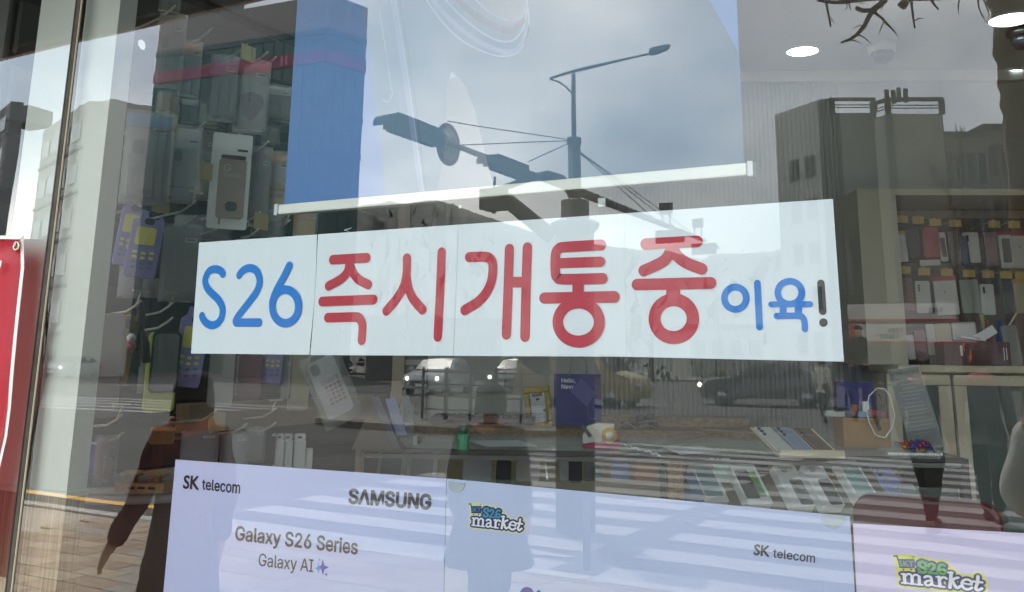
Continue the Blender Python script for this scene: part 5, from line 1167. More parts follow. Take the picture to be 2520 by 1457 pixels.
# strap, calculator case in a bag, beads
strap = thing('hanging_strap', 'brown leather phone strap with charms between yellow and black cases', 'strap', onX(*q('D', 1005, 1020), HX)); ls = mat('strap_leather', S(70, 48, 42), .6, var=.1)
MB().tube([onX(*q('D', x, y), HX) for x, y in ((985, 800), (1000, 900), (990, 1000), (1030, 1100), (1035, 1230))], .011, 8).build('band', ls, strap); MB().tube([onX(*q('D', x, y), HX+.01) for x, y in ((985, 960), (960, 1050), (975, 1150), (990, 1245), (1000, 1150), (995, 1010))], .004, 6).build('loop', ls, strap)
MB().ball(onX(*q('D', 928, 1055), HX+.01), .012, 10, 8).build('charm', whitep, strap); MB().ball(onX(*q('D', 930, 1110), HX+.01), .012, 10, 8).build('charm', mat('charm_pink', S(170, 60, 90), .4), strap)
p, M, w_, h = hang('D', 2235, 1200, 2440, 1600, X=HX, beta=35, roll=-26)
cc = thing('calculator_case', 'white phone case printed like a calculator, tilted in a shiny bag', 'phone case', p)
slab_part(M, w_, h*1.05, .012, 'shell', mat('white_rubber', S(228, 220, 222), .45, var=.02), cc, 0, .016, bevel=.003); slab_part(M, w_*.30, h*.2, .003, 'camera_cutout', mat('cut_grey', S(84, 96, 98), .3), cc, -.002, .01, -w_*.27, h*.38)
mb = MB(); text_on(mb, '12345678', M, w=w_*.62, h=h*.085, cz=h*.12, cx=w_*.05, bold=.01, dy=-.0015); mb.build('lettering', inkd, cc)
rk_ = mat('calc_red', S(166, 56, 74), .5)
for j in range(5):
    for i in range(4):
        slab_part(M, w_*.11, h*.048, .002, 'key', dark if (i == 0 and j == 0) else rk_ if i > 0 or j > 2 else mat('key_pale', S(190, 184, 186), .5), cc, -.0015, .003, -w_*.15+i*w_*.155, h*.02-j*h*.075)
mb = MB(); vs = []
for j in range(8):
    for i in range(6):
        u, v = i/5-.5, j/7-.5; vs.append(M @ Vector((u*w_*1.45, -.012-.012*math.cos(u*3)+random.uniform(-.004, .004), v*h*1.32)))
mb.add(vs, [(j*6+i, j*6+i+1, (j+1)*6+i+1, (j+1)*6+i) for j in range(7) for i in range(5)], True); o = mb.build('shiny_bag', cello, cc); o.modifiers.new('t', 'SOLIDIFY').thickness = .0006
t, M, w_, h = pack('J', (210, 1000, 370, 1400), 'clear bag holding a string of beads in the lower left corner', None, mat('bag_card', S(106, 104, 100), .5), None, sleeve=True)
for k in range(26):
    a = 2*math.pi*k/26; MB().ball(M @ Vector((w_*.16+w_*.26*math.cos(a), -.012, -h*.12+h*.30*math.sin(a))), .0042, 8, 6).build('bead', mat('bead_pearl', S(206, 204, 198), .15), t)
for k, (x0, x1) in enumerate(((1615, 1690), (1680, 1760), (1765, 1865), (1812, 1920))):
    p, M, w_, h = hang('J', x0, 985 if k < 3 else 1060, x1, 1250, X=HX-.15, beta=38)
    t = thing('hang_box', ('slim white hang box, leftmost of the row', 'slim white hang box, second of the row', 'slim white hang box, third of the row, with the tallest tab', 'slim white hang box in front of the others, without a tab')[k], 'accessory box', p, 'slim white accessory boxes low on the rack')
    MB().box((0, .012, -h*.1), (w_*.94, .024, h*.8), M).build('carton', whitep, t, bevel=.001)
    if k < 3: slab_part(M, w_*.9, h*.22, .002, 'hang_tab', whitep, t, .01, .006, 0, h*.39); slab_part(M, w_*.35, h*.06, .003, 'tab_slot', dark, t, .009, .004, 0, h*.39)
    mb = MB(); text_on(mb, '20W', M, w=w_*.4, cz=-h*.02, dy=-.0006) if False else None
pack('J', (1195, 985, 1400, 1210), 'clear bag of coiled cables with white stickers low on the rack', None, mat('cable_card', S(80, 82, 84), .5), None, X=HX-.06)
pack('J', (1390, 930, 1530, 1190), 'pale accessory pack with a dark looped cable low on the rack', None, greyc, None, X=HX-.15)
pack('J', (1535, 935, 1625, 1220), 'narrow black accessory box low on the rack', None, dark, None, X=HX-.16, sleeve=False)
pack('J', (890, 960, 1160, 1200), 'dark pack with a red corner behind the woman in the reflection', mat('dark_red_header', S(120, 24, 34), .4), navyc, None, X=HX-.05)
pack('J', (640, 930, 830, 1060), 'orange and yellow card low on the rack', orange, mat('yellow_brown_card', S(150, 110, 50), .5), None, X=HX-.02, sleeve=False)
# ---- round display table by the column with a clear rim
ctab = at(430, 1185, 2.05); rt = .33
tbl = thing('round_display_table', 'round dark display table with a pale double rim, cut off by the lavender poster', 'table', (ctab.x, ctab.y, FL))
tx, ty = onZ(330, 1209, 1.155).x, onZ(330, 1209, 1.155).y
vdir = Vector((tx-CAM.x, ty-CAM.y, 0)).normalized(); cx_, cy2 = tx+vdir.x*.30+.05, ty+vdir.y*.30
Mt = Matrix.Translation((cx_, cy2, 0))
MB().lathe([(.30, 1.128), (.302, 1.136), (.302, 1.146), (.297, 1.15)], 48, Mt).build('lower_rim', mat('rim_pale', S(186, 192, 192), .25), tbl); MB().lathe([(.30, 1.152), (.303, 1.156), (.303, 1.164), (.30, 1.168), (.285, 1.168), (.284, 1.16)], 48, Mt).build('upper_rim', mat('rim_pale', S(186, 192, 192), .25), tbl)
MB().lathe([(.10, FL), (.16, .5), (.27, 1.0), (.296, 1.127)], 40, Mt).build('drum', mat('drum_grey', S(96, 90, 82), .5, var=.05), tbl); MB().lathe([(.282, 1.14), (.282, 1.158)], 40, Mt).build('table_top', mat('table_grey', S(70, 66, 60), .3), tbl)
p = onZ(*q('Y', 985, 140), 1.16); M = frame(p, XC)
st = thing('wooden_phone_stand', 'pale wooden phone stand with two round pegs on the round table', 'phone stand', p); wd = wood_mat('pale_wood', S(158, 126, 88), S(196, 166, 122), (8, 60, 60))
MB().box((0, 0, .012), (.125, .06, .022), M).build('block', wd, st, bevel=.002)
for x in (-.03, .03): MB().lathe([(.012, .023), (.012, .038), (.032, .04), (.033, .046), (.02, .049)], 18, M @ Matrix.Translation((x, 0, 0))).build('peg', wd, st)
for x in (-.02, .006, .032): slab_part(M, .018, .006, .002, 'slot', dark, st, -.0315, .003, x, .012)
p = onZ(*q('J', 160, 1330), 1.168); M = frame(p, XC); MB_ = slab_part(M @ Matrix.Rotation(R(-12), 4, 'X'), .016, .11, .004, 'blue_card', mat('blue_card', S(30, 44, 150), .4), None, 0, .003, 0, .058); tag(MB_, 'narrow blue card standing on the round table against the column', 'card')
# things below: bag on the floor
p = onP(*q('Y', 175, 1300), Vector((-.75, .5, .9)), Vector((.3, 1, 0)).normalized()); M = frame(p, XC)
fb = thing('gift_bag', 'white gift bag with a blue ribbon low behind the column', 'bag', p); MB().box((0, .05, -.06), (.13, .1, .2), M).build('bag_body', mat('bag_white', S(176, 182, 190), .5), fb); MB().tube([M @ Vector((-.06, -.003, .03)), M @ Vector((-.01, -.004, -.05)), M @ Vector((.06, -.003, .02))], .006, 6).build('ribbon', mat('ribbon_blue', S(50, 54, 100), .4), fb)

# ---- counter showcase
LA = 1.9
ctr = thing('showcase_counter', 'long glass-topped showcase counter with wooden divider post', 'counter', inn(LA/2, .3, FL))
Mi = frame(inn(0, 0, 0), XC)       # local: x along, y deeper, z up
def ibox(c, s, name, mt, par=None, bev=0.): return MB().box(c, s, Mi).build(name, mt, par or ctr, bevel=bev)
ibox((LA/2, .31, ZT-.004), (LA, .62, .008), 'glass_top', cglass); ibox((LA/2, -.006, ZT-.004), (LA+.02, .012, .014), 'edge_trim', dark); ibox((LA/2, -.003, ZT-.022), (LA, .012, .014), 'front_rail', mat('rail_grey', S(92, 94, 92), .5))
ibox((LA/2, 0.0, .9), (LA-.02, .006, .42), 'front_glass', cglass); ibox((-.016, .3, .68), (.03, .62, 1.05), 'end_panel', wood_mat('end_wood', S(84, 62, 46), S(112, 88, 66), (40, 40, 2))); ibox((LA+.012, .3, .68), (.024, .62, 1.04), 'end_panel', dark)
da = loc_e1(onP(1662, 1180, inn(0, 0, 0), E2)); ibox((da, .012, .78), (.05, .05, .80), 'divider_post', wood); ibox((da-.04, .008, .78), (.014, .03, .78), 'divider_edge', dark)
ibox((LA/2, .3, .30), (LA, .58, .3), 'base', wood); ibox((LA/2, .56, .75), (LA, .02, .85), 'back_board', mat('case_back', S(128, 108, 80), .6)); ibox((LA/2, .3, .62), (LA-.05, .5, .02), 'lower_shelf', whitep)
sl = Matrix.Rotation(R(40), 4, 'X')
MB().box((LA/2, 0, 0), (LA-.06, .62, .012), Mi @ Matrix.Translation((0, .32, .995)) @ Matrix.Rotation(R(28), 4, 'X')).build('display_slope', tan_m, ctr)
ledge = thing('wood_ledge', 'wooden ledge with pale back board running behind the counter', 'shelf', inn(1.3, .8, FL)); 
la, lb = loc_e1(onP(1020, 1070, inn(0, .8, 0), E2)), loc_e1(onP(1850, 1070, inn(0, .8, 0), E2)); lm_, lw_ = (la+lb)/2, lb-la
MB().box((lm_, .80, 1.2), (lw_, .30, .045), Mi).build('ledge_board', wood, ledge, bevel=.003); MB().box((lm_, .94, .66), (lw_, .03, .98), Mi).build('ledge_back', whitep, ledge); MB().box((lm_+lw_*.28, .88, 1.243), (lw_*.44, .1, .04), Mi).build('ledge_top', wood, ledge, bevel=.003)

def incase(reg, x, y, w_, h, tilt, mt, lab, name='phone_box', d=.035, b=.10, parts=(), cat='phone box', grp='phones and boxes on show inside the counter', yaw=None):
    """thing leaning on the slope: bottom centre at the picture point"""
    if yaw is None: yaw = 20. if reg == 'W' else 0.
    if reg == 'W': tilt += 8
    p = onP(*q(reg, x, y), inn(0, b, 0), E2); M = frame(p, XC) @ Matrix.Rotation(R(yaw), 4, 'Z') @ Matrix.Rotation(R(-tilt), 4, 'X')
    t = thing(name, lab, cat, p, grp)
    MB().prism(rrect(w_, h, .006 if name == 'phone_box' else .012), d, M @ Matrix.Translation((0, 0, h/2))).build('carton' if name == 'phone_box' else 'phone_body', mt, t, bevel=.0015)
    for (nm, px_, pz_, pw, ph, m_, r_) in parts: slab_part(M, pw, ph, .002, nm, m_, t, -.0018, r_, px_, pz_)
    return t, M
sky_s = grad_mat('screen_sunset', S(120, 160, 170), S(190, 96, 60), (0, 0, -1), -.02, .08); sky_2 = grad_mat('screen_teal', S(130, 170, 172), S(186, 88, 48), (0, 0, -1), .0, .08); boxw = mat('carton_white', S(226, 226, 228), .4, var=.02); ph_blue = mat('phone_blue', S(92, 128, 178), .25); ph_dark = mat('phone_dark', S(52, 50, 56), .2); ph_lav = mat('phone_lavender', S(132, 146, 196), .2); ph_grey = mat('phone_grey', S(110, 110, 112), .25); grn = grad_mat('screen_green_pink', S(96, 160, 92), S(190, 110, 120), (0, 0, -1), -.02, .05)
incase('W', 400, 875, .075, .11, 38, ph_blue, 'blue phone with an oval camera bar, leftmost behind the counter glass', 'phone', .008, .08, (('camera_bar', -.012, .065, .018, .05, dark, .009),), 'phone')
incase('W', 600, 890, .088, .158, 38, boxw, 'white phone box showing a sunset screen behind the counter glass', parts=(('screen_print', .0, .078, .062, .11, sky_s, .006),))
incase('W', 995, 905, .095, .160, 38, boxw, 'white phone box showing a dark phone beside a green and pink screen', parts=(('phone_print', -.016, .078, .05, .112, ph_dark, .006), ('screen_print', .020, .078, .03, .1, grn, .004)))
for k, (x, lab, m_) in enumerate(((1400, 'white phone box lettered Galaxy A17 with a black camera bar, left one of the two', ph_grey), (1670, 'white phone box lettered Galaxy A17 with a dark phone, right one of the two', ph_dark))):
    t, M = incase('W', x, 925, .085, .165, 38, boxw, lab, parts=(('phone_print', .014, .055, .048, .1, m_, .008), ('camera_print', .002, .078, .014, .03, dark, .006)))
    mb = MB(); text_on(mb, 'Galaxy', M, w=.052, cz=.152, dy=-.003); text_on(mb, 'A17', M, w=.022, cx=-.01, cz=.138, bold=.02, dy=-.003); mb.build('lettering', inkd, t)
incase('W', 1985, 862, .085, .158, 38, boxw, 'white phone box showing a teal and orange screen near the right end', parts=(('screen_print', 0, .082, .064, .12, sky_2, .006),))
incase('W', 2290, 870, .078, .162, 38, ph_lav, 'lavender blue phone near the right end of the showcase', 'phone', .009, .10, (('camera_lens', -.022, .14, .013, .013, dark, .0064), ('camera_lens', -.022, .12, .013, .013, dark, .0064), ('camera_lens', -.022, .10, .013, .013, dark, .0064)), 'phone')
incase('W', 2420, 880, .06, .07, 38, grey_p, 'low grey stand at the right end of the showcase', 'phone_stand', .02, .1, (), 'stand')
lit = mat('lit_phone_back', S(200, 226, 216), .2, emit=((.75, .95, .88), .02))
incase('W', 700, 700, .075, .11, 30, lit, 'bright glowing phone back with ring cameras in the second row', 'phone', .008, .30, (('camera_lens', -.018, .095, .014, .014, dark, .007), ('camera_lens', -.018, .077, .014, .014, dark, .007), ('camera_lens', -.002, .086, .012, .012, dark, .006)), 'phone')
for x, m_, lab in ((440, ph_grey, 'grey phone in the second row left of the glowing one'), (850, ph_dark, 'dark phone in the second row right of the glowing one'), (1000, ph_dark, 'dark phone in the second row above the green screen box'), (1230, ph_grey, 'grey phone in the second row above the left lettered box'), (1650, ph_dark, 'dark phone in the second row above the right lettered box'), (1950, grey_p, 'grey tablet edge in the second row near the right end')):
    incase('W', x, 610, .072, .09, 30, m_, lab, 'phone', .008, .32, (('camera_bump', -.018, .07, .02, .03, dark, .006),), 'phone')
for reg, x, y, w_, h, m_, pm_, lab in (('X', 345, 1190, .10, .11, grey_p, navyc, 'grey framed dark picture card at the left end of the showcase'), ('X', 710, 1200, .105, .115, grey_p, ph_grey, 'grey framed pale picture card second from the left end'), ('K', 900, 1060, .10, .075, grey_p, None, 'grey boxed accessory in the left half of the showcase'), ('K', 1100, 1090, .052, .085, ph_dark, None, 'black phone standing in the left half of the showcase'), ('K', 1290, 1065, .08, .07, greyc, None, 'pale grey case in the left half of the showcase'),
                              ('K', 1570, 1060, .03, .07, grey_p, None, 'narrow grey phone below the blue bag'), ('K', 1660, 1075, .045, .08, ph_dark, None, 'black phone below the blue bag'), ('K', 1760, 1055, .03, .06, ph_grey, None, 'narrow grey phone below the tape dispenser'), ('K', 1830, 1055, .03, .05, mat('case_teal', S(70, 118, 118), .4), None, 'teal case below the tape dispenser'), ('K', 2005, 1060, .06, .075, ph_lav, None, 'purple phone below the tape dispenser'), ('K', 2210, 1060, .07, .07, mat('case_orange', S(176, 128, 90), .4), None, 'orange brown case left of the wooden post'), ('K', 2320, 1060, .035, .075, mat('case_sand', S(150, 140, 120), .4), None, 'sand coloured case beside the wooden post')):
    incase(reg, x, y, w_, h, 22, m_, lab, 'display_card' if pm_ else 'phone', .008, .16, (('picture', 0, h/2, w_*.72, h*.86, pm_, .003),) if pm_ else (), 'display card' if pm_ else 'phone')
p = onP(*q('K', 1443, 1050), inn(0, .05, 0), E2); M = frame(p, XC) @ Matrix.Rotation(R(-8), 4, 'Y'); o = MB().prism(rrect(.005, .055, .002), .004, M @ Matrix.Translation((0, 0, .027))).build('metal_stick', mat('bright_metal', S(235, 240, 238), .1, .6), None, org=p); tag(o, 'thin shiny metal stick standing in the showcase', 'stylus')

# ---- on the counter
def ct(reg, x, y, z=ZT+.001): return onZ(*q(reg, x, y), z)
# brown easel with a navy phone card
p = ct('X', 200, 855); M = frame(p, XC); ea = thing('display_easel', 'brown folded easel holding a dark phone at the counter left end', 'easel', p)
zt_ = topz(p, *q('X', 245, 225))-ZT
MB().prism([(-.085, 0), (.085, 0), (.05, .04), (.01, zt_), (-.015, zt_)], .06, M).build('easel_board', mat('easel_brown', S(86, 72, 58), .6, var=.06), ea)
MB().prism([(-.028, zt_*.98), (.0, zt_), (.075, .01), (.05, .005)], .012, M @ Matrix.Translation((.005, -.03, 0))).build('phone', navyc, ea, bevel=.002)
MB().prism([(.01, zt_*.95), (.045, zt_*.97), (.085, zt_*.30), (.05, zt_*.28)], .006, M @ Matrix.Translation((.01, -.012, 0))).build('blue_card', mat('card_blue_grey', S(104, 112, 150), .4), ea)
# bottle
p = ct('X', 510, 800); hb = topz(p, *q('X', 505, 135))-ZT; Mb = Matrix.Translation(p); k = hb/.205
bo = thing('water_bottle', 'clear plastic bottle with a dark cap near the counter left end', 'bottle', p)
MB().lathe([(a*k, b*k) for a, b in ((.03, .0), (.033, .006), (.033, .11), (.026, .14), (.014, .165), (.013, .182))], 22, Mb).build('bottle_body', clear_plastic('bottle_plastic', (.8, .84, .86), .16, .06), bo); MB().lathe([(.0145*k, .18*k), (.0145*k, .205*k), (.012*k, .207*k)], 16, Mb).build('cap', mat('bottle_cap', S(70, 72, 76), .4), bo); MB().lathe([(.0336*k, .03*k), (.0336*k, .085*k)], 22, Mb).build('label_band', mat('bottle_label', S(176, 178, 182), .5), bo)
p = ct('X', 560, 800); M = frame(p, XC); o = thing('tape_holder', 'small white tape holder with a black knob beside the bottle', 'tape holder', p); MB().box((0, .02, .015), (.06, .035, .03), M).build('body', whitep, o, bevel=.004); MB().lathe([(.012, -.003), (.012, .012)], 14, M @ Matrix.Translation((.034, .02, .017)) @ Matrix.Rotation(R(90), 4, 'X')).build('knob', dark, o)
# keyboard tray
p = ct('X', 1320, 640, ZT+.03); M = frame(inn(loc_e1(p), .68, ZT+.012), XC); o = thing('keyboard', 'black keyboard tray lying across the back of the counter', 'keyboard', inn(loc_e1(p), .68, ZT+.012)); MB().box((0, .1, .035), (.42, .14, .03), M).build('tray', dark, o, bevel=.006)
for i in range(14):
    for j in range(3): MB().box((-.182+i*.028, .055+j*.03, .053), (.022, .022, .006), M).build('key', mat('key_black', S(34, 34, 36), .5), o)
# glue tube
p = ct('X', 1208, 855); M = Matrix.Translation(p); hg = topz(p, *q('X', 1208, 565))-ZT; o = thing('glue_bottle', 'translucent green glue bottle standing at the counter front', 'bottle', p); gg = clear_plastic('green_plastic', (.1, .5, .28), .55, .2)
MB().lathe([(.019, 0), (.02, .004), (.02, hg*.62), (.016, hg*.66)], 18, M).build('bottle_body', gg, o); MB().lathe([(.013, hg*.66), (.012, hg*.96), (.008, hg)], 16, M).build('cap', mat('green_cap', S(40, 104, 74), .4), o)
# papers
o = thing('paper_pile', 'white sheets of paper lying on the counter left of the tape dispenser', 'papers', ct('X', 1600, 790))
for k, dy_ in enumerate((0, .0015, .003)):
    P = [ct('X', x, y, ZT+.002+dy_) for x, y in ((1255+k*20, 742+k*3), (1860-k*30, 735), (2075, 800+k*4), (1500-k*15, 815-k*4))]; MB().hexa(P+[v-Vector((0, 0, .001)) for v in P]).build('sheet', mat('sheet_white', S(206, 210, 214), .6, var=.02), o)
o = thing('paper_pile', 'short stack of white sheets on the counter above the showcase post', 'papers', ct('W', 350, 420))
for k in range(4):
    P = [ct('W', x, y, ZT+.002+k*.003) for x, y in ((95+k*4, 385), (440-k*6, 375), (610+k*3, 425), (250+k*5, 450))]; MB().hexa(P+[v-Vector((0, 0, .0012)) for v in P]).build('sheet', mat('sheet_white', S(206, 210, 214), .6, var=.02), o)
# framed certificate
def stand_at(reg, x, y, b): return onP(*q(reg, x, y), inn(0, b, 0), E2)
p = stand_at('K', 1390, 655, .82); k = dz(p)/FPX; s_ = KS*.37698; w_, h = 205*s_*k, 315*s_*k; M = frame(p, XC) @ Matrix.Rotation(R(-7), 4, 'Y') @ Matrix.Rotation(R(-10), 4, 'X')
o = thing('certificate_frame', 'gold framed certificate standing beside the blue shopping bag', 'picture frame', p); gold = mat('frame_gold', S(126, 110, 52), .35, .6, var=.2, nscale=60)
for (x, z, ww, hh) in ((0, h-.012, w_, .024), (0, .012, w_, .024)): MB().box((x, .008, z), (ww, .02, hh), M).build('frame_rail', gold, o, bevel=.004)
for x in (-w_/2+.012, w_/2-.012): MB().box((x, .0085, h/2), (.0235, .019, h-.05), M).build('frame_rail', gold, o, bevel=.004)
slab_part(M, w_-.05, h-.05, .003, 'certificate', mat('certificate_paper', S(200, 198, 202), .5), o, .008, .001, 0, h/2); slab_part(M, w_-.064, h*.10, .001, 'banner_print', mat('cert_dark', S(70, 58, 52), .5), o, .0068, .001, 0, h*.82); slab_part(M, w_*.12, h*.06, .001, 'emblem', inkd, o, .0068, .004, 0, h*.7); slab_part(M, w_*.1, h*.07, .001, 'seal', mat('cert_seal', S(96, 84, 90), .5), o, .0068, .006, w_*.22, h*.42)
for j in range(6): slab_part(M, w_*.5, .002, .001, 'text_line', greyc, o, .0068, .0005, -w_*.03, h*(.56-.06*j))
# blue shopping bag
def bag(reg, x0, y0, x1, y1, b, lab, words=(), handle=True, rop=None):
    p = stand_at(reg, (x0+x1)/2, y1, b); s_ = REG[reg][2]*KS; k = dz(p)/FPX; w_, h = (x1-x0)*s_*k, (y1-y0)*s_*k; M = frame(p, XC)
    o = thing('shopping_bag', lab, 'bag', p, 'blue paper bags'); mb = MB()
    P = [(-w_/2, 0, 0), (w_/2, 0, 0), (w_/2*1.0, .012, h), (-w_/2, .012, h), (-w_/2, .09, 0), (w_/2, .09, 0), (w_/2, .03, h), (-w_/2, .03, h)]; mb.hexa([M @ Vector(v) for v in P]); mb.build('bag_body', navy, o)
    if handle:
        for dy_ in (.014, .028): MB().tube([M @ Vector((x*w_, dy_+.004*math.sin(i), z)) for i, (x, z) in enumerate(((-.17, h-.01), (-.16, h+.04), (-.06, h+.085), (.06, h+.09), (.19, h+.05), (.21, h-.01)))], .0035, 7).build('rope_handle', rop or mat('rope', S(164, 156, 140), .8), o)
    for body, ww, cx, cz2 in words: mb = MB(); text_on(mb, body, M @ Matrix.Rotation(math.atan(.012/h), 4, 'X') if False else M, w=w_*ww, cx=w_*cx, cz=h*cz2, bold=.02, dy=.012*cz2-.0025); mb.build('lettering', inkw, o)
    return o, M, w_, h
o, M, w_, h = bag('K', 1492, 250, 1862, 690, .86, 'navy blue shopping bag lettered Hello, New with rope handles', (('Hello,', .30, -.19, .88), ('New', .25, -.215, .78), ('-----', .12, .33, .24)))
mb = MB(); mb.add([M @ Vector((x*w_, .012*z-.002, z*h)) for x, z in ((.08, .93), (.38, .68), (.20, .44), (-.16, .71))], [(0, 1, 2, 3)]); mb.build('patch', mat('patch_lilac', S(92, 88, 158), .5), o)  # pale lilac diamond laid on the bag front
bag('P', 535, 945, 935, 1400, 1.0, 'small navy blue bag below the end of the sign', (), False)
# tape dispenser
p = ct('K', 1860, 815); M = frame(p, XC); s_ = .37698*KS*dz(p)/FPX
o = thing('tape_dispenser', 'white and magenta tape dispenser with a yellow roll on the counter', 'tape dispenser', p); W2 = 285*s_; H2 = 190*s_
MB().prism([(-W2*.5, 0), (W2*.5, 0), (W2*.5, H2*.62), (W2*.34, H2*.62), (W2*.1, H2*.30), (-W2*.5, H2*.16)], .055, M).build('base', mat('magenta_plastic', S(176, 36, 92), .35), o, bevel=.004)
MB().prism([(-W2*.5, H2*.17), (W2*.1, H2*.31), (W2*.34, H2*.63), (W2*.38, H2*.98), (-W2*.1, H2), (-W2*.38, H2*.86), (-W2*.5, H2*.5)], .051, M @ Matrix.Translation((0, .002, 0))).build('body', mat('dispenser_white', S(214, 210, 200), .35), o, bevel=.004)
Mr = M @ Matrix.Translation((W2*.22, -.004, H2*.52)) @ Matrix.Rotation(R(90), 4, 'X'); MB().lathe([(H2*.30, -.012), (H2*.32, 0), (H2*.30, .006), (H2*.17, .007)], 22, Mr).build('tape_roll', mat('tape_yellow', S(214, 172, 84), .3), o); MB().lathe([(H2*.16, .004), (H2*.15, .009)], 18, Mr).build('roll_core', whitep, o)
MB().prism([(-W2*.52, H2*.84), (-W2*.44, H2*.86), (-W2*.24, H2*.5), (-W2*.34, H2*.44)], .03, M @ Matrix.Translation((0, -.006, 0))).build('cutter', mat('cutter_grey', S(84, 84, 84), .4), o, bevel=.002)
# black adapters on the ledge
p = stand_at('K', 2150, 670, .74); M = frame(p, XC); o = thing('charger_tangle', 'tangle of black chargers and grey cable on the ledge', 'chargers', p)
for x, z, r_ in ((-.05, .018, .2), (-.015, .014, -.3), (.01, .045, .1), (.045, .05, -.2), (.06, .018, .3)): MB().box((x, random.uniform(0, .02), z), (.034, .03, .024), M @ Matrix.Rotation(r_*.4, 4, 'Z')).build('charger', dark, o, bevel=.005)
MB().tube([M @ Vector((x, -.01, z)) for x, z in ((-.09, .006), (-.05, .03), (-.01, .005), (.03, .02), (.08, .006), (.06, .04), (.0, .03))], .004, 6).build('cable', grey_p, o)
# beaded chain
o = thing('bead_chain', 'thin bright beaded chain lying on the counter right of the tape dispenser', 'chain', ct('K', 2170, 820))
for i in range(34): t_ = i/33; MB().ball(ct('K', 2040+270*t_, 785+78*t_+4*math.sin(i), ZT+.004), .0034, 8, 6).build('bead', mat('bead_bright', S(224, 226, 226), .2), o)
# cream wedge with three phones
p = ct('W', 1330, 480); s_ = .31746*KS*dz(p)/FPX; M = frame(p, XC); o = thing('phone_wedge', 'cream wedge stand carrying three phones on the counter', 'phone stand', p)
wdt = 640*s_; hh = 290*s_; dp = .11
A1 = [(-.11*wdt*0-wdt*.32, 0), (wdt*.62, 0)]
xl_, xr_ = -wdt*.26, wdt*.66; sk = -.30*wdt
V8 = [(xl_, 0, 0), (xr_, 0, 0), (xr_+sk, dp, hh*.80), (xl_+sk, dp, hh*.80), (xl_, .01+dp, 0), (xr_, .01+dp, 0), (xr_+sk, dp+.012, hh*.80), (xl_+sk, dp+.012, hh*.80)]
MB().hexa([M @ Vector(v) for v in V8]).build('wedge', cream, o); MB().box(((xl_+xr_)/2, -.006, .012), (xr_-xl_, .012, .024), M).build('lip', cream, o, bevel=.002)
bx_ = M.to_3x3() @ Vector((1, 0, 0)); up_ = (M @ Vector((xl_+sk, dp, hh*.8))-M @ Vector((xl_, 0, 0))); nm_ = bx_.cross(up_).normalized(); nm_ = nm_ if nm_.dot(CAM-p) > 0 else -nm_
for k, (m_, lab) in enumerate(((mat('phone_pearl', S(186, 188, 186), .25), ''), (mat('phone_steel_blue', S(128, 142, 166), .25), ''), (mat('phone_bronze', S(96, 80, 66), .25), ''))):
    u0 = .03+k*.315; u1 = u0+.27; base = M @ Vector((xl_, -.0, 0)); ex = bx_*(xr_-xl_)
    def pt(u, v, n_=0.): return base+ex*u+up_*v+nm_*n_
    tt = thing('display_phone', ('pearl white phone lying on the cream wedge, left of three', 'steel blue phone in the middle of the cream wedge', 'bronze brown phone on the cream wedge, right of three')[k], 'phone', pt((u0+u1)/2, .5), 'phones on the cream wedge')
    MB().hexa([pt(u0, .13, .009), pt(u1, .13, .009), pt(u1, .97, .009), pt(u0, .97, .009), pt(u0, .13, .001), pt(u1, .13, .001), pt(u1, .97, .001), pt(u0, .97, .001)]).build('phone_back', m_, tt, bevel=.003)
    for j in range(3): MB().lathe([(.006, 0), (.006, .003), (.004, .004)], 12, Matrix.Translation(pt(u0+.06, .90-j*.10, .009)) @ nm_.to_track_quat('Z', 'Y').to_matrix().to_4x4()).build('lens', dark, tt)
# cardboard box with odds and ends
p = ct('W', 1980, 395, ZT+.001); s_ = .31746*KS*dz(p)/FPX; M = frame(p, XC); o = thing('carton_box', 'open cardboard box of odds and ends on the counter', 'box', p); MB().box((0, .07, .05), (420*s_, .13, .10), M).build('carton', card, o); MB().box((0, .07, .1015), (400*s_, .115, .002), M).build('inside', mat('box_dark', S(70, 56, 40), .8), o)
for lab, x, z, sz, m_ in (('red plastic scissors handle in the cardboard box', .05, .115, (.06, .03, .025), mat('item_red', S(176, 70, 72), .4)), ('pale blue packet in the cardboard box', -.0, .11, (.045, .04, .02), mat('item_blue', S(90, 140, 176), .4)), ('white power plug in the cardboard box', .01, .13, (.022, .022, .05), whitep), ('orange brown tag in the cardboard box', -.03, .125, (.02, .01, .04), mat('item_orange', S(160, 90, 50), .5)), ('stack of pale cards in the cardboard box', -.10, .112, (.07, .06, .02), mat('cards', S(176, 174, 168), .5)), ('black card in the cardboard box', -.06, .125, (.05, .02, .012), dark)):
    tag(MB().box((x, .06, z), sz, M @ Matrix.Rotation(R(random.uniform(-15, 15)), 4, 'Z')).build('small_item', m_, None, bevel=.003, org=M @ Vector((x, .06, z))), lab, 'small item', 'odds and ends in the cardboard box')
o = thing('white_cable', 'white charging cable standing in a loop above the cardboard box', 'cable', p); c = at(*q('U', 225, 430), dz(p)); kk = .35007*KS*dz(p)/FPX
MB().tube([c+E1*(x*kk)+Vector((0, 0, -z*kk)) for x, z in ((30, 205), (-40, 180), (-85, 80), (-100, -20), (-70, -130), (0, -195), (60, -190), (100, -140), (130, 20), (100, 120), (40, 200), (-20, 195))], .0022, 7).build('cord', whitep, o); MB().tube([c+E1*(x*kk)+Vector((0, 0, -z*kk)) for x, z in ((15, -150), (50, -80), (10, 10), (-15, 90), (5, 140))], .006, 7).build('black_cord', dark, o)
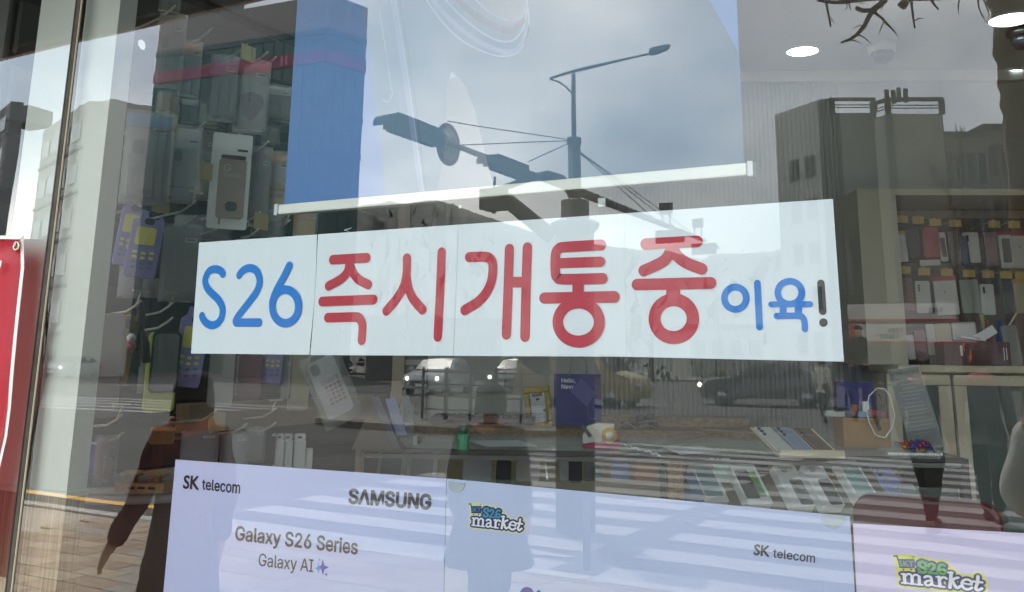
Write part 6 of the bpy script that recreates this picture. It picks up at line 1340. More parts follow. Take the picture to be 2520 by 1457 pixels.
# candy tray
p = ct('U', 530, 812); M = frame(p, XC); o = thing('candy_tray', 'clear ridged tray with shiny wrapped sweets at the counter right end', 'tray', p); kk = .35007*KS*dz(p)/FPX; W3 = 470*kk
MB().prism([(-W3/2*.86, 0), (W3/2*.86, 0), (W3/2, .022), (-W3/2, .022)], .1, M).build('tray', acr, o)
for i in range(19): MB().ball(M @ Vector((-W3/2*.9+i*W3*.9/18, -.001, .012)), .0048, 8, 6).build('rim_glint', mat('tray_glint', S(236, 238, 240), .05, emit=((1, 1, 1), .25) if False else None), o)  # small bright balls painted in as the highlights along the tray rim
cols = [mat('sweet_'+n_, c_, .2, .5, var=.3, nscale=60) for n_, c_ in (('gold', S(196, 150, 60)), ('blue', S(40, 60, 150)), ('red', S(160, 30, 44)), ('purple', S(90, 50, 130)))]
for i in range(34):
    q_ = M @ Vector((random.uniform(-.16, .34)*W3, random.uniform(.015, .085), .02+random.uniform(0, .028))); mb = MB(); mb.ball(q_, (.010, .008, .007), 8, 6); sd_ = Vector((random.uniform(-1, 1), random.uniform(-1, 1), random.uniform(-.3, .6))).normalized()
    for sg_ in (-1, 1): a = q_+sd_*.008*sg_; e = sd_.orthogonal().normalized()*.007; mb.add([a, a+sd_*.011*sg_+e, a+sd_*.011*sg_-e], [(0, 1, 2)])
    mb.build('sweet', cols[i % 4], o)
# leaflet stand
p = ct('U', 640, 745, ZT+.003); h = topz(p, *q('U', 580, 40))-ZT; M = frame(p, XC) @ Matrix.Rotation(R(-9), 4, 'Y') @ Matrix.Rotation(R(-12), 4, 'X'); o = thing('leaflet_stand', 'clear upright stand with a printed price leaflet on the counter', 'leaflet stand', p); kk = .35007*KS*dz(p)/FPX; w_ = 275*kk
slab_part(M, w_, h, .004, 'acrylic_sheet', acr, o, 0, .004, 0, h/2); slab_part(M, w_*.96, h*.97, .001, 'leaflet', mat('leaflet_grey', S(108, 108, 102), .6, var=.06, nscale=30), o, .0055, .002, 0, h/2)
for j, (zc2, hh2, m_) in enumerate(((.93, .04, navyc), (.62, .12, mat('leaf_slate', S(94, 100, 112), .6)), (.40, .05, mat('leaf_olive', S(98, 94, 70), .6)), (.14, .2, mat('leaf_dark', S(70, 66, 58), .6)))): slab_part(M, w_*.9, h*hh2, .0006, 'print_block', m_, o, .0045-.0001*j, .002, 0, h*zc2)
for j in range(16): slab_part(M, w_*random.uniform(.4, .85), .0022, .0006, 'text_line', greyc, o, .0042, .001, 0, h*(.88-.045*j))

# ---- shelf unit on the right, cream cabinet below
BU = 1.75
def un(reg, x, y, b=BU): p = onP(*q(reg, x, y), inn(0, b, 0), E2); return loc_e1(p), p.z
ax0, _ = un('Q', 410, 800); ax1, _ = un('Q', 845, 800); ax2 = ax1+2.0
ztop = un('Q', 1400, 115)[1]; zop = un('Q', 1400, 185)[1]; zcab = un('P', 1700, 752)[1]
su = thing('shelf_unit', 'pale open shelf unit at the right with hanging phone cases', 'shelf unit', inn((ax0+ax2)/2, BU+.2, FL))
sh_w = mat('unit_paint', S(176, 172, 154), .5, var=.03)
ibox(((ax0+ax1)/2, BU+.25, (zcab+ztop)/2), (ax1-ax0, .5, ztop-zcab), 'side_panel', sh_w, su); ibox(((ax1+ax2)/2, BU+.25, (zop+ztop)/2), (ax2-ax1, .5, ztop-zop), 'top_beam', sh_w, su)
ibox((ax2+.05, BU+.25, (zcab+ztop)/2), (.1, .5, ztop-zcab), 'side_panel', sh_w, su); ibox(((ax1+ax2)/2, BU+.5, (zcab+zop)/2), (ax2-ax1, .02, zop-zcab), 'back_board', mat('unit_back', S(74, 64, 56), .7, var=.1), su)
ibox(((ax1+ax2)/2, BU+.22, zcab-.02), (ax2-ax1+.1, .5, .04), 'shelf_board', sh_w, su)
for yy in (400, 990): 
    zr = un('Q', 1400, yy, BU+.46)[1]; ibox(((ax1+ax2)/2, BU+.47, zr), (ax2-ax1, .02, .045), 'rail', mat('unit_rail', S(120, 112, 96), .5), su)
def ucase(x0, y0, x1, y1, lab, mt, head=None, reg='Q', b=BU+.20, cam=None, G=False, roll=0., pk=True):
    pc = onP(*q(reg, (x0+x1)/2, (y0+y1)/2), inn(0, b, 0), E2); k = dz(pc)/FPX*REG[reg][2]*KS; w_, h = (x1-x0)*k, (y1-y0)*k; M = frame(pc, XC) @ Matrix.Rotation(R(roll-3), 4, 'Y')
    t = thing('case_pack' if pk else 'phone_case', lab, 'phone case', pc, 'phone cases hanging in the right shelf unit')
    slab_part(M, w_, h, .012, 'case', mt, t, 0, .008, bevel=.002)
    if head: slab_part(M, w_*1.02, h*.12, .003, 'header', head, t, -.002, .002, 0, h*.46)
    if cam == 'bar': slab_part(M, w_*.14, h*.22, .002, 'camera_bar', ph_dark, t, -.0015, .006, -w_*.22, h*.30)
    if cam == 'dots':
        for j in range(3): slab_part(M, w_*.12, w_*.12, .002, 'camera_lens', ph_dark, t, -.0015, .007, -w_*.24, h*(.36-.08*j))
    if cam == 'win': slab_part(M, w_*.62, h*.66, .002, 'dark_case', mat('slate_case', S(86, 86, 90), .4), t, -.0015, .006, w_*.05, -h*.02)
    if G: mb = MB(); text_on(mb, 'G', M, h=h*.07, cx=-w_*.05, cz=h*.1, dy=-.0025); mb.build('lettering', inkd, t)
    return t
whc = mat('white_case', S(184, 184, 182), .4, var=.03); redc = mat('red_case', S(150, 44, 54), .45, var=.05); redh = mat('red_header', S(130, 20, 36), .45); blkc = mat('black_case', S(26, 26, 36), .4); mauve = mat('mauve_case', S(120, 88, 90), .4)
U1 = [(832, 590, 922, 930, 'white and yellow case pack at the left end of the upper row in the shelf', whc, mat('unit_yellow', S(170, 140, 40), .5), None, 0, 0), (925, 560, 1070, 890, 'black fabric phone pouch in the upper row of the shelf', blkc, None, None, 0, -6), (1110, 540, 1285, 880, 'red phone case tilted in the upper row of the shelf', redc, None, None, 0, 4),
      (1070, 900, 1300, 975, 'white card with a red stripe below the red case', whc, redh, None, 0, 0), (1285, 600, 1370, 925, 'slim white pack with a slate case right of the red case', whc, None, 'win', 0, 0), (1400, 590, 1520, 960, 'smoky clear case bag in the middle of the upper row', mat('smoke_bag', S(96, 92, 92), .3), None, None, 0, 0), (1530, 640, 1620, 970, 'blue backed pack behind the upper white case', mat('blue_back', S(46, 56, 96), .4), None, None, 0, 0), (1565, 600, 1735, 940, 'white phone case with a dark camera bar in the upper row', whc, None, 'bar', 0, 2),
      (1800, 600, 1950, 975, 'mauve phone case with pale edge in the upper row', mauve, None, None, 0, 0), (1960, 590, 2105, 1000, 'white pack with a wine red header in the upper row', whc, redh, 'win', 0, 2), (2110, 600, 2290, 1000, 'white pack marked G with a wine red header at the right edge', whc, redh, None, 1, 4)]
for x0, y0, x1, y1, lab, mt, head, cam, G, rl in U1: ucase(x0, y0, x1, y1, lab, mt, head, cam=cam, G=G, roll=rl, b=BU+.20+random.uniform(-.03, .03))
U2 = [(880, 1110, 1000, 1480, 'dark brown case pack at the left end of the second row', brownc, None, None, 0, 0), (1025, 1145, 1190, 1500, 'white phone case with three camera dots in the second row', whc, None, 'dots', 0, 3), (1240, 1100, 1490, 1520, 'white pack marked G with a bright red header in the second row', whc, mat('bright_red_header', S(160, 24, 40), .45), None, 1, 0), (1530, 1130, 1735, 1500, 'cloudy clear case pack in the second row', mat('cloud_pack', S(132, 138, 132), .3), None, None, 0, 0),
      (1752, 1180, 1905, 1520, 'white phone case with a grey camera bar in the second row', whc, None, 'bar', 0, 3), (1990, 1150, 2125, 1500, 'dark slate pack with a white label in the second row', mat('slate_pack', S(60, 68, 76), .4), None, None, 0, 2), (2130, 1130, 2300, 1500, 'yellow headed pack at the right edge of the second row', mat('sand_pack', S(150, 146, 128), .4), mat('unit_yellow', S(170, 140, 40), .5), None, 0, 0)]
for x0, y0, x1, y1, lab, mt, head, cam, G, rl in U2: ucase(x0, y0, x1, y1, lab, mt, head, cam=cam, G=G, roll=rl)
for x0, y0, x1, y1, lab, mt in ((1265, 430, 1345, 690, 'white pack at the left end of the lowest row by the cabinet top', whc), (1350, 380, 1470, 700, 'dark wine pack in the lowest row', maroonc), (1480, 310, 1570, 640, 'white narrow pack in the lowest row', whc), (1575, 305, 1745, 640, 'beige pack with printed top in the lowest row', mat('beige_pack', S(176, 158, 126), .5)), (1750, 290, 2010, 470, 'white pack with printed label behind the maroon box', whc), (1580, 655, 1670, 750, 'grey pack standing left of the maroon box', greyc)): ucase(x0, y0, x1, y1, lab, mt, None, 'P', BU+.15)
tagy = mat('price_yellow', S(176, 150, 76), .6, var=.05)
for i, (x, y) in enumerate(((870, 455), (1050, 465), (1240, 490), (1465, 500), (1900, 510), (2120, 515), (900, 1025), (1115, 1040), (1370, 1045), (1615, 1060), (1830, 1068), (2030, 1075), (2200, 1080))):
    pc = onP(*q('Q', x, y), inn(0, BU+.16, 0), E2); MB().box((0, 0, 0), (.062, .003, .038), frame(pc, XC)).build('price_tag', tagy, su)
    MB().tube([pc+Vector((0, 0, .022)), pc+E2*.3+Vector((0, 0, .015))], .003, 5).build('hook', wire, su)
# cabinet
cabt = thing('cream_cabinet', 'cream cabinet with framed grey-green glass doors below the shelf unit', 'cabinet', inn((ax0+ax2)/2, BU, FL)); BC = BU-.1
def cx_of(x, y=1100): return loc_e1(onP(*q('P', x, y), inn(0, BC, 0), E2))
cz0 = onP(*q('P', 1700, 755), inn(0, BC, 0), E2).z
ca0 = ax0+.12
ibox(((ca0+ax2)/2, BC+.2, cz0-.016), (ax2-ca0+.04, .46, .03), 'top_board', cream, cabt); ibox(((ca0+ax2)/2, BC+.24, (FL+cz0)/2-.02), (ax2-ca0, .40, cz0-FL-.06), 'carcass', cream, cabt)
dg = mat('cabinet_glass', S(84, 96, 92), .2, var=.1, nscale=3)
for k, (x0, x1) in enumerate(((1040, 1750), (1760, 3000))):
    a, b = cx_of(x0), cx_of(x1) if k == 0 else cx_of(1760)+.62; zt2, zb3 = cz0-.045, FL+.12
    dr = ibox(((a+b)/2, BC+.022, (zt2+zb3)/2), (b-a-.012, .012, zt2-zb3), 'door_panel', dg, cabt)
    for (xx, zz2, ww, hh2) in (((a+b)/2, zt2-.025, b-a-.012, .05), ((a+b)/2, zb3+.025, b-a-.012, .05)): MB().box((xx, BC+.008, zz2), (ww, .03, hh2), Mi).build('door_rail', cream, dr, bevel=.003)
    for xx in (a+.036, b-.036): MB().box((xx, BC+.0085, (zt2+zb3)/2), (.06, .029, zt2-zb3-.104), Mi).build('door_stile', cream, dr, bevel=.003)
# maroon box and what stands in it
p = onP(*q('P', 2030, 755), inn(0, BC+.06, 0), E2); kk = .27063*KS*dz(p)/FPX; M = frame(p, XC); o = thing('maroon_box', 'dark maroon box with an orange mark standing on the cream cabinet', 'box', p); w_, h = 700*kk, 250*kk
MB().box((0, .06, h/2), (w_, .12, h), M).build('carton', maroon, o, bevel=.002)
mb = MB(); mb.prism([(-.02, h*.9), (-.008, h*.95), (-.012, h*.55), (-.018, h*.62)], .001, M @ Matrix.Translation((-w_*.15, -.0012, 0))); mb.prism([(0, h*.12), (.012, h*.35), (.008, h*.7), (-.004, h*.3)], .001, M @ Matrix.Translation((-w_*.12, -.0012, 0))); mb.build('orange_mark', mat('mark_orange', S(196, 116, 30), .5), o)
mb = MB(); text_on(mb, 'sooA', M, w=h*.5, cx=-w_*.235, cz=h*.62, rot=R(-90), dy=-.0015) if False else slab_part(M, .012, h*.45, .001, 'side_print', inkw, o, -.0012, .004, -w_*.235, h*.62)
for xx, hh2 in ((.40, .55), (.44, .5)): slab_part(M, .003, h*hh2, .001, 'line_print', inkw, o, -.0012, .001, w_*xx, h*.5)
def stick(reg, P, r_, mt, lab, nm, b=BC+.1, parts=()):
    Q = [onP(*q(reg, *a), inn(0, b, 0), E2) for a in P]; o = thing(nm, lab, 'stationery', Q[0], 'things standing in the maroon box'); MB().tube(Q, r_, 8).build('body', mt, o); return o
stick('P', ((2095, 500), (2085, 330), (2060, 190)), [.008, .008, .012], mat('pen_yellow', S(170, 150, 60), .4), 'yellow tube leaning in the maroon box', 'yellow_tube'); stick('P', ((2150, 500), (2120, 270)), .009, mat('pen_red', S(160, 30, 40), .4), 'red pen with white cap in the maroon box', 'red_pen'); stick('P', ((2250, 500), (2265, 400), (2265, 275)), [.014, .016, .010], mat('pen_blue', S(28, 40, 140), .35), 'blue bottle with rounded top in the maroon box', 'blue_bottle'); stick('P', ((2265, 500), (2350, 345), (2440, 190)), .0055, mat('stick_cream', S(190, 184, 160), .5), 'cream stick leaning out of the maroon box', 'cream_stick')
pl_ = onP(*q('P', 2040, 430), inn(0, BC+.05, 0), E2); Ml = frame(pl_, XC); o = thing('folded_carton', 'white folded carton lid lying on the maroon box', 'carton', pl_); kk = .27063*KS*dz(pl_)/FPX
MB().prism([(-190*kk, -10*kk), (60*kk, -45*kk), (60*kk, -60*kk), (-190*kk, -25*kk)], .09, Ml).build('flap', boxw, o); MB().prism([(-60*kk, -12*kk), (145*kk, 110*kk), (195*kk, 30*kk), (60*kk, -50*kk)], .012, Ml).build('lid_panel', boxw, o)
p = onP(*q('P', 2430, 755), inn(0, BC+.08, 0), E2); Mq = frame(p, XC); kk = .27063*KS*dz(p)/FPX; o = thing('pale_box', 'pale grey rounded box standing right of the maroon box', 'box', p); slab_part(Mq @ Matrix.Rotation(R(-5), 4, 'Y'), 170*kk, 425*kk, .03, 'carton', mat('pale_carton', S(122, 124, 120), .5, var=.05), o, 0, .012, 0, 212*kk)
# clear dome shade line seen beside the slat panel: a wall hook with cable
# ---- maroon chair in front of the counter
yc = .62
def cy_(reg, x, y): return onY(*q(reg, x, y), yc)
c0_, c1_ = cy_('U', 8, 1290), cy_('U', 1258, 1300); zt_ = cy_('U', 600, 1145).z; zb_ = cy_('U', 30, 1900).z
ch = thing('maroon_chair', 'maroon padded chair with rounded back standing behind the pink poster', 'chair', ((c0_.x+c1_.x)/2, yc, FL)); vin = mat('maroon_vinyl', S(78, 22, 28), .3, var=.06)
Mch = frame(((c0_.x+c1_.x)/2, yc, zt_-.20), (1, 0, 0)); wch = c1_.x-c0_.x
MB().prism(rrect(wch, .40, .035, 6), .035, Mch).build('backrest', vin, ch, bevel=.01, seg=3)
MB().box((0, .22, -.44), (wch*.98, .46, .07), Mch).build('seat', vin, ch, bevel=.02, seg=3)
for sx in (-1, 1):
    MB().tube([Mch @ Vector((sx*wch*.42, .04, -.1)), Mch @ Vector((sx*wch*.42, .05, -.45)), Vector(((c0_.x+c1_.x)/2+sx*wch*.42, yc+.02, FL))], .013, 8).build('leg', dark, ch); MB().tube([Mch @ Vector((sx*wch*.42, .40, -.45)), Vector(((c0_.x+c1_.x)/2+sx*wch*.42, yc+.44, FL))], .013, 8).build('leg', dark, ch)
p = Mch @ Vector((-wch*.42, -.003, .13)); o = MB().prism(rrect(.06, .03, .008), .002, frame(p, (1, 0, 0))); o.build('back_badge', mat('badge_grey', S(92, 50, 52), .3), ch)

# ---- back wall details seen in the gap above the sign
def wallbox(reg, x0, x1, z0, z1, th, name, lab, cat, mt, parts=()):
    a = loc_e1(bpx(*q(reg, x0, 200))); b = loc_e1(bpx(*q(reg, x1, 200))); t = thing(name, lab, cat, M_back @ Vector(((a+b)/2, 0, (z0+z1)/2)))
    MB().box(((a+b)/2, -th/2-.001, (z0+z1)/2), (b-a, th, z1-z0), M_back).build('panel', mt, t)
    for nm, u, z, w_, h, m_ in parts: MB().box((a+(b-a)*u, -th-.003, z), (w_, .004, h), M_back).build(nm, m_, t)
    return t
wallbox('V', 362, 600, FL, 2.55, .04, 'beige_door', 'beige door in the back wall seen between the banner bar and the sign', 'door', mat('door_beige', S(146, 132, 108), .5, var=.04), (('handle', .88, 1.1, .03, .12, grey_p), ('door_line', .5, 2.2, .5, .02, mat('door_groove', S(110, 98, 80), .6))))
wallbox('V', 603, 757, FL, 2.6, .03, 'dark_notice_panel', 'dark grey panel with small notices right of the beige door', 'notice board', mat('notice_dark', S(72, 74, 72), .5), tuple(('notice', .5, 2.0-.18*j, .14, .03, greyc) for j in range(4)))
bb = (('blue_mark', .17, 2.08, .14, .02, mat('mark_blue', S(70, 90, 150), .5)), ('blue_square', .30, 2.06, .05, .07, mat('mark_blue', S(70, 90, 150), .5)), ('blue_mark', .55, 2.09, .12, .02, mat('mark_blue', S(70, 90, 150), .5)), ('blue_square', .68, 2.05, .05, .07, mat('mark_blue', S(70, 90, 150), .5)))+tuple(('grey_line', .2+.3*(j % 3), 1.95-.05*(j//3), .12, .012, greyc) for j in range(6))
wallbox('V', 760, 1300, 1.3, 2.3, .02, 'price_board', 'pale wall board with small blue marks above the sign', 'notice board', mat('board_pale', S(150, 152, 150), .5), bb)
# pink cushion-like poster in the next window bay at far left
p = onY(20, 500, .45); o = thing('pink_poster', 'pink poster with dark dots hanging beyond the column at far left', 'poster', p); kk = dz(p)/FPX
M = frame(p, (.75, .66, 0)); slab_part(M, 100*kk, 92*kk, .004, 'sheet', mat('poster_magenta', S(150, 40, 100), .5, var=.08), o, 0, .004); 
for x in (-10, 28): slab_part(M, 24*kk, 40*kk, .001, 'dot_print', mat('poster_dark', S(80, 20, 56), .5), o, -.0012, .02, x*kk, -10*kk)
# ================================================================ PEOPLE (seen in the glass)
skin = mat('skin', S(196, 150, 124), .5, var=.05, nscale=12)
def skin_mesh(joints, edges, root=0, sub=2):
    """one continuous surface grown round a skeleton; joints = [(x, y, z, rx, ry)]"""
    me = bpy.data.meshes.new('body'); me.from_pydata([j[:3] for j in joints], edges, []); o = bpy.data.objects.new('body', me); col.objects.link(o)
    o.modifiers.new('skin', 'SKIN'); sv = me.skin_vertices[0].data
    for i, j in enumerate(joints): sv[i].radius = (j[3], j[4]); sv[i].use_root = (i == root)
    s_ = o.modifiers.new('sub', 'SUBSURF'); s_.levels = s_.render_levels = sub
    bpy.context.view_layer.update()
    nm = bpy.data.meshes.new_from_object(o.evaluated_get(bpy.context.evaluated_depsgraph_get()))
    V = [v.co.copy() for v in nm.vertices]; F_ = [tuple(p.vertices) for p in nm.polygons]
    bpy.data.objects.remove(o); bpy.data.meshes.remove(me); bpy.data.meshes.remove(nm); return V, F_
def person(pos, yaw, H, lab, top, bottom, hair, coat=None, stride=.0, arms=None, hairlen=.0, scarf=None, shoes=None, hood=None, grp='people on the street', build_=1.):
    """figure facing local -y; H standing height; stride = half step length; arms = (left, right) elbow and wrist offsets from the shoulder, in units of H"""
    k = H/1.70; M = Matrix.Translation(Vector(pos)) @ Matrix.Rotation(yaw, 4, 'Z') @ Matrix.Scale(k, 4); t = thing('person', lab, 'person', pos, grp)
    b = build_; J = []; E_ = []
    def add(x, y, z, rx, ry=None, par=None):
        J.append((x, y, z, rx, ry or rx)); i = len(J)-1
        if par is not None: E_.append((par, i))
        return i
    pel = add(0, 0, .93, .135*b, .10*b); ab = add(0, -.005, 1.08, .125*b, .095*b, pel); chst = add(0, 0, 1.27, .15*b, .105*b, ab); up = add(0, .005, 1.39, .12*b, .085*b, chst)
    nk = add(0, .0, 1.465, .052, .052, up); h0 = add(0, -.015, 1.53, .062, .075, nk); h1 = add(0, -.01, 1.60, .074, .092, h0); h2 = add(0, 0, 1.66, .06, .075, h1)
    arms = arms or (((-.03, .02, -.165), (-.035, -.02, -.315)), ((.03, .02, -.165), (.035, -.02, -.315)))
    legs = []; arm_i = []
    for s_, st in ((-1, stride), (1, -stride)):
        hp = add(s_*.095, 0, .86, .095*b, .098*b, pel); kn = add(s_*.10, -st*.6-.01, .49, .062, .064, hp); an = add(s_*.10, -st+(.05 if st < 0 else 0), .08+(.05 if st < 0 else 0), .034, .036, kn); ft = add(s_*.105, -st-.10+(.05 if st < 0 else 0), .04, .026, .022, an); legs.append((hp, kn, an, ft))
        (e, w_) = arms[0 if s_ < 0 else 1]
        sh = add(s_*.175*b, 0, 1.385, .062, .06, up); el = add(s_*.175*b+e[0]*1.7, e[1]*1.7, 1.385+e[2]*1.7, .043, .043, sh); wr = add(s_*.175*b+w_[0]*1.7, w_[1]*1.7, 1.385+w_[2]*1.7, .03, .032, el)
        a_, c_ = Vector(J[el][:3]), Vector(J[wr][:3]); d = (c_-a_).normalized(); pm_ = c_+d*.07; hd = add(*pm_, .036, .018, wr); arm_i.append((sh, el, wr, hd, d))
        sd_ = Vector((0, -1, 0)); sd_ = (sd_-d*sd_.dot(d)).normalized()
        for f_ in range(4):
            r0 = c_+d*.085+sd_*(.027-.018*f_); ln = (.062, .07, .066, .05)[f_]; p1 = add(*r0, .0095, .0095, hd); p2 = add(*(r0+d*ln*.55+Vector((-s_*.006, 0, 0))), .0088, .0088, p1); add(*(r0+d*ln*.95+Vector((-s_*.02, 0, 0))), .0075, .0075, p2)
        th = c_+d*.03+sd_*.03; p1 = add(*th, .012, .011, hd); add(*(th+d*.045+sd_*.02), .009, .009, p1)
    V, F_ = skin_mesh(J, E_, 0, 2)
    # face: nose, brow, chin pushed out of the one surface
    for v in V:
        if v.y < -.05 and abs(v.x) < .05 and 1.5 < v.z < 1.68:
            v.y -= .022*math.exp(-((v.x/.012)**2+((v.z-1.585)/.018)**2)) - .010*math.exp(-(((abs(v.x)-.03)/.014)**2+((v.z-1.61)/.012)**2)) + .006*math.exp(-((v.x/.02)**2+((v.z-1.545)/.01)**2))
    MB().add([M @ v for v in V], F_, True).build('body', skin, t)
    for s_ in (-1, 1):
        MB().ball(M @ Vector((s_*.031, -.092, 1.612)), .011*k, 10, 8).build('eye', mat('eye_white', S(225, 225, 222), .2), t); MB().ball(M @ Vector((s_*.031, -.1, 1.612)), .0062*k, 8, 6).build('iris', mat('eye_dark', S(30, 24, 20), .2), t); MB().ball((0, 0, 0), (.012*k, .02*k, .03*k), 8, 6, M @ Matrix.Translation((s_*.078, .0, 1.595)) @ Matrix.Scale(1/k, 4)).build('ear', skin, t)
    MB().ball((0, 0, 0), (.022*k, .007*k, .006*k), 8, 6, M @ Matrix.Translation((0, -.092, 1.548)) @ Matrix.Scale(1/k, 4)).build('mouth', mat('lips', S(150, 82, 78), .5), t)
    # hair: cap over skull, longer at the back
    mb = MB(); vs = []; nr, ng = 9, 22
    for j in range(nr+1):
        for i in range(ng):
            a = 2*math.pi*i/ng; fr = math.sin(a) < -.35
            zmin = (1.625 if fr else 1.53-hairlen); f = j/nr; ph = f*math.pi*.52
            r_ = math.sin(ph); z = 1.62+.092*math.cos(ph) if f < .8 else None
            zt = 1.625+.093*math.cos(min(ph, math.pi/2)); 
            if f > .62: zt = zt+(zmin-zt)*((f-.62)/.38)
            wob = 1.03+.05*math.sin(i*5.3+j*2.1)+.03*math.sin(i*2.3-j*1.4)
            vs.append(M @ Vector((.092*math.cos(a)*max(r_, .02)*wob, .005+.108*math.sin(a)*max(r_, .02)*wob, zt)))
    mb.add(vs, [(j*ng+i, j*ng+(i+1) % ng, (j+1)*ng+(i+1) % ng, (j+1)*ng+i) for j in range(nr) for i in range(ng)]+[tuple(range(ng))], True)
    o = mb.build('hair', hair, t); o.modifiers.new('t', 'SOLIDIFY').thickness = .012
    # clothes follow the body: a second, slightly fuller surface over the torso and arms, another over the legs
    def sub_skin(ids, edges, grow, cut=None):
        idx = {a: i for i, a in enumerate(ids)}; JJ = [(*J[a][:3], J[a][3]+grow, J[a][4]+grow) for a in ids]
        return skin_mesh(JJ, [(idx[a], idx[c]) for a, c in edges], 0, 2)
    hem_ = len(J); J.append((0, 0, .80, .125*b, .098*b)); wst = len(J); J.append((0, 0, 1.10, .12*b, .09*b)); col2 = len(J); J.append((0, .008, 1.455, .052, .05))
    ids = [pel, hem_, ab, chst, up, col2]+[x for a in arm_i for x in a[:3]]; ed = [(pel, hem_), (pel, ab), (ab, chst), (chst, up), (up, col2)]+[e for a in arm_i for e in ((up, a[0]), (a[0], a[1]), (a[1], a[2]))]
    V, F_ = sub_skin(ids, ed, .020)
    for v in V: v += Vector((math.sin(v.z*37)*.004, math.cos(v.z*29+v.x*20)*.005, 0))
    MB().add([M @ v for v in V], F_, True).build('jacket', top, t)
    ids = [pel, wst]+[x for l in legs for x in l[:3]]; ed = [(pel, wst)]+[e for l in legs for e in ((pel, l[0]), (l[0], l[1]), (l[1], l[2]))]
    V, F_ = sub_skin(ids, ed, .017)
    for v in V: v += Vector((math.sin(v.z*31)*.004, math.cos(v.z*23)*.005, 0))
    MB().add([M @ v for v in V], F_, True).build('trousers', bottom, t)
    for l in legs:
        a_, f_ = Vector(J[l[2]][:3]), Vector(J[l[3]][:3]); mb = MB(); mb.ball((0, 0, 0), (.056, .155, .052), 12, 8, M @ Matrix.Translation((a_.x, a_.y-.07, max(.05, a_.z-.05)))); mb.build('shoe', shoes or black_m, t)
    if coat:
        hem, wd = coat; mb = MB(); vs = []; ng = 28
        for (z, rx, ry) in ((1.30, .175*b, .125*b), (1.08, .165*b, .125*b), (.95, .18*b, .14*b), (.75, .2*b+wd*.4, .17*b+wd*.3), (hem, .22*b+wd, .19*b+wd*.7)):
            for i in range(ng): a = 2*math.pi*i/ng; f = 1+.03*math.sin(a*7+z*9); vs.append(M @ Vector((rx*math.cos(a)*f, ry*math.sin(a)*f, z)))
        mb.add(vs, [(j*ng+i, j*ng+(i+1) % ng, (j+1)*ng+(i+1) % ng, (j+1)*ng+i) for j in range(4) for i in range(ng)], True); o = mb.build('coat_skirt', top, t); o.modifiers.new('t', 'SOLIDIFY').thickness = .006
    if scarf:
        mb = MB(); mb.tube([M @ Vector((.085*math.cos(a), .012+.08*math.sin(a), 1.445+.018*math.sin(2*a))) for a in [2*math.pi*i/18 for i in range(18)]], .036*k, 10, closed=True); mb.build('scarf', scarf, t)
    if hood: MB().ball((0, 0, 0), (.12, .10, .07), 14, 10, M @ Matrix.Translation((0, .09, 1.42))).build('hood', hood, t)
    return t
blkhair = mat('black_hair', S(20, 18, 18), .8, spec=.15, var=.2, nscale=40, bump=.5, stretch=(1, 1, .2)); greyhair = mat('grey_hair', S(110, 108, 104), .6, var=.2, nscale=40)
maroon_w = mat('maroon_wool', S(84, 17, 20), .9, var=.12, nscale=30); darkw = mat('dark_wool', S(44, 42, 46), .9, var=.12, nscale=30); black_t = mat('black_trousers', S(28, 28, 30), .85, var=.12); olive_t = mat('olive_trousers', S(58, 58, 48), .85, var=.1); greyj = mat('grey_jacket', S(96, 92, 96), .85, var=.08); green_t = mat('green_grey_trousers', S(48, 60, 58), .85, var=.1); whitej = mat('white_jacket', S(196, 190, 178), .85, var=.05); bluej = mat('navy_jacket', S(40, 44, 70), .85); sweat = mat('grey_sweatshirt', S(214, 212, 208), .9, var=.06, nscale=60, bump=.2)
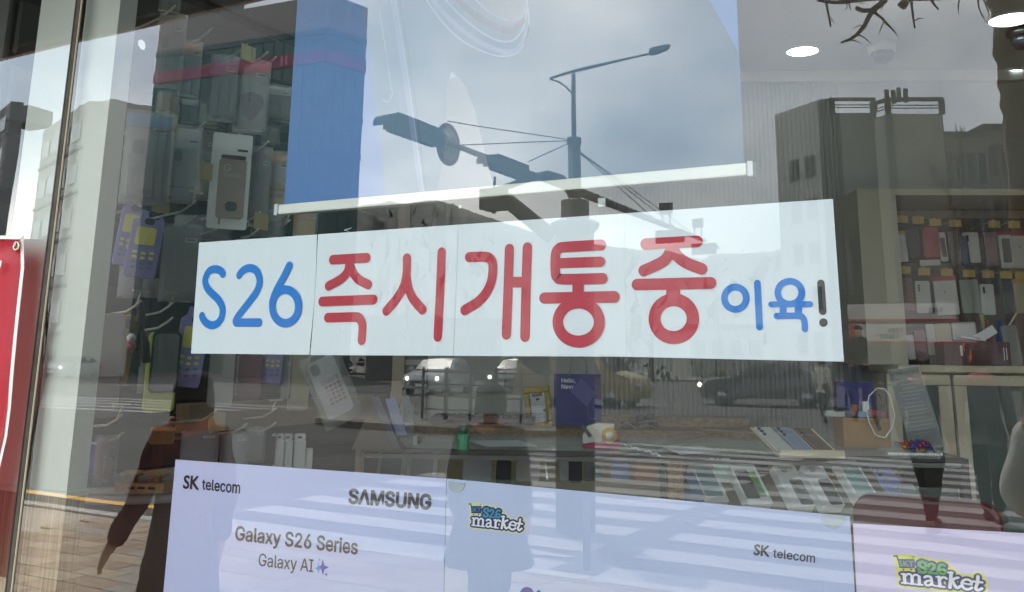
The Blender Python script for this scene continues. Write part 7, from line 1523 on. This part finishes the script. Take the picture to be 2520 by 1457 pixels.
g = mir(at(466, 1100, 4.05)); person((g.x, g.y, 0), R(-62), 1.40, 'woman in a knee-length maroon coat and orange scarf on the pavement at left', maroon_w, olive_t, blkhair, coat=(.52, .03), stride=.16, scarf=mat('orange_scarf', S(160, 66, 34), .8, var=.15, nscale=40), hairlen=.035, build_=.84, arms=(((-.04, -.02, -.17), (-.10, -.06, -.31)), ((.03, .03, -.165), (.03, .0, -.315))))
g = mir(at(1205, 1200, 5.0)); person((g.x, g.y, -.0), R(-12), 1.33, 'child in a long dark coat standing near the window, middle of the picture', darkw, black_t, blkhair, coat=(.55, .06), stride=.12, build_=1.1)
g = ground(2292, 1278); person((g.x, g.y, -.12), R(14), 1.68, 'person in dark jacket and black trousers walking away on the crossing', bluej if False else darkw, black_t, blkhair, stride=.26, build_=1.05)
g = ground(2425, 1272); person((g.x+.05, g.y-.5, -.12), R(8), 1.72, 'person in a grey hooded jacket walking away at the right', greyj, green_t, blkhair, stride=.2, hood=mat('pink_hood', S(176, 96, 100), .85), build_=1.1)
g = ground(2030, 1030); person((g.x, g.y, -.12), R(20), 1.62, 'small far figure in a white jacket across the junction', whitej, black_t, blkhair, stride=.12)
g = ground(2105, 1026); person((g.x, g.y, -.12), R(-150), 1.66, 'far figure in dark clothes, left one of the pair by the banners', bluej, black_t, blkhair, stride=.1); g = ground(2142, 1026); person((g.x, g.y, -.12), R(170), 1.70, 'far figure in dark clothes, right one of the pair by the banners', darkw, black_t, blkhair, stride=.1)
# the photographer: stands behind the camera, an elbow and a hand reach into the reflection
person((1.66, -1.62, 0), R(180+26), 1.66, 'photographer in a grey sweatshirt holding up a phone, sleeve at the right edge', sweat, black_t, blkhair, stride=.03, arms=(((-.03, .02, -.165), (-.035, -.02, -.315)), ((.03, .02, -.165), (.035, -.02, -.315))) if False else (((-.09, -.06, -.13), (-.005, -.17, .04)), ((.088, -.093, -.134), (.017, -.156, -.0))))
pc_ = CAM-_f*.022+_r*.055-_u*.0; ph = thing('camera_phone', 'dark phone held up by the photographer', 'phone', pc_); Mp = Matrix((_r, _f, _u)).transposed().to_4x4(); Mp.translation = pc_; MB().prism(rrect(.155, .075, .01), .008, Mp @ Matrix.Translation((0, -.004, 0))).build('phone_body', dark, ph, bevel=.002)
